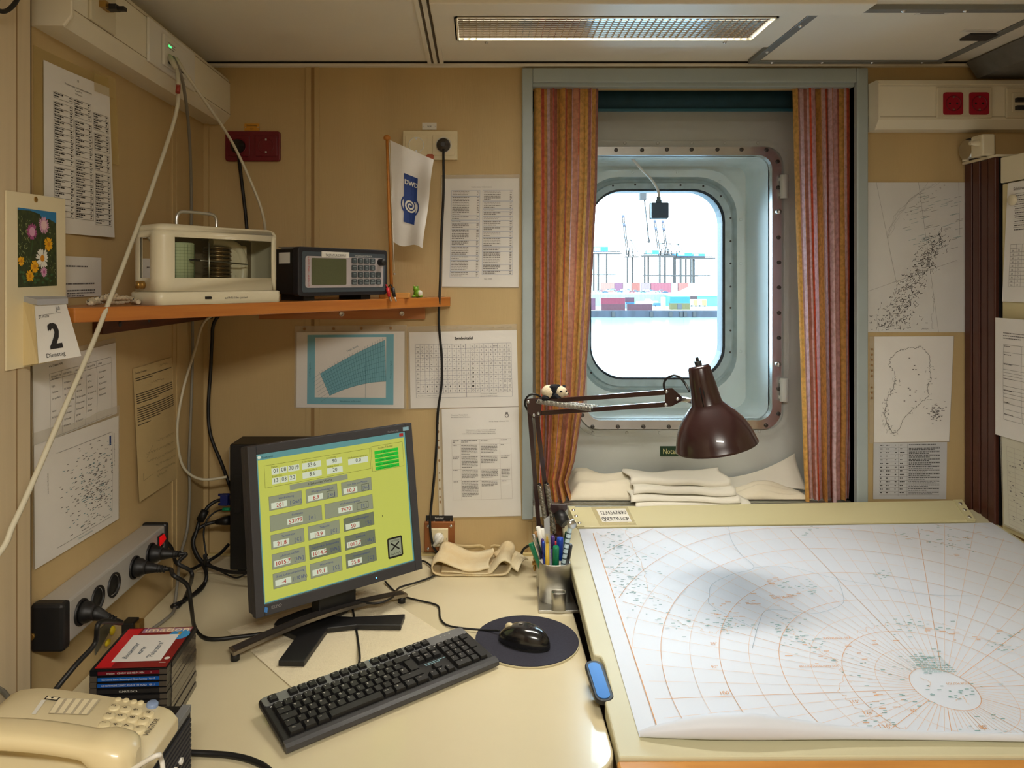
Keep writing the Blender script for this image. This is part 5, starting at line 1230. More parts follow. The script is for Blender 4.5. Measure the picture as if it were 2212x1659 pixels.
cap = [[Vector((W_/2+(x-W_/2)*(1-f_*2/W_), D_/2+(y-D_/2)*(1-f_*2/D_), z)) for x, y in pts] for z, f_ in ((.138, 0), (.1445, .0025), (.1485, .007), (.150, .013))]
o.loops(cap, cap1=True)
o.build('case', M_cream, bg_, solid=.0022)
MB(MBG).quad((win_f[0]-.002, .002, .048), (win_f[1]+.002, .002, .048), (win_f[1]+.002, .002, .128), (win_f[0]-.002, .002, .128)).build('pane', glassmat('case_glass', (.9, .92, .88)), bg_)
MB(MBG).quad((.002, win_s[0]-.002, .048), (.002, win_s[1]+.002, .048), (.002, win_s[1]+.002, .128), (.002, win_s[0]-.002, .128)).build('pane', glassmat('case_glass', (.9, .92, .88)), bg_)
MB(MBG).bb(.006, W_-.006, D_-.008, D_-.005, .026, .13).build('back_panel', mat('case_dark', (112, 98, 72), .6), bg_)
o = MB(MBG); o.lathe([(0, .030), (.036, .030), (.036, .116), (.034, .118), (0, .118)], (.060, .056, 0), n=32); o.build('drum', mat('chart_green_paper', (196, 208, 166), .6), bg_)
o = MB(MBG)
for i in range(13):
    o.lathe([(.0362, .036+i*.006), (.0362, .0364+i*.006)], (.060, .056, 0), n=32)
for i in range(28): a = 2*PI*i/28; c_, s_ = math.cos(a), math.sin(a); o.cyl((.060+.0362*c_, .056+.0362*s_, .034), (.060+.0362*c_, .056+.0362*s_, .114), .0003, n=4)
o.build('drum_grid', mat('drum_ink', (96, 120, 84), .7), bg_)
o = MB(MBG); prof = []
for i in range(8):
    z = .050+i*.0082; prof += [(.010, z), (.026, z+.0018), (.028, z+.0034), (.026, z+.005), (.010, z+.0068)]
o.lathe(prof, (.150, .052, 0), n=28); o.build('aneroid_stack', mat('bronze_capsule', (150, 128, 92), .28, .9), bg_)
MB(MBG).cyl((.150, .052, .030), (.150, .052, .052), .006, n=14).build('spindle', M_dark, bg_)
o = MB(MBG); arch = smooth_path([(.140, .060, .122), (.175, .060, .121), (.200, .060, .112), (.212, .060, .09), (.214, .060, .06), (.206, .060, .028)], 5); o.tube(arch, .010, 10); o.build('bracket', M_cream, bg_)
MB(MBG).bb(.183, .222, .056, .064, .028, .118).build('bracket_plate', M_cream, bg_, bevel=.004)
MB(MBG).tube([(.075, .012, .084), (.11, .012, .083), (.205, .030, .078)], .0016, 8).build('pen_arm', M_alu, bg_)
MB(MBG).tube([(.066, .013, .0845), (.074, .012, .0842), (.088, .012, .0838)], [.0008, .0022, .0018], 8).build('pen', M_black, bg_)
MB(MBG).cyl((.106, .010, .032), (.106, .010, .118), .0017, n=10).build('guide_rod', M_alu, bg_)
MB(MBG).cyl((.172, .03, .030), (.172, .03, .056), .005, n=12).build('post', M_cream, bg_)
MB(MBG).tube(smooth_path([(.062, .05, .149), (.062, .05, .168), (.068, .05, .177), (.08, .05, .179), (.12, .05, .179), (.139, .05, .177), (.146, .05, .168), (.146, .05, .149)], 4), .0032, 10).build('carry_handle', M_chrome, bg_)
MB(MBG).lathe([(0, .016), (.007, .016), (.0075, .012), (.006, .010), (.0075, .008), (.0075, .002), (.004, 0)], (-.001, .05, .037), (-1, 0, 0), n=16).build('case_knob', mat('brass', (176, 140, 76), .35, .8), bg_)
MB(MBG).cyl((.098, -.004, .012), (.098, -.010, .012), .0022, n=10).build('lever_stub', M_black, bg_); MB(MBG).bb(.089, .100, -.008, -.004, .0095, .0145).build('lever', M_black, bg_)
P = Patch(*[MBG @ Vector(v) for v in ((0, -.0042, .022), (W_, -.0042, .022), (W_, -.0042, 0), (0, -.0042, 0))])
MB().ptext(P, .5, .58, 'auf NN-18m- justiert', .0042, 'LEFT').build('lettering', M_ink, bg_)
# braided rope on the shelf
o = MB(); rope = [(196, 655), (210, 650), (232, 642), (250, 640), (238, 650), (215, 655), (199, 659), (192, 656), (200, 650), (222, 648), (244, 647), (270, 646), (286, 649), (262, 655), (236, 655), (258, 651), (284, 651), (300, 655)]
pts = []
for i, (x, y) in enumerate(rope): p = at(x, y, 1.27+.02*math.sin(i*1.7)+.0006*(x-196)); p.z = max(ZS+.005, p.z+.002); pts.append(p)
pth = smooth_path(pts, 8)
o.tube(pth, [.0042+.0009*math.sin(i*2.2) for i in range(len(pth))], 8)
rp_ = thing('rope_hank', 'hank of white braided rope with dark flecks on the shelf', 'rope', pts[8]); o.build('strand', mat('rope_white', (206, 192, 164), .85, var=.3, scale=260), rp_)
o = MB()
for i in range(2, len(pth)-2, 4):
    d = (pth[i+1]-pth[i-1]).normalized(); o.tube([pth[i]+Vector((0, -.0046, .001)), pth[i]+d*.003+Vector((0, -.0035, .0042))], .0007, 5)
o.build('fleck', M_ink, rp_)
# marine radio decoder
MR = shelf_frame(644, .006, ZS+.011); RW, RH, RD = .268, .108, .15
rd = thing('radio_decoder', 'dark grey radio decoder with a green display on the shelf', 'radio', None, M=Matrix.Translation((0, 0, -.011)) @ MR)
MB(MR).prism(rr(0, RW, 0, RH, .008, 4), lambda x, z, d: Vector((x, d, z)), 0, .02).build('bezel', mat('radio_black', (28, 28, 34), .5), rd, bevel=.002)
MB(MR).bb(.006, RW-.006, .02, RD, .004, RH-.004).build('body', M_black, rd, bevel=.002)
for x in (.03, .2): MB(MR).bb(x, x+.03, .02, .1, -.011, .004).build('foot', M_black, rd)
MB(MR).prism(rr(.010, RW-.008, .008, RH-.010, .005, 3), lambda x, z, d: Vector((x, d, z)), -.001, .001).build('fascia', mat('radio_slate', (66, 76, 84), .45), rd)
MB(MR).prism(rr(.018, RW-.016, .018, RH-.020, .006, 3), lambda x, z, d: Vector((x, d, z)), -.0024, .0).build('panel', mat('radio_lilac', (176, 168, 168), .45), rd)
MB(MR).prism(rr(.034, .134, .024, RH-.024, .003, 3), lambda x, z, d: Vector((x, d, z)), -.0030, -.001).build('display', mat('lcd_green', (84, 88, 60), .25, var=.05, scale=300), rd)
PR_ = Patch(*[MR @ Vector(v) for v in ((0, -.0026, RH), (RW, -.0026, RH), (RW, -.0026, 0), (0, -.0026, 0))])
b = MB()
for i, ch_ in enumerate('FASTNET RADIO'): b.ptext(PR_, .098, .235+i*.0475, ch_, .0042, off=.0004)
b.build('brand_lettering', M_red, rd)
o = MB(MR); o.bb(.062, .142, -.0036, -.002, RH-.022, RH-.009); o.build('sticker', M_white, rd)
b = MB(); b.ptext(PR_, .38, .185, 'TASTATUR DEFEKT', .0058, off=.0022, sx=.85); b.build('sticker_text', M_ink, rd)
b = MB(); b.ptext(PR_, .6, .165, 'DWD SSB MARINE RADIO DECODER FMD 50P', .003, 'LEFT', off=-.0006, sx=.62); b.build('model_lettering', M_white, rd)
leg = [['FREQ', 'MODE', 'FILTER', 'ATT'], ['RECEIVE', 'DISPLAY', 'PRINT', 'STAR'], ['READ', 'WRITE', 'RECALL', 'ENTER', 'UP'], ['CNTRL', 'LOCK', 'TRAD', 'STORE', 'DOWN']]
dig = [['1', '2', '3', 'ANT'], ['4', '5', '6', 'F1'], ['7', '8', '9', 'F2', 'UP'], ['CLEAR', '0', 'STORE', 'SETUP', 'DN']]
b = MB(); mkey = mat('radio_key', (62, 72, 76), .5)
for j in range(4):
    for i in range(len(leg[j])):
        x0, z0 = .150+i*.0192, .074-j*.0165
        MB(MR).prism(rr(x0, x0+.0152, z0, z0+.0128, .002, 2), lambda x, z, d: Vector((x, d, z)), -.0050, -.002).build('key', mkey, rd)
        b.ptext(PR_, (x0+.0076)/RW, 1-(z0+.0078)/RH, leg[j][i], .0022, off=.0027, sx=.8); b.ptext(PR_, (x0+.0076)/RW, 1-(z0+.0018)/RH, dig[j][i], .0034, off=.0027)
b.build('key_legend', mat('legend_pale', (196, 206, 206), .6), rd)
MB(MR).lathe([(.0085, 0), (.0085, .012), (.0075, .018), (0, .018)], (.240, -.002, .078), (0, -1, 0), n=18).build('knob', M_black, rd)
o = MB(MR); o.hexa([(.03, .02, RH-.004), (.17, .02, RH-.004), (.17, .09, RH-.004), (.03, .09, RH-.004), (.02, .018, RH+.0005), (.175, .018, RH+.0005), (.18, .10, RH+.0035), (.02, .10, RH+.002)]); o.build('paper_slip', M_paper, rd)
PS = Patch(*[MR @ Vector(v) for v in ((.0055, .075, .096), (.0055, .035, .096), (.0055, .035, .072), (.0055, .075, .072))])
b = MB(); b.prect(PS, 0, 0, 1, 1, .0006); b.build('side_sticker', M_white, rd)
# table flag
YF_ = 1.80
b0, b1 = at(846, 632, YF_), at(836, 300, YF_)
fl = thing('table_flag', 'small white table flag with a blue spiral emblem on a wooden stick', 'flag', (b0.x, YF_, ZS))
MB().bb(b0.x-.03, b0.x+.045, YF_-.012, YF_+.03, ZS, ZS+.014).build('stand', M_ltwood, fl, bevel=.002)
MB().tube([Vector((b0.x, YF_, ZS+.01)), b1], [.0045, .0038], 10).build('stick', mat('stick_wood', (186, 120, 46), .45, var=.1, scale=40), fl)
MB().lathe([(.004, -.003), (.0085, -.001), (.0095, .003), (.007, .008), (0, .010)], b1, (-.03, 0, 1), n=16).build('finial', mat('stick_wood', (186, 120, 46), .45), fl)
FP = Patch(at(843, 303, YF_-.004), at(939, 346, YF_-.03), at(914, 538, YF_-.03), at(850, 522, YF_-.004), fn=lambda u, v: .008*math.sin(2.4*u*PI+1.5*v)*u+.004*math.sin(9*v)*u)
o = MB(); o.grid(lambda u, v: FP.pt(u, v+.025*math.sin(6*u)*v), 20, 24); o.build('cloth', mat('flag_cloth', (232, 230, 226), .8, var=.02, scale=30), fl)
b = MB(); nseg = 10
for i in range(nseg): 
    v0, v1 = .27+.5*i/nseg, .27+.5*(i+1)/nseg
    for k_ in range(4): u0, u1 = .33+.33*k_/4, .33+.33*(k_+1)/4; b.prect(FP, u0, v0, u1, v1, .0012)
b.pring(FP, .5, .585, .0245, .004, 40, off=.0014)
b.build('emblem', M_blue, fl)
b = MB(); b.ptext(FP, .505, .375, 'DWD', .0112, off=.002, sx=.86, bold=.0005); b.build('lettering', M_white, fl); b = MB()
pr_ = None
for i in range(44):
    a = .5+i*.30; r = .0025+.0148*(i/43)
    q_ = (.5+r*math.cos(a)/FP.w, .585-r*math.sin(a)/FP.h)
    if pr_: b.pline(FP, pr_, q_, .0042, .0021)
    pr_ = q_
b.build('emblem_spiral', M_white, fl)
MB().tube([b1+Vector((.006, -.004, -.01)), at(851, 560, YF_-.006), at(852, 585, YF_-.006)], .0008, 6).build('cord', M_white, fl)
MB().ball(at(852, 592, YF_-.006), .003).build('bead', M_chrome, fl)
# banana leads hanging over the front
for nm, px, m_, lab in (('test_lead', 837, mat('lead_red', (196, 28, 40), .4), 'red banana plug lead hanging over the shelf edge'), ('test_lead', 848, M_blackr, 'black banana plug lead hanging over the shelf edge')):
    p = at(px, 622, 1.745); q_ = at(px+4, 641, 1.742); t = thing(nm, lab, 'lead', q_)
    MB().tube([p, q_], [.0048, .0040], 10).build('sleeve', m_, t); MB().tube([q_, at(px+8, 651, 1.742)], .0019, 8).build('pin', M_chrome, t)
    MB().tube(smooth_path([p, at(px-4, 615, 1.75), at(px-9, 620, 1.79)]), .0018, 6).build('wire', m_, t)
# green frog figure
c = at(902, 641, 1.87); c.z = ZS
fg = thing('frog_figurine', 'tiny green and white frog figurine on the shelf end', 'figurine', c)
M_frog = mat('frog_green', (110, 160, 40), .3)
o = MB(); o.ball(c+Vector((0, 0, .011)), .011, 14, 10, (1, .9, 1)); o.ball(c+Vector((-.004, -.002, .022)), .0075, 12, 8); o.build('body', M_frog, fg)
o = MB(); o.ball(c+Vector((.007, -.005, .011)), .0075, 10, 8, (.9, .8, 1.1)); o.build('belly', M_white, fg)
for s_ in (-1, 1): MB().ball(c+Vector((-.004+s_*.0045, -.004, .0285)), .0028, 8, 6).build('eye', M_frog, fg)
for s_ in (-1, 1): MB().ball(c+Vector((s_*.009, -.006, .0035)), .0045, 8, 6, (1.3, 1.2, .7)).build('foot', M_frog, fg)

# ------------------------------------------------------------------ desk lamp
M_lamp = mat('lamp_brown', (52, 30, 30), .28, coat=.4); M_spring = mat('spring_steel', (176, 172, 160), .3, .8)
lampM = thing('desk_lamp', 'dark brown spring arm desk lamp clamped beside the chart table', 'lamp', at(1195, 1165, 1.83))
def rod(a, b, r=.0055, m=M_lamp, nm='arm_rod'):
    a = Vector(a); b = Vector(b); d = (b-a); x, y = frame_of(d); 
    L = [[p+x*sx_*r*.9+y*sy_*r for sx_, sy_ in ((-1, -1), (1, -1), (1, 1), (-1, 1))] for p in (a, b)]
    return MB().loops(L, True, True, True, False).build(nm, m, lampM, bevel=.001)
YE, YG = 1.80, 1.62
rod(at(1143, 880, YE), at(1164, 1140, 1.83)); rod(at(1158, 888, YE), at(1188, 1135, 1.83))
rod(at(1160, 868, YE), at(1440, 847, YG)); rod(at(1160, 893, YE), at(1440, 873, YG))
def spring(a, b, r=.0055):
    a = Vector(a); b = Vector(b); d = b-a; x, y = frame_of(d); n_ = int(d.length/.0034); pts = []
    for i in range(n_*8+1): t_ = i/(n_*8); an = 2*PI*i/8; pts.append(a+d*t_+(x*math.cos(an)+y*math.sin(an))*r)
    MB().tube(pts, .0012, 5).build('spring', M_spring, lampM)
    for p in (a, b): MB().ball(p, .0045, 8, 6).build('spring_hook', M_black, lampM)
spring(at(1165, 1047, 1.81), at(1181, 1140, 1.81)); spring(at(1181, 1045, 1.81), at(1197, 1150, 1.81))
spring(at(1161, 867, YE-.015), at(1280, 884, YE-.085)); spring(at(1176, 866, YE+.012), at(1290, 880, YE-.055), .005)
fr = lambda Y: (lambda x, y, d: at(x, y, Y+d))
MB().prism([(1136, 862), (1168, 858), (1170, 872), (1168, 898), (1152, 904), (1140, 890)], fr(YE-.014), 0, .022).build('elbow_plate', M_lamp, lampM, bevel=.001)
MB().prism([(1436, 839), (1452, 838), (1474, 858), (1472, 867), (1450, 878), (1437, 879)], fr(YG-.012), 0, .02).build('head_bracket', M_lamp, lampM, bevel=.001)
for px, py, Y in ((1141, 868, YE-.014), (1163, 893, YE-.014), (1153, 897, YE-.014), (1440, 846, YG-.012), (1464, 862, YG-.012), (1439, 875, YG-.012)):
    MB().lathe([(0, .003), (.003, .0025), (.0042, 0)], at(px, py, Y), (0, -1, 0), n=12).build('rivet', M_chrome, lampM)
MB().tube([at(1470, 862, YG-.004), at(1496, 866, 1.585)], .006, 10).build('swivel', M_chrome, lampM)
YH = 1.55; px_m = YH/F; top = at(1509, 789, YH); ax = Vector((.216, 0, -.976)).normalized()
prof = [(0, 0), (17, 0), (21, 2), (23, 6), (25, 30), (28, 55), (31, 82), (33, 86), (39, 92), (54, 108), (67, 126), (77, 146), (82, 162), (85, 174), (87, 178)]
MB().lathe([(r*px_m, h*px_m) for r, h in prof], top, ax, n=48).build('shade', M_lamp, lampM, solid=.0012)
MB().lathe([(r*px_m-.002, h*px_m) for r, h in prof[8:]], top, ax, n=48).build('shade_lining', M_white, lampM)
MB().lathe([(.008, -.010), (.0075, .0), (.009, .002)], top, ax, n=14, capends=True).build('switch_base', M_black, lampM); MB().cyl(top-ax*.009, top-ax*.018, .0035, n=10).build('switch', M_black, lampM)
MB().lathe([(0, 0), (.012, .002), (.013, .03), (.024, .055), (.028, .075), (.022, .095), (0, .102)], top+ax*.07, ax, n=20).build('bulb', mat('bulb_frosted', (235, 235, 230), .3), lampM)
o = MB(); a_, b_ = frame_of(ax)
for k_ in range(3):
    c_ = at(1511+k_*8, 838+k_*4, YH-.0275); o.tube([c_, c_+ax*.045], .0011, 5)
o.build('vent_slot', mat('slot_black', (8, 6, 6), .9), lampM)
MB().tube(smooth_path([at(1436, 845, YG), at(1434, 830, YG-.01), at(1440, 818, YG-.02), at(1455, 811, YG-.03), at(1470, 816, YG-.04), at(1482, 832, YG-.05), at(1489, 845, YH)]), .0026, 8).build('cable', M_blackr, lampM)
MB().tube(smooth_path([at(1168, 858, YE-.005), at(1158, 852, YE-.01), at(1145, 853, YE-.01), at(1136, 862, YE-.005), at(1134, 874, YE), at(1140, 886, YE)]), .0026, 8).build('cable_loop', M_blackr, lampM)
# clamp on a brown post
MB().prism([(1190, 1088), (1225, 1088), (1226, 1100), (1218, 1106), (1195, 1110), (1188, 1100)], fr(1.80), 0, .05).build('clamp_jaw', M_lamp, lampM, bevel=.002)
MB().tube([at(1205, 1100, 1.83), at(1213, 1120, 1.79), at(1222, 1131, 1.78)], [.014, .017, .014], 10).build('clamp_lever', M_black, lampM)
o = MB(); p0 = at(1200, 1200, 1.86); o.bb(at(1197, 0, 1.86).x, .228, 1.845, 1.885, ZD, .868); o.single('wooden_post', 'dark brown wooden post behind the pens under the lamp clamp', 'post', mat('post_brown', (92, 54, 36), .45, var=.1, scale=30, stretch=(4, 4, .4)), bevel=.003)
MB().cyl(at(1164, 1138, 1.83), (at(1178, 1160, 1.83)), .010, n=12).build('lower_pivot', M_lamp, lampM); MB().cyl(at(1178, 1150, 1.83), (at(1178, 1150, 1.83).x, 1.83, ZD+.09), .008, n=12).build('spigot', M_alu, lampM); 
MB().bb(at(1178, 1150, 1.83).x-.02, at(1205, 0, 1.83).x, 1.82, 1.845, ZD+.075, ZD+.095).build('clamp_body', M_lamp, lampM, bevel=.002)
# plush panda riding on the lamp arm
pc = at(1192, 866, 1.785)
pd = thing('panda_plush', 'little plush panda sitting on the lamp elbow', 'plush toy', pc)
M_pw = mat('plush_white', (228, 214, 184), .95, var=.08, scale=150, bump=.6, bscale=500); M_pb = mat('plush_black', (16, 18, 26), .95, bump=.6, scale=300)
K = lambda px, py, d=0: at(px, py, 1.785+d)
o = MB(); o.ball(K(1187, 846), .018, 16, 12, (1.15, .85, .95)); o.build('body', M_pw, pd)
o = MB(); o.tube(smooth_path([K(1196, 831, .0), K(1197, 845, -.0), K(1198, 858), K(1200, 866)], 4), [.009, .0165, .0155, .0165, .0155, .0155, .0155, .015, .0145, .013, .012, .012, .011], 14); o.tube(smooth_path([K(1197, 852, -.014), K(1206, 860, -.016), K(1212, 866, -.016)], 3), .0062, 10); o.build('foreleg_band', M_pb, pd)
o = MB(); o.ball(K(1178, 860, -.008), .0085, 10, 8, (1.2, 1, .9)); o.build('hind_leg', M_pb, pd)
o = MB(); o.ball(K(1212, 846, -.008), .0145, 16, 12, (1, .95, 1)); o.ball(K(1222, 850, -.012), .006, 10, 8); o.build('head', M_pw, pd)
for px, py in ((1206, 834), (1218, 835)): MB().ball(K(px, py, -.008), .0046, 10, 8).build('ear', M_pb, pd)
for px, py in ((1212, 846), (1222, 845)): MB().ball(K(px, py, -.0205 if px == 1212 else -.016), .003, 8, 6, (1.3, .6, .9)).build('eye_patch', M_pb, pd)
MB().ball(K(1227, 851, -.013), .0022, 8, 6).build('nose', M_pb, pd)

# ------------------------------------------------------------------ cloths
M_cloth = mat('white_cloth', (228, 220, 196), .9, var=.04, scale=8, bump=.3, bscale=60); M_linen = mat('cream_linen', (232, 228, 212), .85, var=.02, scale=10)
rc2 = random.Random(4)
def drape(name, label, pts, mfn, m, nu=30, nv=16, cat='cloth'):
    o = MB(); o.grid(mfn, nu, nv); return o.single(name, label, cat, m, solid=.0015)
zs = NZ0+.004
def heap(x0, x1, y0, y1, hts, seed):
    ph = random.Random(seed).uniform(0, 6)
    def fn(u, v):
        X = x0+(x1-x0)*u; Y = y1+(y0-y1)*v
        env = min(1, v*6, (1-v)*6, u*7, (1-u)*7); h = interp(hts, u)*(1-.45*v)
        return Vector((X, Y, zs+.0025+max(0, env)*(h+.006*math.sin(9*u+ph+3*v)+.004*math.sin(17*v+5*u+ph))))
    return fn
xA = lambda px: at(px, 0, 2.03).x
drape('folded_cloth', 'crumpled white cloth on the sill beside the lamp arm', None, heap(.255, xA(1392), 1.965, 2.12, [(0, .05), (.3, .062), (.6, .05), (1.1, .03)], 2), M_cloth)
def paperfn(u, v):
    X = xA(1570)+(xA(1752)-xA(1570))*u; return Vector((X, 2.135-.03*v-.05*v*v, zs+.004+(.012+.075*u*u)*(1-v)+.01*math.sin(3*u)*v))
drape('leaning_cloth', 'white cloth leaning against the steel plate by the curtain', None, paperfn, M_linen)
drape('crumpled_cloth', 'thin crumpled white cloth behind the curtain foot', None, heap(xA(1560), xA(1735), 1.975, 2.06, [(0, .012), (.4, .03), (.8, .018), (1.1, .01)], 7), M_cloth)
tw = thing('folded_towel', 'folded white towel in the middle of the window sill', 'towel', (xA(1480), 2.0, zs))
def layer(pxs, Yf, Yb, z0, th, sk, nm, amp, fold):
    def fn(u, v):
        X = at(pxs[0]+(pxs[1]-pxs[0])*u, 0, Yf).x+sk*v; Y = Yf+(Yb-Yf)*v
        rnd = max(0, 1-((v-.0)/.12)) if fold else 0
        return Vector((X+.006*math.sin(7*v), Y+.004*math.sin(6*u+z0*90), z0+th*(1-rnd*rnd*.9)+amp*math.sin(5*u+3*v)+amp*.6*math.sin(13*u+v)))
    o = MB(); o.grid(fn, 34, 12); o.build(nm, M_linen, tw, solid=.003)
zc_ = .031
layer((1372, 1622), 1.915, 2.06, zs+.001, .006, .0, 'layer', .0015, True)
layer((1362, 1600), 1.925, 2.08, zs+.010, .010, .0, 'layer', .002, True)
layer((1368, 1590), 1.945, 2.09, zs+.024, .012, .01, 'layer', .003, True)
layer((1362, 1580), 1.985, 2.10, zs+.036, .014, .0, 'layer', .004, True)
# folded towel on the desk: a strip with two loops, seen end on
pp = [(1010, 742), (900, 775), (760, 785), (620, 745), (500, 690), (420, 670), (360, 700), (340, 750), (370, 812), (500, 838), (700, 850), (900, 858), (1090, 866), (1200, 820), (1262, 740), (1250, 690), (1190, 660), (1130, 690), (1060, 770), (1000, 818), (800, 815), (600, 800), (450, 795)]
prof3 = [at(870+x/5.395, 1090+y/5.395, 1.80) for x, y in pp]
prof3 = [Vector((p.x, 0, max(ZD+.004, p.z+.002))) for p in prof3]; prof3 = smooth_path(prof3, 4)
o = MB(); o.grid(lambda u, v: (lambda p: Vector((p.x+.012*v-.004*math.sin(6*v), 1.80+.125*v, ZD+.004+(p.z-ZD-.004)*(1+.1*v)+.0008*math.sin(30*v+60*u))))(prof3[min(len(prof3)-1, int(u*(len(prof3)-1)+.5))]), len(prof3)-1, 10)
tt = thing('desk_towel', 'folded cream towel with a brown stain on the desk', 'towel', (.0, 1.86, ZD)); o.build('loops', mat('towel_terry', (228, 216, 182), .95, rgb2=(218, 194, 146), scale=14, bump=.5, bscale=260), tt, solid=.0035)
fq = [at(870+x/5.395, 1090+y/5.395, Y) for x, y, Y in ((1040, 575, 1.90), (1330, 548, 1.92), (1462, 640, 1.86), (1340, 782, 1.80))]
o = MB(); o.grid(lambda u, v: (fq[0]*(1-u)+fq[1]*u)*(1-v)+(fq[3]*(1-u)+fq[2]*u)*v+Vector((0, 0, .012*math.sin(PI*u))) if True else None, 10, 6); o.build('flap', mat('towel_terry', (222, 204, 160), .95), tt, solid=.003)
# ------------------------------------------------------------------ monitor
mo = Vector((-.436, 1.408, .83)); mx = Vector((.310, .2457, 0)).normalized(); MW, MH, tilt = .396, .335, R(8)
mback = Vector((-mx.y, mx.x, 0)); mup = (Vector((0, 0, 1))*math.cos(tilt)+mback*math.sin(tilt)).normalized(); mn = mx.cross(mup)   # mn points to the viewer
MM = basis(mo, mx, mn*-1, mup)                        # x right, y back, z up
mon = thing('monitor', 'dark flat screen monitor showing a yellow green weather display', 'monitor', (mo+mx*MW/2+mback*.06)*1.0-Vector((0, 0, .08)))
fm = lambda x, z, d: Vector((x, d, z))
bz = .0185
o = MB(MM)
for a in ((0, bz, 0, MH), (MW-bz, MW, 0, MH), (bz, MW-bz, 0, bz+.004), (bz, MW-bz, MH-bz, MH)): o.bb(a[0], a[1], 0, .02, a[2], a[3])
o.build('bezel', mat('monitor_grey', (58, 58, 62), .5), mon, bevel=.0015)
MB(MM).bb(.001, MW-.001, .02, .045, .002, MH-.002).build('back_shell', mat('monitor_grey', (58, 58, 62), .5), mon, bevel=.004)
MB(MM).bb(.08, MW-.08, .045, .075, .06, MH-.06).build('rear_housing', mat('monitor_grey', (58, 58, 62), .5), mon, bevel=.01)
def emis(nm, rgb, k=1.0):
    return mat(nm, (24, 24, 22), .4, emit=rgb, estr=k)
sx0, sx1, sz0, sz1 = bz, MW-bz, bz+.004, MH-bz
SP = Patch(*[MM @ Vector(v) for v in ((sx0, .004, sz1), (sx1, .004, sz1), (sx1, .004, sz0), (sx0, .004, sz0))])
sc = MB(); sc.prect(SP, 0, 0, 1, 1, 0); screen = sc.build('screen', emis('screen_yellow', (190, 194, 84), .95), mon)
def scr(nm, m, fn): b = MB(); fn(b); return b.build(nm, m, screen)
E_teal, E_grey, E_white, E_green, E_dark = emis('screen_teal', (92, 146, 144), .9), emis('screen_grey', (142, 146, 118), .9), emis('screen_white', (206, 212, 186), .95), emis('screen_green', (20, 190, 50), .9), emis('screen_dkgrey', (108, 114, 90), .9)
SK, SBl, SR = emis('screen_black', (40, 44, 30), .1), emis('screen_navy', (36, 52, 120), .8), emis('screen_red', (180, 36, 30), .8)
scr('title_bar', E_teal, lambda b: (b.prect(SP, 0, 0, 1, .042, .0004), b.prect(SP, 0, .042, .008, 1, .0004), b.prect(SP, .99, .042, 1, 1, .0004), b.prect(SP, 0, .992, 1, 1, .0004)))
fields = []; greys = []; dgreys = []; reds = []; blues = []; texts = []
fr_ = [(.043, .085, .73, .237), (.74, .075, .975, .262)]
white = [(.085, .112, .130, .155), (.135, .112, .180, .155), (.185, .112, .255, .155), (.085, .178, .130, .221), (.135, .178, .180, .221), (.185, .178, .230, .221), (.272, .112, .395, .155), (.272, .178, .395, .221), (.43, .114, .535, .157), (.43, .178, .535, .221), (.575, .140, .715, .182)]
wt = ['01', '08', '2019', '13', '03', '20', '53.6', '8.6', '90', '20', '0.0']
pan = [(.06, .30, .26, .395, '201', '[ Grad ]', 'Windrichtung', 0), (.286, .30, .49, .395, '8.9', '[ kn ]', 'Windgeschwindigkeit', 0), (.518, .30, .727, .395, '10.2', '[ kn ]', 'max. Böe pro Minute', 0),
 (.06, .43, .38, .535, '53979', '[ m ]', 'Sichtweite', 0), (.40, .43, .727, .535, '7470', '[ ft ]', 'Wolkenuntergrenze', 0),
 (.06, .56, .26, .655, '21.8', '[ C ]', 'Temperatur', 0), (.286, .56, .49, .655, '10.9', '[ C ]', 'Taupunkt', 0), (.518, .56, .727, .655, '50', '[ % ]', 'rel. Luftfeuchtigkeit', 1),
 (.06, .69, .26, .79, '1015.7', '[ hPa ]', 'Luftdruck auf NN', 0), (.286, .69, .49, .79, '1014.5', '[ hPa ]', 'Luftdruck in Stationshöhe', 1), (.518, .69, .727, .79, '1013.7', '[ hPa ]', 'Luftdruck', 1),
 (.06, .82, .26, .92, '-4', '(1/10 hPa)', '3 std. Luftdruckänderung', 0), (.286, .82, .49, .92, '19.1', '[ C ]', 'Wassertemp.', 0), (.518, .82, .727, .92, '25.8', '[ C ]', 'Innentemperatur', 1)]
for q_ in pan: scr('value_panel', E_dark if q_[7] else E_grey, lambda b: b.prect(SP, *q_[:4], .0004))
scr('caption_bar', E_grey, lambda b: b.prect(SP, .19, .245, .565, .283, .0004))
def field_of(u0, v0, u1):
    w_ = u1-u0; a0 = u0+(.012 if w_ < .3 else w_*.32 if u0 < .3 else w_*.27); return (a0, v0+.046, a0+.095, v0+.086)
for q_ in white: scr('value_field', E_white, lambda b: b.prect(SP, *q_, .0006))
for q_ in pan: scr('value_field', E_white, lambda b: b.prect(SP, *field_of(*q_[:3]), .0007))
def vt(b):
    for q_ in pan: f_ = field_of(*q_[:3]); b.ptext(SP, f_[0]+.05, f_[3]-.006, q_[4], .0080, off=.0010, sx=1.05); b.ptext(SP, f_[0]+.051, f_[3]-.006, q_[4], .0080, off=.0011, sx=1.05)
scr('value_text', SR, vt)
def ut(b):
    for u0, v0, u1, v1, s_, un, ti, dk_ in pan:
        w_ = u1-u0; big = w_ > .3; b.ptext(SP, u0+w_*(.80 if not big else .8), v0+.078, un, .0068, off=.0009, sx=.8); b.ptext(SP, u0+w_*.52, v0+.030, ti, .0042, off=.0009)
scr('unit_text', SBl, ut)
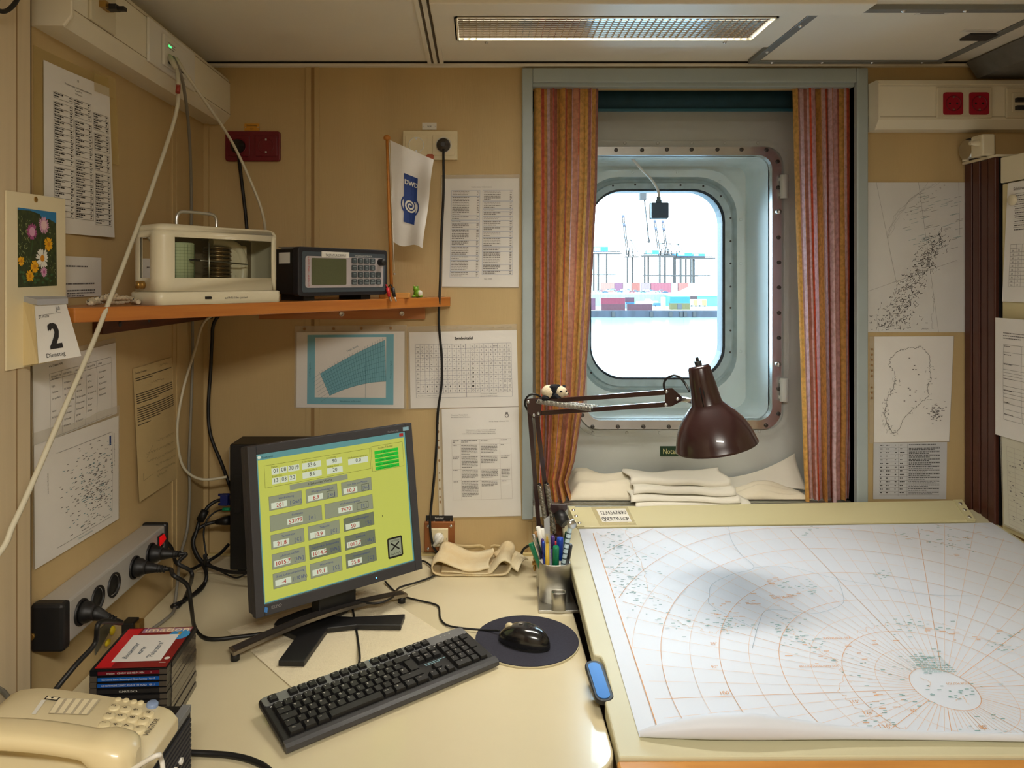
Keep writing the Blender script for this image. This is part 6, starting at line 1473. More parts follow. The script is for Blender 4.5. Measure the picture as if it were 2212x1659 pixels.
def bt(b):
    for q_, s_ in zip(white, wt): b.ptext(SP, (q_[0]+q_[2])/2, q_[3]-.012, s_, .0080, off=.0009)
    b.ptext(SP, .38, .272, '3 Sekunden Werte', .0052, off=.0009); b.ptext(SP, .085, .107, 'Datum', .0034, 'LEFT'); b.ptext(SP, .085, .173, 'Zeit (UTC)', .0034, 'LEFT'); b.ptext(SP, .272, .107, 'Breite (Grad/dez.)', .0032, 'LEFT'); b.ptext(SP, .272, .173, 'Länge (Grad/dez.)', .0032, 'LEFT'); b.ptext(SP, .43, .109, 'Kurs (Grad)', .0032, 'LEFT'); b.ptext(SP, .43, .173, 'Heading (Grad)', .0032, 'LEFT'); b.ptext(SP, .575, .135, 'Schiffsgeschwindigkeit (kn)', .0032, 'LEFT')
    b.ptext(SP, .03, .033, 'Startseite', .0045, 'LEFT', off=.0009); b.ptext(SP, .79, .100, 'Zu den Tabellen', .0042, 'LEFT')
    for q_ in fr_: b.pframe(SP, *q_, .0005, .0007)
    for i, s_ in enumerate(('1 Sek. Werte', '1 Min - Mittelwerte', '10 Min - Mittelwerte', '10 Min - Mittelwerte gleitend', 'Zeitreihen frei wählbar')): b.ptext(SP, .85, .133+i*.030, s_, .0036, off=.0011)
    for u0, v0, u1, v1, s_, un, *_ in pan:
        if un in ('[ kn ]', '[ ft ]'): b.pframe(SP, u0+(u1-u0)*(.66), v0+.042, u0+(u1-u0)*.9, v0+.09, .0007, .0008)
        b.pframe(SP, u0, v0, u1, v1, .0003, .0006)
    b.pframe(SP, .815, .79, .915, .93, .004, .0008); b.pline(SP, (.835, .825), (.895, .88), .0035, .0009); b.pline(SP, (.895, .825), (.835, .88), .0035, .0009)
    for i in range(8): b.pline(SP, (.828+i*.0092, .915-.014*(i % 2)), (.8372+i*.0092, .915-.014*((i+1) % 2)), .0008, .0009)
    b.ptext(SP, .865, .816, 'XDASView', .0034, off=.0011)
    b.prect(SP, .788, .60, .793, .614, .0009)
scr('dark_text', SK, bt)
for i in range(5): scr('green_button', E_green, lambda b: b.prect(SP, .763, .113+i*.030, .939, .138+i*.030, .0007))
scr('logo_field', E_grey, lambda b: b.prect(SP, .815, .79, .915, .93, .0006))
scr('close_button', SR, lambda b: b.prect(SP, .955, .008, .985, .034, .0008))
scr('window_icon', E_white, lambda b: b.pdisc(SP, .016, .022, .0035, 10, .0009))
LP = Patch(*[MM @ Vector(v) for v in ((0, 0, MH), (MW, 0, MH), (MW, 0, 0), (0, 0, 0))])
b = MB(); b.ptext(LP, .08, .968, 'EIZO', .0055, 'LEFT', off=.0006, sx=1.3); b.ptext(LP, .83, .045, 'FlexScan L768', .0044, 'LEFT', off=.0006, sx=.8); b.build('lettering', mat('legend_grey', (150, 150, 150), .5), mon)
b = MB(); b.ppoly(LP, [(.047, .945), (.063, .955), (.058, .982), (.042, .972)], .0006); b.build('logo', mat('logo_blue', (70, 130, 200), .4), mon)
b = MB(); b.prect(LP, .935, .022, .975, .048, .0006); b.build('energy_sticker', mat('sticker_blue', (140, 180, 196), .5), mon)
b = MB(); b.pdisc(LP, .69, .967, .0016, 8, .0006); b.build('power_light', mat('led_blue', (80, 150, 255), .4, emit=(80, 150, 255), estr=4), mon)
# stand: neck, cross shaped foot, long bar
mb_ = mo+mx*MW/2
c = mb_+mback*.055
o = MB(basis((c.x, c.y, ZD), mx, mback, (0, 0, 1))); o.bb(-.045, .045, -.018, .02, .018, .20); o.build('neck', M_black, mon, bevel=.003)
def plate(pts, z0, z1, m, nm):
    P_ = [onZ(x, y, ZD+z1) for x, y in pts]; b = MB(); b.prism([(p.x, p.y) for p in P_], lambda x, y, d: Vector((x, y, d)), ZD+z0, ZD+z1); return b.build(nm, m, mon, bevel=.0015)
plate([(592, 1347), (600, 1337), (648, 1318), (705, 1302), (748, 1297), (756, 1308), (722, 1330), (760, 1332), (875, 1326), (866, 1350), (770, 1349), (708, 1356), (657, 1428), (601, 1427), (640, 1374), (600, 1356)], .003, .014, M_black, 'foot')
P0, P1 = onZ(499, 1406, ZD+.02), onZ(874, 1280, ZD+.02)
d = (P1-P0); L_ = d.length; d.normalize(); n2 = Vector((d.y, -d.x, 0)); o = MB()
def barf(t_, s_): return P0+d*L_*t_+n2*((s_-.5)*.026)+Vector((0, 0, .016*math.sin(PI*t_)-.002))
Ls = []
for i in range(17):
    t_ = i/16; up = Vector((0, 0, .0035)); a = barf(t_, 0); e_ = barf(t_, 1); Ls.append([a-up, e_-up, e_+up, a+up])
o.loops(Ls, True, True, True, False); o.build('foot_bar', mat('bar_metal', (150, 142, 132), .35, .9, var=.1, scale=30), mon)
MB().loops([[p+Vector((0, 0, .0038)) for p in (barf(i/16*.97+.015, .12), barf(i/16*.97+.015, .86))] for i in range(17)], closed=False, smooth=False).build('bar_inlay', mat('bar_dark', (66, 62, 60), .5), mon)
for t_ in (.02, .98): p = barf(t_, .5); MB().cyl((p.x, p.y, ZD), (p.x, p.y, p.z-.003), .009, n=14).build('bar_foot', M_black, mon)
# paper towel mat under the stand
q = [onZ(x, y, ZD+.001) for x, y in ((490, 1362), (800, 1270), (962, 1372), (640, 1494))]
o = MB(); o.grid(lambda u, v: (q[0]*(1-u)+q[1]*u)*(1-v)+(q[3]*(1-u)+q[2]*u)*v+Vector((0, 0, .0006+.0006*math.sin(60*u)*math.sin(60*v))), 60, 60)
o.single('paper_towel', 'white embossed paper towel under the monitor foot', 'paper towel', mat('paper_towel', (226, 214, 182), .9, bump=.8, bscale=300, var=.03, scale=200))
q = [onZ(x, y, ZD+.001) for x, y in ((425, 1236), (448, 1202), (560, 1206), (590, 1250))]
o = MB(); o.grid(lambda u, v: (q[0]*(1-u)+q[3]*u)*(1-v)+(q[1]*(1-u)+q[2]*u)*v+Vector((0, 0, .0007)), 20, 20, True)
o.f = [tuple(reversed(f)) for f in o.f]; o.single('paper_towel', 'second paper towel under the black computer', 'paper towel', mat('paper_towel', (226, 214, 182), .9))
# computer behind the monitor
X0 = at(496, 0, 1.83).x
pc_ = thing('computer_tower', 'black slim computer standing behind the monitor', 'computer', (X0+.18, 1.87, ZD))
MB().bb(X0, X0+.37, 1.83, 1.928, ZD+.006, 1.078).build('case', mat('pc_black', (17, 17, 18), .5), pc_, bevel=.003)
for x in (X0+.02, X0+.33): MB().bb(x, x+.02, 1.835, 1.92, ZD, ZD+.006).build('foot', M_blackr, pc_)
MB().bb(X0-.004, X0, 1.835, 1.850, .985, 1.068).build('slot_bracket', M_alu, pc_)
MB().bb(X0+.012, X0+.03, 1.8285, 1.831, .90, 1.0).build('side_grip', M_black, pc_, bevel=.002)

# ------------------------------------------------------------------ keyboard
ko = Vector((-.303, 1.1246, ZD)); kx = Vector((.344, .2587, 0)).normalized(); kb = Vector((-kx.y, kx.x, 0)); KL, KD = .4307, .126
kt = math.atan2(.016, KD); ky = (kb*math.cos(kt)+Vector((0, 0, 1))*math.sin(kt)).normalized()
KM = basis(ko+Vector((0, 0, .004)), kx, ky)
kbd = thing('keyboard', 'black keyboard with a silver grey top strip on the desk', 'keyboard', ko)
fk = lambda x, y, d: Vector((x, y, d))
MB(KM).prism(rr(0, KL, 0, KD, .010, 4), fk, 0, .011).build('body', mat('kb_black', (24, 24, 25), .45), kbd, bevel=.004, seg=3)
MB(KM).prism(rr(.004, KL-.004, KD-.028, KD-.004, .006, 3), fk, .0105, .0128).build('top_strip', mat('kb_silver', (130, 132, 134), .35, .5), kbd)
MB(KM).bb(.012, KL-.012, KD-.0315, KD-.0305, .011, .0122).build('strip_line', M_white, kbd)
MB(KM).prism([(0, .002), (.002, 0), (.016, 0), (.016, .0125), (.008, .0122), (.002, .009)], lambda y, z, x: Vector((x, y-.005, z)), .001, KL-.001).build('front_roll', mat('kb_roll', (62, 62, 64), .35), kbd)
for x in (.03, KL-.05): MB(KM).bb(x, x+.02, KD-.015, KD-.005, -.0155, 0).build('rear_foot', M_black, kbd)
U = (KL-.026)/22.6; V = .0162
kmesh = {}
def key(cx_, cy_, w_, h_=1):
    kk = (round(w_, 2), round(h_, 2)); a, b_ = (w_*U-.0012)/2, (h_*V-.0010)/2
    M_l = THM[kbd.name].inverted() @ KM @ Matrix.Translation((cx_, cy_, .0108))
    if kk not in kmesh:
        k = MB(); t_ = .0022
        k.hexa([(-a, -b_, 0), (a, -b_, 0), (a, b_, 0), (-a, b_, 0), (-a+t_, -b_+t_*.7, .0068), (a-t_, -b_+t_*.7, .0068), (a-t_, b_-t_*.5, .0074), (-a+t_, b_-t_*.5, .0074)])
        me = bpy.data.meshes.new('key'); me.from_pydata([tuple(v) for v in k.v], [], k.f); me.materials.append(mat('key_black', (28, 28, 29), .4)); kmesh[kk] = me
    o = bpy.data.objects.new('key', kmesh[kk]); COL.objects.link(o); o.parent = kbd; o.matrix_local = M_l
lg = MB(); KP = Patch(*[KM @ Vector(v) for v in ((0, KD, .0188), (KL, KD, .0188), (KL, 0, .0188), (0, 0, .0188))])
def krow(y, x, keys, labs=None, h=1):
    for i, w_ in enumerate(keys):
        if w_ < 0: x += -w_*U; continue
        cx_ = x+w_*U/2; key(cx_, y, w_, h)
        s_ = labs.pop(0) if labs else ''
        if s_: lg.ptext(KP, (cx_-min(w_*U*.2, .003))/KL, 1-(y+.0005)/KD, s_, .0034 if len(s_) < 2 else .0022)
        x += w_*U
kx0 = .013; y0 = .014+V/2
main = [0, 15.2]
krow(y0, kx0, [1.5, 1.25, 1.25, 5.75, 1.25, 1.25, 1.25, 1.5], ['Strg', '#', 'Alt', '', 'Alt Gr', '#', '=', 'Strg'])
krow(y0+V, kx0, [1.25]+[1]*11+[2.75], ['^']+list('<YXCVBNM,.-')+['^'])
krow(y0+2*V, kx0, [1.75]+[1]*12, ['v']+list('ASDFGHJKLÖÄ#')); key(kx0+14.4*U, y0+2.5*V, 1.2, 2)
krow(y0+3*V, kx0, [1.5]+[1]*12, ['Tab']+list('QWERTZUIOPÜ+'))
krow(y0+4*V, kx0, [1]*13+[2], list('^1234567890ß´')+['<-'])
yF = KD-.0165
krow(yF, kx0, [1, -1]+[1]*4+[-.5]+[1]*4+[-.5]+[1]*4, ['Esc']+['F%d' % i for i in range(1, 13)])
nx = kx0+15.25*U
krow(yF, nx, [1, 1, 1], ['Druck', 'Rollen', 'Pause'])
krow(y0+4*V, nx, [1, 1, 1], ['Einfg', 'Pos1', 'Bild']); krow(y0+3*V, nx, [1, 1, 1], ['Entf', 'Ende', 'Bild'])
krow(y0+V, nx, [-1, 1], ['^']); krow(y0, nx, [1, 1, 1], ['<', 'v', '>'])
px_ = kx0+18.5*U
krow(y0+4*V, px_, [1]*4, ['Num', '/', '*', '-']); krow(y0+3*V, px_, [1]*3, list('789')); krow(y0+2*V, px_, [1]*3, list('456')); krow(y0+V, px_, [1]*3, list('123')); krow(y0, px_, [2, 1], ['0', ','])
key(px_+3.5*U, y0+2.5*V, 1, 2); key(px_+3.5*U, y0+.5*V, 1, 2)
lg.build('legend', M_white, kbd)
b = MB(); b.pwords(KP, .69, 1-(y0+2.2*V)/KD, .80, 2, .03, .0016, 1, off=-.0066); b.build('warning_print', mat('print_ltblue', (140, 180, 190), .6), kbd)
b = MB(); b.pdisc(KP, .5, .07, .004, 10, off=-.0056); b.pwords(KP, .515, .05, .545, 1, .03, .003, 1, off=-.0056); b.build('logo', mat('kb_logo', (60, 150, 200), .5), kbd)
for i in range(3): b = MB(); b.pdisc(KP, .86+i*.025, .10, .0012, 8, off=-.0056); b.build('status_light', M_white, kbd)

# ------------------------------------------------------------------ mouse pad and mouse
cm = onZ(1137, 1384, ZD); rm = .1075
def padpoly(r): return [(cm.x+r*math.cos(a)*(1.02 if math.cos(a) > 0 else 1), cm.y+r*math.sin(a)*(.97 if math.sin(a) > 0 else 1)) for a in [2*PI*i/48 for i in range(48)]]
pdm = thing('mouse_pad', 'round dark mouse pad beside the keyboard', 'mouse pad', (cm.x, cm.y, ZD))
MB().prism(padpoly(rm), lambda x, y, d: Vector((x, y, d)), ZD, ZD+.003).build('rubber_base', mat('pad_base', (206, 196, 160), .8), pdm)
MB().prism(padpoly(rm-.0015), lambda x, y, d: Vector((x, y, d)), ZD+.003, ZD+.0045).build('fabric', mat('pad_fabric', (44, 44, 56), .95, var=.15, scale=220), pdm)
f0, f1 = onZ(1078, 1362, ZD+.02), onZ(1188, 1388, ZD+.02); f0.z = f1.z = ZD+.0045
dm = (f1-f0); ML = dm.length; dm.normalize(); sm_ = Vector((-dm.y, dm.x, 0)); mc = (f0+f1)/2
MMo = basis(mc, dm, sm_, (0, 0, 1))
ms = thing('computer_mouse', 'glossy black computer mouse on the round pad', 'mouse', None, M=MMo)
def mfn(u, v):
    a = 2*PI*u; e = v*PI/2
    x = ML/2*1.0*math.cos(a)*math.cos(e)**.6; y = .030*math.sin(a)*(1-.06*math.cos(a))*math.cos(e)**.6; h = .036*math.sin(e)**.8*(1-.16*((x-.006)/(ML/2))**2)*(1.0 if x > 0 else 1-.35*(x/(ML/2))**2)
    return Vector((x, y, .004+h))
o = MB(MMo); o.grid(mfn, 40, 12); o.build('shell', mat('mouse_black', (22, 22, 24), .22, coat=.5), ms)
o = MB(MMo); o.prism([(ML/2*math.cos(a)*.98, .0295*math.sin(a)) for a in [2*PI*i/32 for i in range(32)]], lambda x, y, d: Vector((x, y, d)), 0, .006); o.build('base', M_black, ms)
MB(MMo).lathe([(.0, -.004), (.009, -.004), (.010, 0), (.009, .004), (0, .004)], (-ML/2+.024, 0, .027), (0, 1, 0), n=18).build('wheel', M_ivory, ms)
b = MB(MMo); b.bb(-ML/2+.044, -ML/2+.052, -.002, .004, .0400, .0408); b.build('logo', M_alu, ms)

# ------------------------------------------------------------------ pen holder and pens
q = [onZ(x, y, ZD+.004) for x, y in ((1153, 1246), (1192, 1246), (1252, 1328), (1165, 1328))]
ph = thing('pen_holder', 'aluminium pen holder made of oval cups on a plate', 'pen holder', onZ(1200, 1300, ZD))
o = MB(); A0, A1, A2, A3 = Vector((.150, 1.800, 0)), Vector((.219, 1.800, 0)), Vector((.230, 1.605, 0)), Vector((.139, 1.605, 0))
o.prism([(p.x, p.y) for p in (A3, A2, A1, A0)], lambda x, y, d: Vector((x, y, d)), ZD, ZD+.006); o.build('plate', M_alu, ph, bevel=.001)
def cup(c, rx, ry, h, nm='cup'):
    c = Vector(c); prof = [(.001, .006), (1, .006), (1, h-.002), (.985, h), (.92, h), (.9, h-.003), (.9, .02), (0, .02)]; n_ = 36; L = []
    for f_, z in prof:
        L.append([Vector((c.x+rx*f_*math.copysign(abs(math.cos(2*PI*i/n_))**.75, math.cos(2*PI*i/n_)), c.y+ry*f_*math.copysign(abs(math.sin(2*PI*i/n_))**.75, math.sin(2*PI*i/n_)), ZD+z)) for i in range(n_)])
    MB().loops(L).build(nm, M_alu, ph)
cmain = Vector((onZ(1203, 1318, ZD).x, 1.665, ZD)); cup(cmain, .036, .028, .094); cup((onZ(1207, 1322, ZD).x, 1.612, ZD), .0165, .0115, .046, 'small_cup'); cup((.178, 1.738, ZD), .032, .028, .086)
Yc = cmain.y
def pen(label, top, bot, r, m, capm=None, capf=.35, Yt=Yc, Yb=Yc, kind='marker', clip=None, name='pen'):
    a, b_ = at(bot[0], bot[1], Yb), at(top[0], top[1], Yt); d_ = b_-a
    t = thing(name, label, 'pen', a, group='pens in the holder')
    m2 = capm or m
    MB().tube([a, a+d_*(1-capf)], r*.9, 12).build('barrel', m, t)
    x, y = frame_of(d_)
    cp_ = a+d_*(1-capf)
    if kind == 'marker':
        o = MB(); n_ = 20; L = []
        for f_, k_ in ((0, 1), (.9, .92), (1, .8)): L.append([cp_+d_*capf*f_+(x*math.cos(2*PI*i/n_)+y*math.sin(2*PI*i/n_))*r*k_*(1.06 if i % 2 else .97) for i in range(n_)])
        o.loops(L, True, True, True, True); o.build('cap', m2, t)
    else: MB().tube([cp_, cp_+d_*capf*.9, cp_+d_*capf], [r, r*.9, r*.55], 12).build('cap', m2, t)
    if clip: MB().tube([cp_+d_*capf*.95-Vector((0, r*1.2, 0)), cp_-Vector((0, r*1.25, 0))], r*.22, 6).build('clip', clip, t)
    return t
C_ = lambda rgb, nm: mat(nm, rgb, .35)
G1, B1, V1, K1, Y1, W1, R1 = C_((16, 128, 88), 'pen_green'), C_((20, 66, 170), 'pen_blue'), C_((66, 40, 122), 'pen_violet'), C_((60, 64, 66), 'pen_grey'), C_((206, 172, 60), 'pen_yellow'), C_((226, 222, 208), 'pen_white'), C_((196, 30, 40), 'pen_red')
bt_ = lambda x: (x, 1275)
pen('green felt pen tilting out to the left of the holder', (1147, 1173), (1190, 1270), .0078, G1, capf=.55, Yt=Yc+.02)
pen('green felt pen standing upright in the holder', (1201, 1180), (1199, 1275), .0078, G1, capf=.5, Yt=Yc-.016, Yb=Yc-.012)
pen('blue felt pen with a ribbed cap', (1210, 1161), (1207, 1275), .0082, W1, B1, capf=.42, Yt=Yc+.004)
pen('violet fineliner with a pale ring', (1194, 1157), (1192, 1275), .0056, V1, capf=.22, Yt=Yc-.006, kind='slim')
pen('yellow pencil style pen in front of the ruler', (1181, 1153), (1184, 1275), .0056, Y1, Y1, capf=.15, Yt=Yc-.012, Yb=Yc-.012, kind='slim')
pen('dark grey fineliner leaning to the right', (1233, 1175), (1213, 1275), .0056, K1, capf=.3, Yt=Yc-.004, kind='slim', clip=M_dark)
pen('silver pen with a white barrel leaning left', (1152, 1154), (1186, 1272), .0052, W1, M_chrome, capf=.45, Yt=Yc+.012, kind='slim')
pen('violet pen with a dark top behind the yellow pen', (1171, 1162), (1183, 1275), .0048, V1, capf=.3, Yt=Yc+.008, kind='slim')
pen('short blue pen between the others', (1174, 1170), (1186, 1275), .0050, B1, capf=.3, Yt=Yc, kind='slim')
pen('red pen of which only the cap shows', (1199, 1169), (1198, 1275), .0052, R1, capf=.3, Yt=Yc+.016, Yb=Yc+.01, kind='slim')
pen('dark green pencil with a bare sharpened tip', (1157, 1148), (1184, 1275), .0042, C_((12, 74, 48), 'pencil_green'), mat('pencil_wood', (196, 150, 100), .6), capf=.1, Yt=Yc+.02, Yb=Yc+.008, kind='slim', name='pencil')
pen('dark green pencil behind the blue pen', (1224, 1148), (1206, 1275), .0042, C_((12, 74, 48), 'pencil_green'), capf=.1, Yt=Yc+.02, Yb=Yc+.012, kind='slim', name='pencil')
pen('tiny green pen stub in the small cup', (1193, 1279), (1207, 1302), .0024, C_((12, 74, 48), 'pencil_green'), capf=.3, Yt=1.612, Yb=1.612, kind='slim')
# compass caliper (white handles), clear ruler, silver divider
t = thing('scissors', 'white handled scissors in the pen holder', 'scissors', at(1185, 1275, Yc))
for a, b_ in (((1162, 1138), (1186, 1230)), ((1171, 1142), (1188, 1230))): MB().tube([at(*b_, Yc+.012), at((a[0]*2+b_[0])/3, (a[1]*2+b_[1])/3, Yc+.012), at(*a, Yc+.012)], [.004, .0075, .005], 12).build('handle', M_white, t)
MB().tube([at(1187, 1228, Yc+.012), at(1188, 1280, Yc+.008)], .003, 8).build('blade', M_alu, t)
P = Patch(at(1175, 1122, Yc-.018), at(1187, 1114, Yc-.018), at(1194, 1275, Yc-.010), at(1181, 1275, Yc-.010))
t = thing('ruler', 'clear plastic ruler standing in the pen holder', 'ruler', P.pt(.5, 1)); o = MB(); o.prect(P, 0, 0, 1, 1, 0); o.build('blade', filmmat('ruler_clear', (214, 220, 226), .5), t, solid=.0015)
b = MB()
for i in range(30): b.pline(P, (.75, .03+i*.02), (.98, .03+i*.02), .0005, .0012)
b.build('scale_marks', M_ink2, t)
P0, P1 = at(1207, 1272, Yc-.016), at(1232, 1136, Yc-.016)
t = thing('map_divider', 'silver and glass map divider leaning to the right in the holder', 'divider', P0)
MB().tube([P0, P0+(P1-P0)*.25, P1], [.002, .005, .0056], 12).build('barrel', mat('glass_grey', (176, 200, 210), .15), t)
for i in range(7): f_ = .4+i*.08; MB().tube([P0+(P1-P0)*f_, P0+(P1-P0)*(f_+.018)], .0060, 12).build('ring', mat('ring_dark', (54, 76, 86), .4), t)
MB().lathe([(0, -.005), (.010, -.005), (.0115, 0), (.010, .005), (0, .005)], P1+Vector((.003, 0, .004)), (.4, -1, 0), n=16).build('knurl', M_chrome, t)
# wing nut of the clamp, just behind the plate
p = at(1155, 1216, 1.80); t = thing('wing_nut', 'brass wing nut on the desk edge behind the pens', 'nut', p)
for s_ in (-1, 1): MB().ball(p+Vector((0, 0, s_*.012)), .007, 10, 8, (.6, .6, 1.2)).build('wing', mat('brass', (176, 140, 76), .35, .8), t)
MB().cyl(p+Vector((-.006, 0, 0)), p+Vector((.02, 0, 0)), .005, n=10).build('hub', mat('brass', (176, 140, 76), .35, .8), t)
# ------------------------------------------------------------------ power strip on the left wall
XF = -.691; PY0, PY1, PZ0, PZ1 = 1.196, 1.588, .884, .957; PC = (PZ0+PZ1)/2
ps = thing('power_strip', 'grey aluminium power strip with black ends on the wall', 'power strip', (XL, (PY0+PY1)/2, PZ0))
MB().bb(XL, XF, PY0+.012, PY1-.008, PZ0, PZ1).build('housing', mat('strip_alu', (196, 194, 188), .42, .35), ps, bevel=.004)
MB().bb(XL, XF+.004, PY0-.012, PY0+.012, PZ0-.004, PZ1+.004).build('end_cap', M_black, ps, bevel=.006)
MB().bb(XL, XF+.004, PY1-.010, PY1+.006, PZ0-.004, PZ1+.004).build('end_cap', M_black, ps, bevel=.006)
MB().cyl((XL+.004, PY0-.008, PC-.012), (XL+.004, PY0-.016, PC-.012), .0055, n=12).build('screw', mat('brass', (176, 140, 76), .35, .8), ps)
sock = []
for px in (175, 210, 245, 290, 325):
    y = F*(-XF)/(CX-px); c = Vector((XF, y, PC)); sock.append(c)
    MB().lathe([(.0225, -.001), (.0225, .003), (.0205, .004), (.0192, .002), (.0188, -.001), (.017, .0008), (0, .0008)], c, (1, 0, 0), n=28).build('socket', M_blackr, ps)
y = F*(-XF)/(CX-345); MB().bb(XF-.001, XF+.003, y-.011, y+.013, PC-.004, PC+.024).build('switch_frame', M_black, ps); MB().hexa([(XF+.002, y-.008, PC), (XF+.010, y-.008, PC+.012), (XF+.010, y+.010, PC+.012), (XF+.002, y+.010, PC), (XF+.002, y-.008, PC+.022), (XF+.007, y-.008, PC+.022), (XF+.007, y+.010, PC+.022), (XF+.002, y+.010, PC+.022)]).build('switch', mat('switch_red', (210, 20, 26), .3, emit=(255, 20, 20), estr=.25), ps)
def strip_plug(i, label, dirv, path, r=.0042, m=M_blackr):
    c = sock[i]; d = Vector(dirv).normalized(); t = thing('plug_cable', label, 'cable', c)
    MB().lathe([(.0185, .001), (.0185, .008), (.0175, .014), (.0135, .020), (.0125, .026)], c, (1, 0, 0), n=22, capends=True).build('plug_face', m, t)
    s = c+Vector((.020, 0, 0)); e = s+d*.040
    MB().tube([c+Vector((.014, 0, 0)), s+d*.010, s+d*.026, e], [.0135, .0115, .0075, .0058], 14).build('plug_grip', m, t)
    for k_ in range(3): p = s+d*(.026+k_*.006); MB().tube([p, p+d*.003], .0078-.0005*k_, 12).build('strain_relief', m, t)
    MB().tube(smooth_path([e-d*.004, e+d*.012]+path, 8), r, 10).build('cord', m, t)
    return t
Z0 = ZD+.005
strip_plug(0, 'black plug with a cord running down at the near end of the strip', (.75, .25, -.45), [onX(215, 1345, -.615), onX(205, 1390, -.62), at(165, 1435, 1.12), at(120, 1490, 1.09), at(112, 1510, 1.07)])
strip_plug(3, 'black plug with the cord that loops in front of the monitor foot', (.9, .1, -.12), [at(375, 1243, 1.40), at(405, 1265, 1.42), at(413, 1310, 1.43), onZ(422, 1358, Z0), onZ(450, 1380, Z0), onZ(520, 1375, Z0), onZ(590, 1365, Z0), onZ(625, 1352, Z0)])
strip_plug(4, 'black plug with a cord dropping to the desk at the far end of the strip', (.9, .2, -.1), [at(385, 1217, 1.50), at(410, 1232, 1.51), at(414, 1250, 1.52), onZ(400, 1290, Z0), onZ(385, 1310, Z0), onZ(372, 1309, Z0), onZ(400, 1296, Z0), onZ(437, 1270, Z0), onZ(446, 1240, Z0), at(442, 1200, 1.75)])

# ------------------------------------------------------------------ tear-off calendar
XC = XP+.003
P = Patch(onX(14, 411, XC), onX(141, 430, XC), onX(143, 775, XC), onX(14, 801, XC))
cal = thing('wall_calendar', 'tear-off day calendar with a flower picture on an ivory card', 'calendar', P.pt(.5, 1))
o = MB(); o.hexa([P.pt(0, 1, -.002), P.pt(1, 1, -.002), P.pt(1, 1, 0), P.pt(0, 1, 0), P.pt(0, 0, -.002), P.pt(1, 0, -.002), P.pt(1, 0, 0), P.pt(0, 0, 0)]); o.build('card', M_card, cal)
FPc = Patch(onX(38, 448, XC+.0004), onX(121, 459, XC+.0004), onX(123, 617, XC+.0004), onX(39, 621, XC+.0004))
o = MB(); o.grid(lambda u, v: FPc.pt(u, v, 0), 6, 10); o.build('picture', mat('picture_meadow', (30, 46, 26), .5, rgb2=(62, 74, 34), scale=120), cal)
o = MB(); o.quad(*[FPc.pt(u, v, .0003) for u, v in ((0, 0), (0, .03), (.3, .02), (.55, .05), (.62, .12), (.8, .1), (1, .15), (1, 0))]); o.build('picture_sky', mat('picture_sky', (40, 124, 178), .5), cal)
rf = random.Random(3)
def flower(u, v, r, n, m_, cm_, st=0, core=.3, nm='picture_flower'):
    b = MB()
    for i in range(n):
        a = 2*PI*i/n+rf.uniform(-.1, .1); rr_ = r*rf.uniform(.8, 1); w_ = 1.1*PI*r/n*1.2
        c_, s_ = math.cos(a), math.sin(a)
        b.quad(*[FPc.pt(u+(x*c_-y*s_)/FPc.w, v-(x*s_+y*c_)/FPc.h, .0006+i*.00001) for x, y in ((r*.15, -w_*.2), (rr_*.8, -w_*.5), (rr_, 0), (rr_*.8, w_*.5), (r*.15, w_*.2))])
    b.build(nm, m_, cal)
    b = MB(); b.pdisc(FPc, u, v, r*core, 12, .0010); b.build('picture_flower_heart', cm_, cal)
pk, pk2, yl, wh_, or_ = mat('pic_pink', (176, 84, 140), .5), mat('pic_rose', (214, 160, 190), .5), mat('pic_yellow', (240, 176, 20), .5), mat('pic_white', (236, 236, 224), .5), mat('pic_orange', (214, 140, 20), .5)
gr_, gl_ = mat('pic_green', (60, 100, 60), .5), mat('pic_pale_green', (170, 180, 120), .5)
b = MB()
for k_ in range(60): u, v = rf.uniform(.02, .3), rf.uniform(.1, .75); a = rf.uniform(.5, 2.4); b.pline(FPc, (u, v), (min(.99, u+.05*math.cos(a)), v-.025*math.sin(a)), .0007, .0003)
for k_ in range(24): u, v = rf.uniform(.8, .97), rf.uniform(.25, .9); a = rf.uniform(.5, 2.4); b.pline(FPc, (u, v), (min(.99, u+.03*math.cos(a)), v-.02*math.sin(a)), .0007, .0003)
b.build('picture_grass', gl_, cal)
b = MB()
for k_ in range(26): u, v = rf.uniform(.05, .9), rf.uniform(.78, .97); b.ppoly(FPc, [(u-.04, v), (u, v-.02), (u+.05, v), (u, v+.02)], .0004+k_*.000005)
for a, c_ in (((.62, .28), (.55, .5)), ((.36, .4), (.3, .65)), ((.75, .42), (.7, .6))): b.pline(FPc, a, c_, .0012, .0003)
b.build('picture_leaf', gr_, cal)
flower(.34, .29, .0155, 22, pk, pk2, core=.5); flower(.65, .19, .016, 24, pk2, mat('pic_palepink', (230, 196, 200), .5), core=.5); flower(.77, .44, .0135, 16, yl, or_); flower(.6, .63, .019, 18, wh_, or_, core=.3); flower(.4, .74, .0125, 14, yl, or_); flower(.28, .86, .0115, 14, yl, or_); flower(.07, .67, .009, 10, yl, or_); flower(.64, .81, .010, 14, pk2, pk)
MB().lathe([(.0045, 0), (.0045, .001), (.003, .0015), (.0012, .001), (0, .001)], onX(77, 431, XC), (1, 0, 0), n=16).build('eyelet', mat('brass', (176, 140, 76), .35, .8), cal)
XS = XC+.036
bk = [onX(50, 652, XC), onX(142, 650, XC), onX(146, 775, XC), onX(50, 790, XC)]
ft = [onX(73, 660, XS), onX(140, 652, XS), onX(152, 768, XS+.004), onX(82, 785, XS+.002)]
o = MB(); o.hexa([bk[3], bk[2], ft[2], ft[3], bk[0], bk[1], ft[1], ft[0]]); o.build('day_block', mat('block_edges', (226, 208, 160), .8, var=.12, scale=20, stretch=(140, 1, 1)), cal)
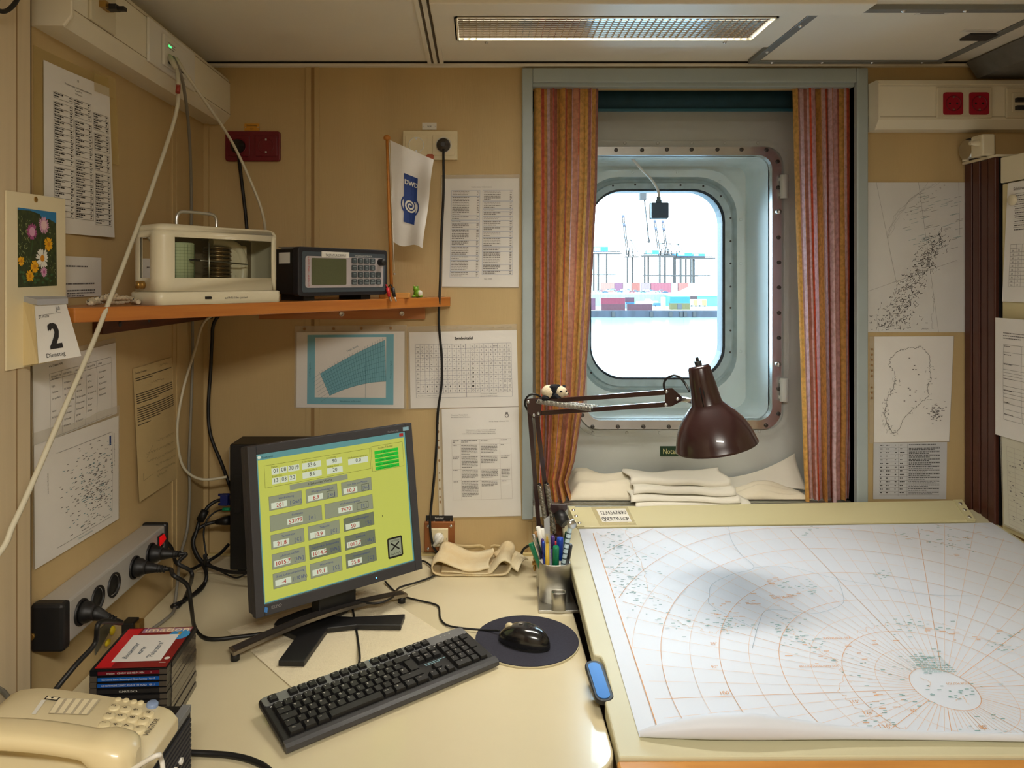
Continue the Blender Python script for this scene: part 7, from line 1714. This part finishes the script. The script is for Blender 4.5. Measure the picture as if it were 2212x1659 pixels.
LPc = Patch(ft[0], ft[1], onX(174, 769, XS+.030), ft[3], fn=lambda u, v: .0012)
o = MB(); o.grid(lambda u, v: LPc.pt(u, v, .0), 8, 8); o.build('day_sheet', M_paper, cal)
b = MB(); b.ptext(LPc, .62, .13, 'Juli', .0075, 'LEFT', sx=.8); b.ptext(LPc, .08, .23, '27. Woche', .0045, 'LEFT', sx=.8); b.pline(LPc, (.08, .18), (.75, .175), .0004); b.ptext(LPc, .43, .78, '2', .040, sx=.85, bold=.0022); b.ptext(LPc, .4, .93, 'Dienstag', .0068, sx=1.05); b.build('printed_text', M_ink, cal)
hp = [onX(52, 642, XC), onX(147, 640, XC), onX(147, 655, XS+.003), onX(78, 660, XS+.003)]
o = MB(); f0_ = [onX(80, 647, XS+.004), onX(147, 645, XS+.004), onX(147, 656, XS+.004), onX(80, 659, XS+.004)]; b0_ = [onX(52, 640, XC), onX(142, 640, XC), onX(142, 650, XC), onX(52, 653, XC)]
o.hexa([b0_[3], b0_[2], f0_[2], f0_[3], b0_[0], b0_[1], f0_[1], f0_[0]]); o.build('header', mat('header_grey', (180, 182, 188), .6), cal)

# ------------------------------------------------------------------ stack of CD cases
cxv, cyv = Vector((.998, .062, 0)).normalized(), Vector((-.062, .998, 0)).normalized()
co = Vector((-.634, 1.166, ZD))
spines = [('maroon', (112, 20, 34), ' imation   CD-RW 650 MB/74 MIN        1', 'top CD case with a white handwritten label'), ('blue', (20, 92, 176), 'International Station Meteorological Climate Summary   Ver 4.0', 'second CD case with a bright blue spine'), ('blue2', (22, 84, 166), 'U.S. NAVY MARINE CLIMATIC ATLAS OF THE WORLD    VER 1.1', 'third CD case with a blue atlas spine')]
ords = ['fourth', 'fifth', 'sixth', 'seventh', 'eighth', 'ninth', 'tenth', 'lowest']
M_cdk = mat('cd_tray', (22, 22, 24), .35); M_cdc = mat('cd_clear', (84, 76, 66), .15, coat=.4); CH = .0101
for k_ in range(11):
    j = 10-k_; z = ZD+k_*CH; jx = random.Random(k_).uniform(-.001, .001)
    M_c = basis(co+cxv*jx+Vector((0, 0, z-ZD)), cxv, cyv, (0, 0, 1))
    lab = spines[j][3] if j < 3 else ords[j-3]+' CD case of the stack behind the phone'
    t = thing('cd_case', lab, 'CD case', None, M=M_c, group='stacked CD cases')
    o = MB(M_c); o.bb(.012, .124, .0, .142, .0004, CH-.0004); o.build('tray', M_cdk, t)
    o = MB(M_c); o.bb(0, .0122, .0008, .1412, .0006, CH-.0006); o.build('hinge_bar', M_cdc if j > 0 else M_cdk, t); o = MB(M_c); o.bb(.1238, .1252, .02, .1412, .0006, CH-.0006); o.build('side_edge', M_cdc if j > 0 else M_cdk, t)
    col = spines[j][1] if j < 3 else (38, 36, 36)
    o = MB(M_c); o.bb(.0135, .112, -.0006, .0, .0020, CH-.0025); o.build('spine', mat('spine_%d' % j if j < 3 else 'spine_dark', col, .4), t)
    o = MB(M_c); o.bb(.112, .124, -.0004, .0, .0012, CH-.0012); o.build('hinge_end', M_cdc, t)
    if j < 4:
        SPn = Patch(*[M_c @ Vector(v) for v in ((.0135, -.0007, CH-.0025), (.112, -.0007, CH-.0025), (.112, -.0007, .002), (.0135, -.0007, .002))])
        b = MB(); s_ = spines[j][2] if j < 3 else 'CLIMATE DATA'; wd = text_mesh(s_)[2]; sz = .0030; b.ptext(SPn, .5, .74, s_, sz, off=.0004, sx=min(1.0, .085/(wd*sz/.7))); b.build('spine_text', M_white, t)
    if j == 0:
        TP = Patch(*[M_c @ Vector(v) for v in ((.006, .140, CH), (.121, .140, CH), (.121, .004, CH), (.006, .004, CH))])
        b = MB(); b.prect(TP, 0, 0, 1, 1, .0003); b.build('cover', mat('cover_maroon', (132, 28, 30), .3), t)
        b = MB(); b.prect(TP, 0, .02, .22, .98, .0005); b.build('cover_red', mat('cover_red', (206, 30, 36), .3), t)
        b = MB(); b.prect(TP, .25, .02, .99, .13, .0005); b.build('cover_pattern', mat('cover_pattern', (210, 180, 150), .4, rgb2=(130, 90, 150), scale=60), t)
        b = MB(); b.ptext(TP, .62, .115, 'imation', .0155, off=.0007, sx=1.2); b.build('cover_title', mat('cover_title', (240, 220, 190), .4), t)
        b = MB(); b.pdisc(TP, .86, .2, .018, 24, .0006); b.build('cover_roundel', mat('cover_blue', (60, 150, 210), .4), t)
        b = MB(); b.prect(TP, .83, .13, .88, .22, .0008); b.build('cover_chip', mat('chip_gold', (190, 150, 60), .4), t)
        b = MB(); b.prect(TP, .16, .20, .86, .86, .0009); b.build('white_label', M_paper, t)
        b = MB()
        for s_, u, v, sz in (('Bordwetter', .35, .80, .0095), ('warte', .50, .70, .0095), ('"Polarstern"', .70, .80, .0100)): b.ptext(TP, u, v, s_, sz, 'LEFT', off=.0012, rot=R(88), italic=.25, sx=.8)
        b.build('handwriting', mat('pen_teal', (24, 60, 84), .6), t)
        b = MB(); b.ptext(TP, .95, .93, '1', .011, 'LEFT', off=.0007, rot=R(88)); b.pdisc(TP, .93, .80, .0045, 12, .0007); b.build('cover_number', M_white, t)

# ------------------------------------------------------------------ black box under the telephone
ZB_ = ZD+.001; BX1, BY1, BZ = -.421, 1.048, .875
bxt = thing('computer_box', 'black flat computer with a slotted side under the telephone', 'computer', (-.56, .93, ZD))
MB().bb(XP+.004, BX1-.006, .80, BY1, ZB_, BZ).build('case', mat('pc_black', (17, 17, 18), .5), bxt, bevel=.003)
MB().bb(BX1-.010, BX1, .80, BY1, ZD+.004, BZ-.0015).build('front_panel', M_black, bxt)
MB().bb(BX1-.012, BX1+.001, .80, BY1+.001, BZ-.009, BZ+.001).build('edge_strip', mat('strip_grey', (140, 144, 146), .4, .3), bxt, bevel=.001)
for i in range(14): z = BZ-.016-i*.0075; MB().bb(BX1-.001, BX1+.003, .82, BY1-.004, z-.0042, z).build('slat', M_dark, bxt)
for y, z in ((.985, .822), (1.005, .822)):
    MB().lathe([(.0045, 0), (.0045, .004), (.003, .004), (.003, .001), (0, .001)], (BX1+.002, y, z), (1, 0, 0), n=14).build('audio_jack', M_white, bxt)
MB().bb(BX1+.001, BX1+.0038, .95, .97, .80, .822).build('port_plate', M_dark, bxt)

# ------------------------------------------------------------------ telephone
def pz(X): return .935-.14*(X+.592)
def onP(px, py, up=0):
    k = (py-CY)/F; h = (px-CX)/F; Y = (1.5-.8521-up)/(k-.14*h); return at(px, py, Y)
ph_ = thing('telephone', 'ivory desk telephone with its handset on the black box', 'telephone', (-.52, .92, BZ))
nb = 24; Ls = []
def bodyY(s, front):                                   # plan outline of the phone body
    X = -.645+.232*s
    if front: return .775+.02*(1-s)
    return .992-.02*max(0, (.25-s)/.25)**2-.004*s*s+.002*math.sin(PI*s)
for i in range(nb+1):
    s = i/nb; X = -.645+.232*s; zt = pz(X)-.004*(2*s-1)**4-.010*max(0, (s-.93)/.07)**2-.016*max(0, (.08-s)/.08)**2; yf, yb = bodyY(s, 1), bodyY(s, 0)
    Ls.append([Vector((X, yf, BZ+.002)), Vector((X, yf+.002, zt-.016)), Vector((X, yf+.008, zt-.012)), Vector((X, yf+.088, zt-.014)), Vector((X, yf+.098, zt-.001)), Vector((X, yb-.006, zt)), Vector((X, yb-.001, zt-.003)), Vector((X, yb, zt-.012)), Vector((X, yb-.004, BZ+.002))])
MB().loops(Ls, True, True, True, True).build('body', M_ivory, ph_, bevel=.002)
def key_at(px, py, r, m_, lab, h=.0025, nm='key'):
    p = onP(px, py); nrm = Vector((.138, 0, .99)); MB().lathe([(r, -.004), (r, h*.6), (r*.8, h), (0, h)], p, nrm, n=18).build(nm, m_, ph_)
    return p
M_btn = mat('phone_button', (222, 208, 166), .4)
tx = MB()
class PhP:                                             # phone face: u along X, v along -Y
    w = h = 1.0
    @staticmethod
    def pt(u, v, off=0): return Vector((u, v*-1, pz(u)+.0005+off))
rowA = [('3', 247, 1527), ('6', 271, 1531), ('9', 295, 1536), ('#', 321, 1541)]; rowB = [('2', 236, 1545), ('5', 261, 1548), ('8', 287, 1552), ('0', 310, 1556)]; rowC = [('1', 226, 1564), ('4', 251, 1568), ('7', 276, 1570), ('*', 302, 1574)]
for s_, x, y in rowA+rowB+rowC:
    p = key_at(x, y+1, .0074, M_btn, s_, .0014); tx.ptext(PhP, p.x+.002, -p.y, s_, .0062, off=.0022, rot=R(90))
tx.ptext(PhP, onP(337, 1566).x, -onP(337, 1562).y+.010, 'VINGTOR', .0066, 'CENTER', off=.0008, rot=R(90), sx=.85)
tx.build('lettering', M_ink, ph_)
key_at(329, 1523, .0078, mat('phone_blue', (132, 152, 186), .4), '', .004, 'blue_key')
for x, y in ((255, 1511), (272, 1513), (289, 1516), (304, 1518)): key_at(x, y, .0042, M_btn, '', .0015, 'function_key')
q = [onP(126, 1510), onP(218, 1511), onP(190, 1546), onP(104, 1543)]
o = MB(); o.quad(*[p+Vector((0, 0, .0012)) for p in reversed(q)]); o.build('name_card', mat('card_grey', (190, 178, 150), .6), ph_)
for i in range(5):
    f0_, f1_ = .03+i*.2, .03+i*.2+.13; A_ = lambda f, g: (q[0]*(1-f)+q[1]*f)*(1-g)+(q[3]*(1-f)+q[2]*f)*g+Vector((0, 0, .002)); b = MB(); b.quad(A_(f0_, 1), A_(f1_, 1), A_(f1_, .06), A_(f0_, .06)); b.build('name_strip', M_card, ph_)
p = onP(113, 1510); b = MB(); b.prect(PhP, p.x-.009, -p.y-.004, p.x+.009, -p.y+.004, .0007); b.build('logo_frame', M_ink, ph_); b = MB(); b.prect(PhP, p.x-.007, -p.y-.0028, p.x+.007, -p.y+.0028, .0010); b.build('logo_field', M_card, ph_); b = MB(); b.pdisc(PhP, p.x, -p.y, .0016, 8, .0013); b.build('logo_dot', M_ink, ph_)
p = onP(82, 1532); b = MB(); b.quad(*[onP(x, y)+Vector((0, 0, .001)) for x, y in ((68, 1544), (76, 1545), (99, 1514), (90, 1513))]); b.build('number_strip', M_white, ph_)
for i in range(13):
    X = -.545+i*.0072; MB().bb(X, X+.0026, .806, .836, pz(X)-.0135, pz(X)-.0115).build('speaker_slot', mat('slot_tan', (150, 132, 92), .7), ph_)
b = MB(); b.bb(-.455, -.4525, .803, .833, pz(-.455)-.0135, pz(-.455)-.011); b.build('volume_mark', M_ink, ph_)
# handset
Ls = []; N_ = 34
for i in range(N_+1):
    s = i/N_; X = -.650+.240*s; e = abs(2*s-1); end = max(0, (e-.52)/.48)
    arch = .017*(1-e*e); hh = .011+.015*min(1, end*2.2)*(1 if e < .9 else 1-.5*((e-.9)/.1)**2); ww = (.0215+.006*min(1, end*2))*(1 if e < .86 else math.sqrt(max(.02, 1-((e-.86)/.145)**2)))
    zc = pz(X)+.013+arch*.75-(.008*min(1, end*1.8)); yc = .850+.014*s
    top_r = 10; sec = []
    for k_ in range(16):
        a = 2*PI*k_/16; c_, s_ = math.cos(a), math.sin(a); sec.append(Vector((X, yc+ww*math.copysign(abs(c_)**.65, c_), zc+hh*math.copysign(abs(s_)**.65, s_))))
    Ls.append(sec)
MB().loops(Ls, True, True, True, True).build('handset', mat('handset_ivory', (224, 208, 164), .3, coat=.2), ph_)
MB().tube(smooth_path([Vector((-.414, .852, pz(-.41)+.004)), at(338, 1632, .845), at(348, 1640, .86), at(352, 1662, .86), at(352, 1700, .86)]), .0030, 8).build('handset_cord', M_white, ph_)

# ------------------------------------------------------------------ small things by the left wall
o = MB(); a = [onX(x, y, XL+.003) for x, y in ((243, 1333), (244, 1352), (206, 1415), (206, 1368))]
t = thing('wall_bracket', 'grey metal bracket with a yellow sticker low on the wall', 'bracket', a[2]); o = MB(); o.quad(*reversed(a)); o.build('plate', mat('bracket_grey', (110, 108, 96), .5, .4), t, solid=.002)
p = onX(243, 1362, XL+.012); MB().ball(p, .009, 10, 8, (.5, 1, 1)).build('sticker', mat('sticker_yellow', (226, 196, 30), .5), t); MB().ball(onX(233, 1388, XL+.012), .008, 10, 8, (.5, 1.2, .8)).build('sticker', mat('sticker_yellow', (226, 196, 30), .5), t)
p = onZ(277, 1372, ZD); t = thing('data_connector', 'black data connector lying on the desk behind the CD cases', 'connector', p); MB().box(p+Vector((0, 0, .016)), (.034, .03, .032)).build('shell', M_black, t, bevel=.002); MB().box(p+Vector((.021, .004, .016)), (.012, .022, .024)).build('plug_face', mat('brass', (176, 140, 76), .35, .8), t)
MB().box(onX(456, 735, XL+.2), (.01, .01, .01)) if False else None

# ------------------------------------------------------------------ cables
def cable(name, label, pts, r, m, cat='cable', extra=None, n=8):
    pts = [Vector(p) for p in pts]; o = MB(); o.tube(smooth_path(pts, 8), r, 8); t = thing(name, label, cat, min(pts, key=lambda p: p.z)); o.build('cord', m, t)
    return t
M_lan = mat('cable_white', (206, 200, 176), .45); M_lang = mat('cable_grey', (132, 128, 116), .5)
def plug_rj(t, a, b, m=M_lan):
    a, b = Vector(a), Vector(b); MB().tube([a, a+(b-a)*.5, b], [.0058, .0055, .0040], 8).build('plug_boot', m, t)
t = cable('network_cable', 'white network cable slanting down across the left wall', [onX(374, 130, XL+DL+.016), onX(383, 155, XL+DL+.04), onX(385, 185, -.62), at(379, 250, 1.50), at(332, 395, 1.40), at(290, 510, 1.33), at(240, 640, 1.24), at(200, 742, 1.18), at(140, 880, 1.10), at(80, 1020, 1.03), at(30, 1130, .98), at(-20, 1215, .94), (-.685, .80, 1.06), (-.705, .62, .98), (-.710, .40, .86), (-.712, .15, .70), (-.712, -.10, .45), (-.712, -.2, .02)], .0040, M_lan)
plug_rj(t, onX(366, 122, XL+DL+.012), onX(380, 148, XL+DL+.036)); MB().tube([onX(385, 182, -.622), onX(385, 190, -.618), onX(384, 200, -.617)], .0046, 8).build('red_sleeve', mat('sleeve_red', (150, 50, 34), .5), t)
t = cable('network_cable', 'grey network cable hanging straight behind the barograph', [onX(376, 130, XL+DL+.014), onX(388, 155, XL+DL+.03), onX(398, 195, -.66), onX(408, 280, -.69), onX(413, 400, -.715), onX(413, 520, -.725), onX(415, 640, -.728), onX(416, 760, -.735), onX(412, 900, -.735), onX(408, 1000, -.733), onX(410, 1060, -.73), onX(405, 1140, -.728), onX(390, 1200, -.72), onX(383, 1260, -.70), onZ(378, 1300, Z0+.002), onZ(372, 1325, Z0), onZ(330, 1358, Z0), onZ(300, 1375, Z0)], .0036, M_lang)
plug_rj(t, onX(372, 124, XL+DL+.012), onX(386, 150, XL+DL+.028), M_lang)
t = cable('network_cable', 'white network cable swinging past the dark red socket', [onX(380, 132, XL+DL+.014), onX(398, 155, XL+DL+.03), onX(440, 215, XL+DL+.05), at(500, 305, 1.74), at(545, 400, 1.76), at(568, 465, 1.77), at(572, 520, 1.80), at(556, 600, 1.84), at(520, 660, 1.88), at(446, 690, 1.86), at(420, 760, 1.82), at(396, 840, 1.78), at(383, 920, 1.76), at(388, 985, 1.77), at(405, 1020, 1.79), at(440, 1036, 1.82), at(490, 1030, 1.838)], .0034, M_lan)
plug_rj(t, onX(378, 126, XL+DL+.012), onX(396, 152, XL+DL+.028))
t = cable('power_cable', 'black cable dropping from the dark red socket behind the shelf', [at(515, 330, YB-.05), at(517, 350, YB-.03), at(523, 400, YB-.012), at(532, 480, YB-.012), at(536, 560, YB-.012), at(520, 640, YB-.012), at(466, 690, YB-.02), at(458, 740, YB-.02), at(455, 800, YB-.02), at(450, 880, YB-.03), at(455, 940, YB-.04), at(478, 1000, YB-.06), at(493, 1040, 1.87), at(500, 1060, 1.90)], .0046, M_blackr)
t = cable('power_cable', 'thin black cable dropping from the cream socket past the shelf end', [at(958, 322, YB-.055), at(958, 345, YB-.045), at(958, 420, YB-.040), at(953, 520, YB-.042), at(951, 600, YB-.048), at(949, 650, YB-.055), at(948, 700, YB-.030), at(954, 770, YB-.016), at(954, 830, YB-.016), at(946, 890, YB-.016), at(943, 960, YB-.016), at(938, 1030, YB-.016), at(931, 1100, YB-.022), at(929, 1140, YB-.032), at(936, 1180, YB-.032), at(948, 1198, YB-.03)], .0034, M_blackr)
t = cable('monitor_cable', 'thick black video cable with blue plug at the computer', [at(484, 1080, 1.85), at(468, 1082, 1.85), at(450, 1094, 1.84), at(440, 1110, 1.83), at(430, 1128, 1.83), at(424, 1150, 1.82), at(418, 1170, 1.81), at(422, 1190, 1.80), at(436, 1212, 1.79), at(462, 1226, 1.78), at(500, 1236, 1.76), at(560, 1236, 1.74)], .0046, M_blackr)
MB().box(at(486, 1079, 1.85), (.02, .02, .028)).build('plug_shell', mat('vga_blue', (26, 40, 110), .4), t, bevel=.002)
for py in (1069, 1089): MB().cyl(at(472, py, 1.85), at(496, py, 1.85), .0035, n=10).build('thumb_screw', mat('vga_blue', (26, 40, 110), .4), t)
MB().tube([at(443, 1103, 1.835), at(440, 1110, 1.83), at(432, 1124, 1.83)], .010, 10).build('ferrite', M_blackr, t)
t = cable('audio_cable', 'thin black cable with a green jack at the computer', [at(482, 1100, 1.85), at(465, 1106, 1.85), at(448, 1122, 1.84), at(440, 1150, 1.83), at(444, 1190, 1.82), at(450, 1214, 1.81), at(470, 1230, 1.79), at(508, 1248, 1.76), at(530, 1240, 1.74)], .0022, M_blackr)
MB().cyl(at(481, 1100, 1.85), at(497, 1100, 1.85), .0042, n=10).build('jack', mat('jack_green', (24, 150, 100), .4), t)
t = cable('power_cable', 'black mains cable plugged into the computer back', [at(482, 1126, 1.85), at(462, 1128, 1.85), at(440, 1135, 1.84), at(424, 1148, 1.83), at(416, 1172, 1.82), at(424, 1200, 1.80), at(440, 1222, 1.79), at(446, 1245, 1.76), onZ(440, 1262, Z0), onZ(420, 1282, Z0), onZ(395, 1300, Z0)], .0046, M_blackr)
MB().tube([at(496, 1124, 1.85), at(484, 1125, 1.85), at(466, 1128, 1.85)], [.012, .011, .006], 10).build('plug', M_blackr, t)
cable('power_cable', 'black cable running from the power strip along the wall to the computer', [(XL+.02, PY1+.006, PZ1-.02), onX(368, 1180, XL+.02), onX(380, 1215, XL+.018), at(396, 1224, 1.70), at(412, 1230, 1.74), at(430, 1222, 1.79), at(450, 1212, 1.80), at(475, 1196, 1.84), at(494, 1176, 1.87)], .0042, M_blackr)
cable('mouse_cable', 'thin black mouse cord curving across the desk', [onZ(1078, 1362, Z0+.008), onZ(1050, 1361, Z0+.002), onZ(1000, 1357, Z0), onZ(965, 1350, Z0-.002), onZ(951, 1335, Z0-.002), onZ(948, 1312, Z0-.002), onZ(935, 1304, Z0-.002), onZ(905, 1297, Z0-.002), onZ(872, 1288, Z0-.002), onZ(850, 1275, Z0-.002), onZ(832, 1256, Z0)], .0022, M_blackr)
cable('keyboard_cable', 'thin black keyboard cord hanging from the monitor foot', [at(774, 1440, 1.385), onZ(777, 1420, Z0+.012), onZ(774, 1390, Z0), onZ(768, 1350, Z0), onZ(762, 1318, Z0+.01), at(752, 1285, 1.60), at(745, 1270, 1.62)], .0024, M_blackr)
cable('usb_cable', 'black cord looping from the monitor over the foot bar', [at(742, 1284, 1.60), at(770, 1298, 1.59), onZ(815, 1303, Z0+.026), onZ(848, 1290, Z0+.022), onZ(862, 1270, Z0+.006), onZ(900, 1258, Z0), onZ(938, 1243, Z0), onZ(936, 1228, Z0), onZ(918, 1213, Z0), onZ(905, 1212, Z0)], .0024, M_blackr)
cable('power_cable', 'black cable lying on the desk at the front beside the phone', [onZ(405, 1626, Z0+.002), onZ(450, 1628, Z0), onZ(500, 1632, Z0), onZ(545, 1643, Z0), onZ(580, 1662, Z0), onZ(600, 1690, Z0)], .0046, M_blackr)
cable('lamp_cable', 'black lamp cord curving down behind the desk towel', [at(1160, 1160, 1.86), at(1150, 1176, 1.88), at(1140, 1180, 1.89), at(1130, 1188, 1.90), onZ(1122, 1206, Z0), onZ(1110, 1212, Z0)], .0034, M_blackr)
cable('hanging_cable', 'black cable loop in the upper corner of the partition', [onX(-30, 5, XP+.02), onX(5, 25, XP+.02), onX(30, 10, XP+.02), onX(46, -20, XP+.02)], .0035, M_blackr)
cable('floor_cable', 'grey cable behind the telephone at the partition foot', [onX(-20, 1480, XP+.006), onX(5, 1492, XP+.006), onX(18, 1508, XP+.006), onX(28, 1530, XP+.006)], .0035, M_lang)
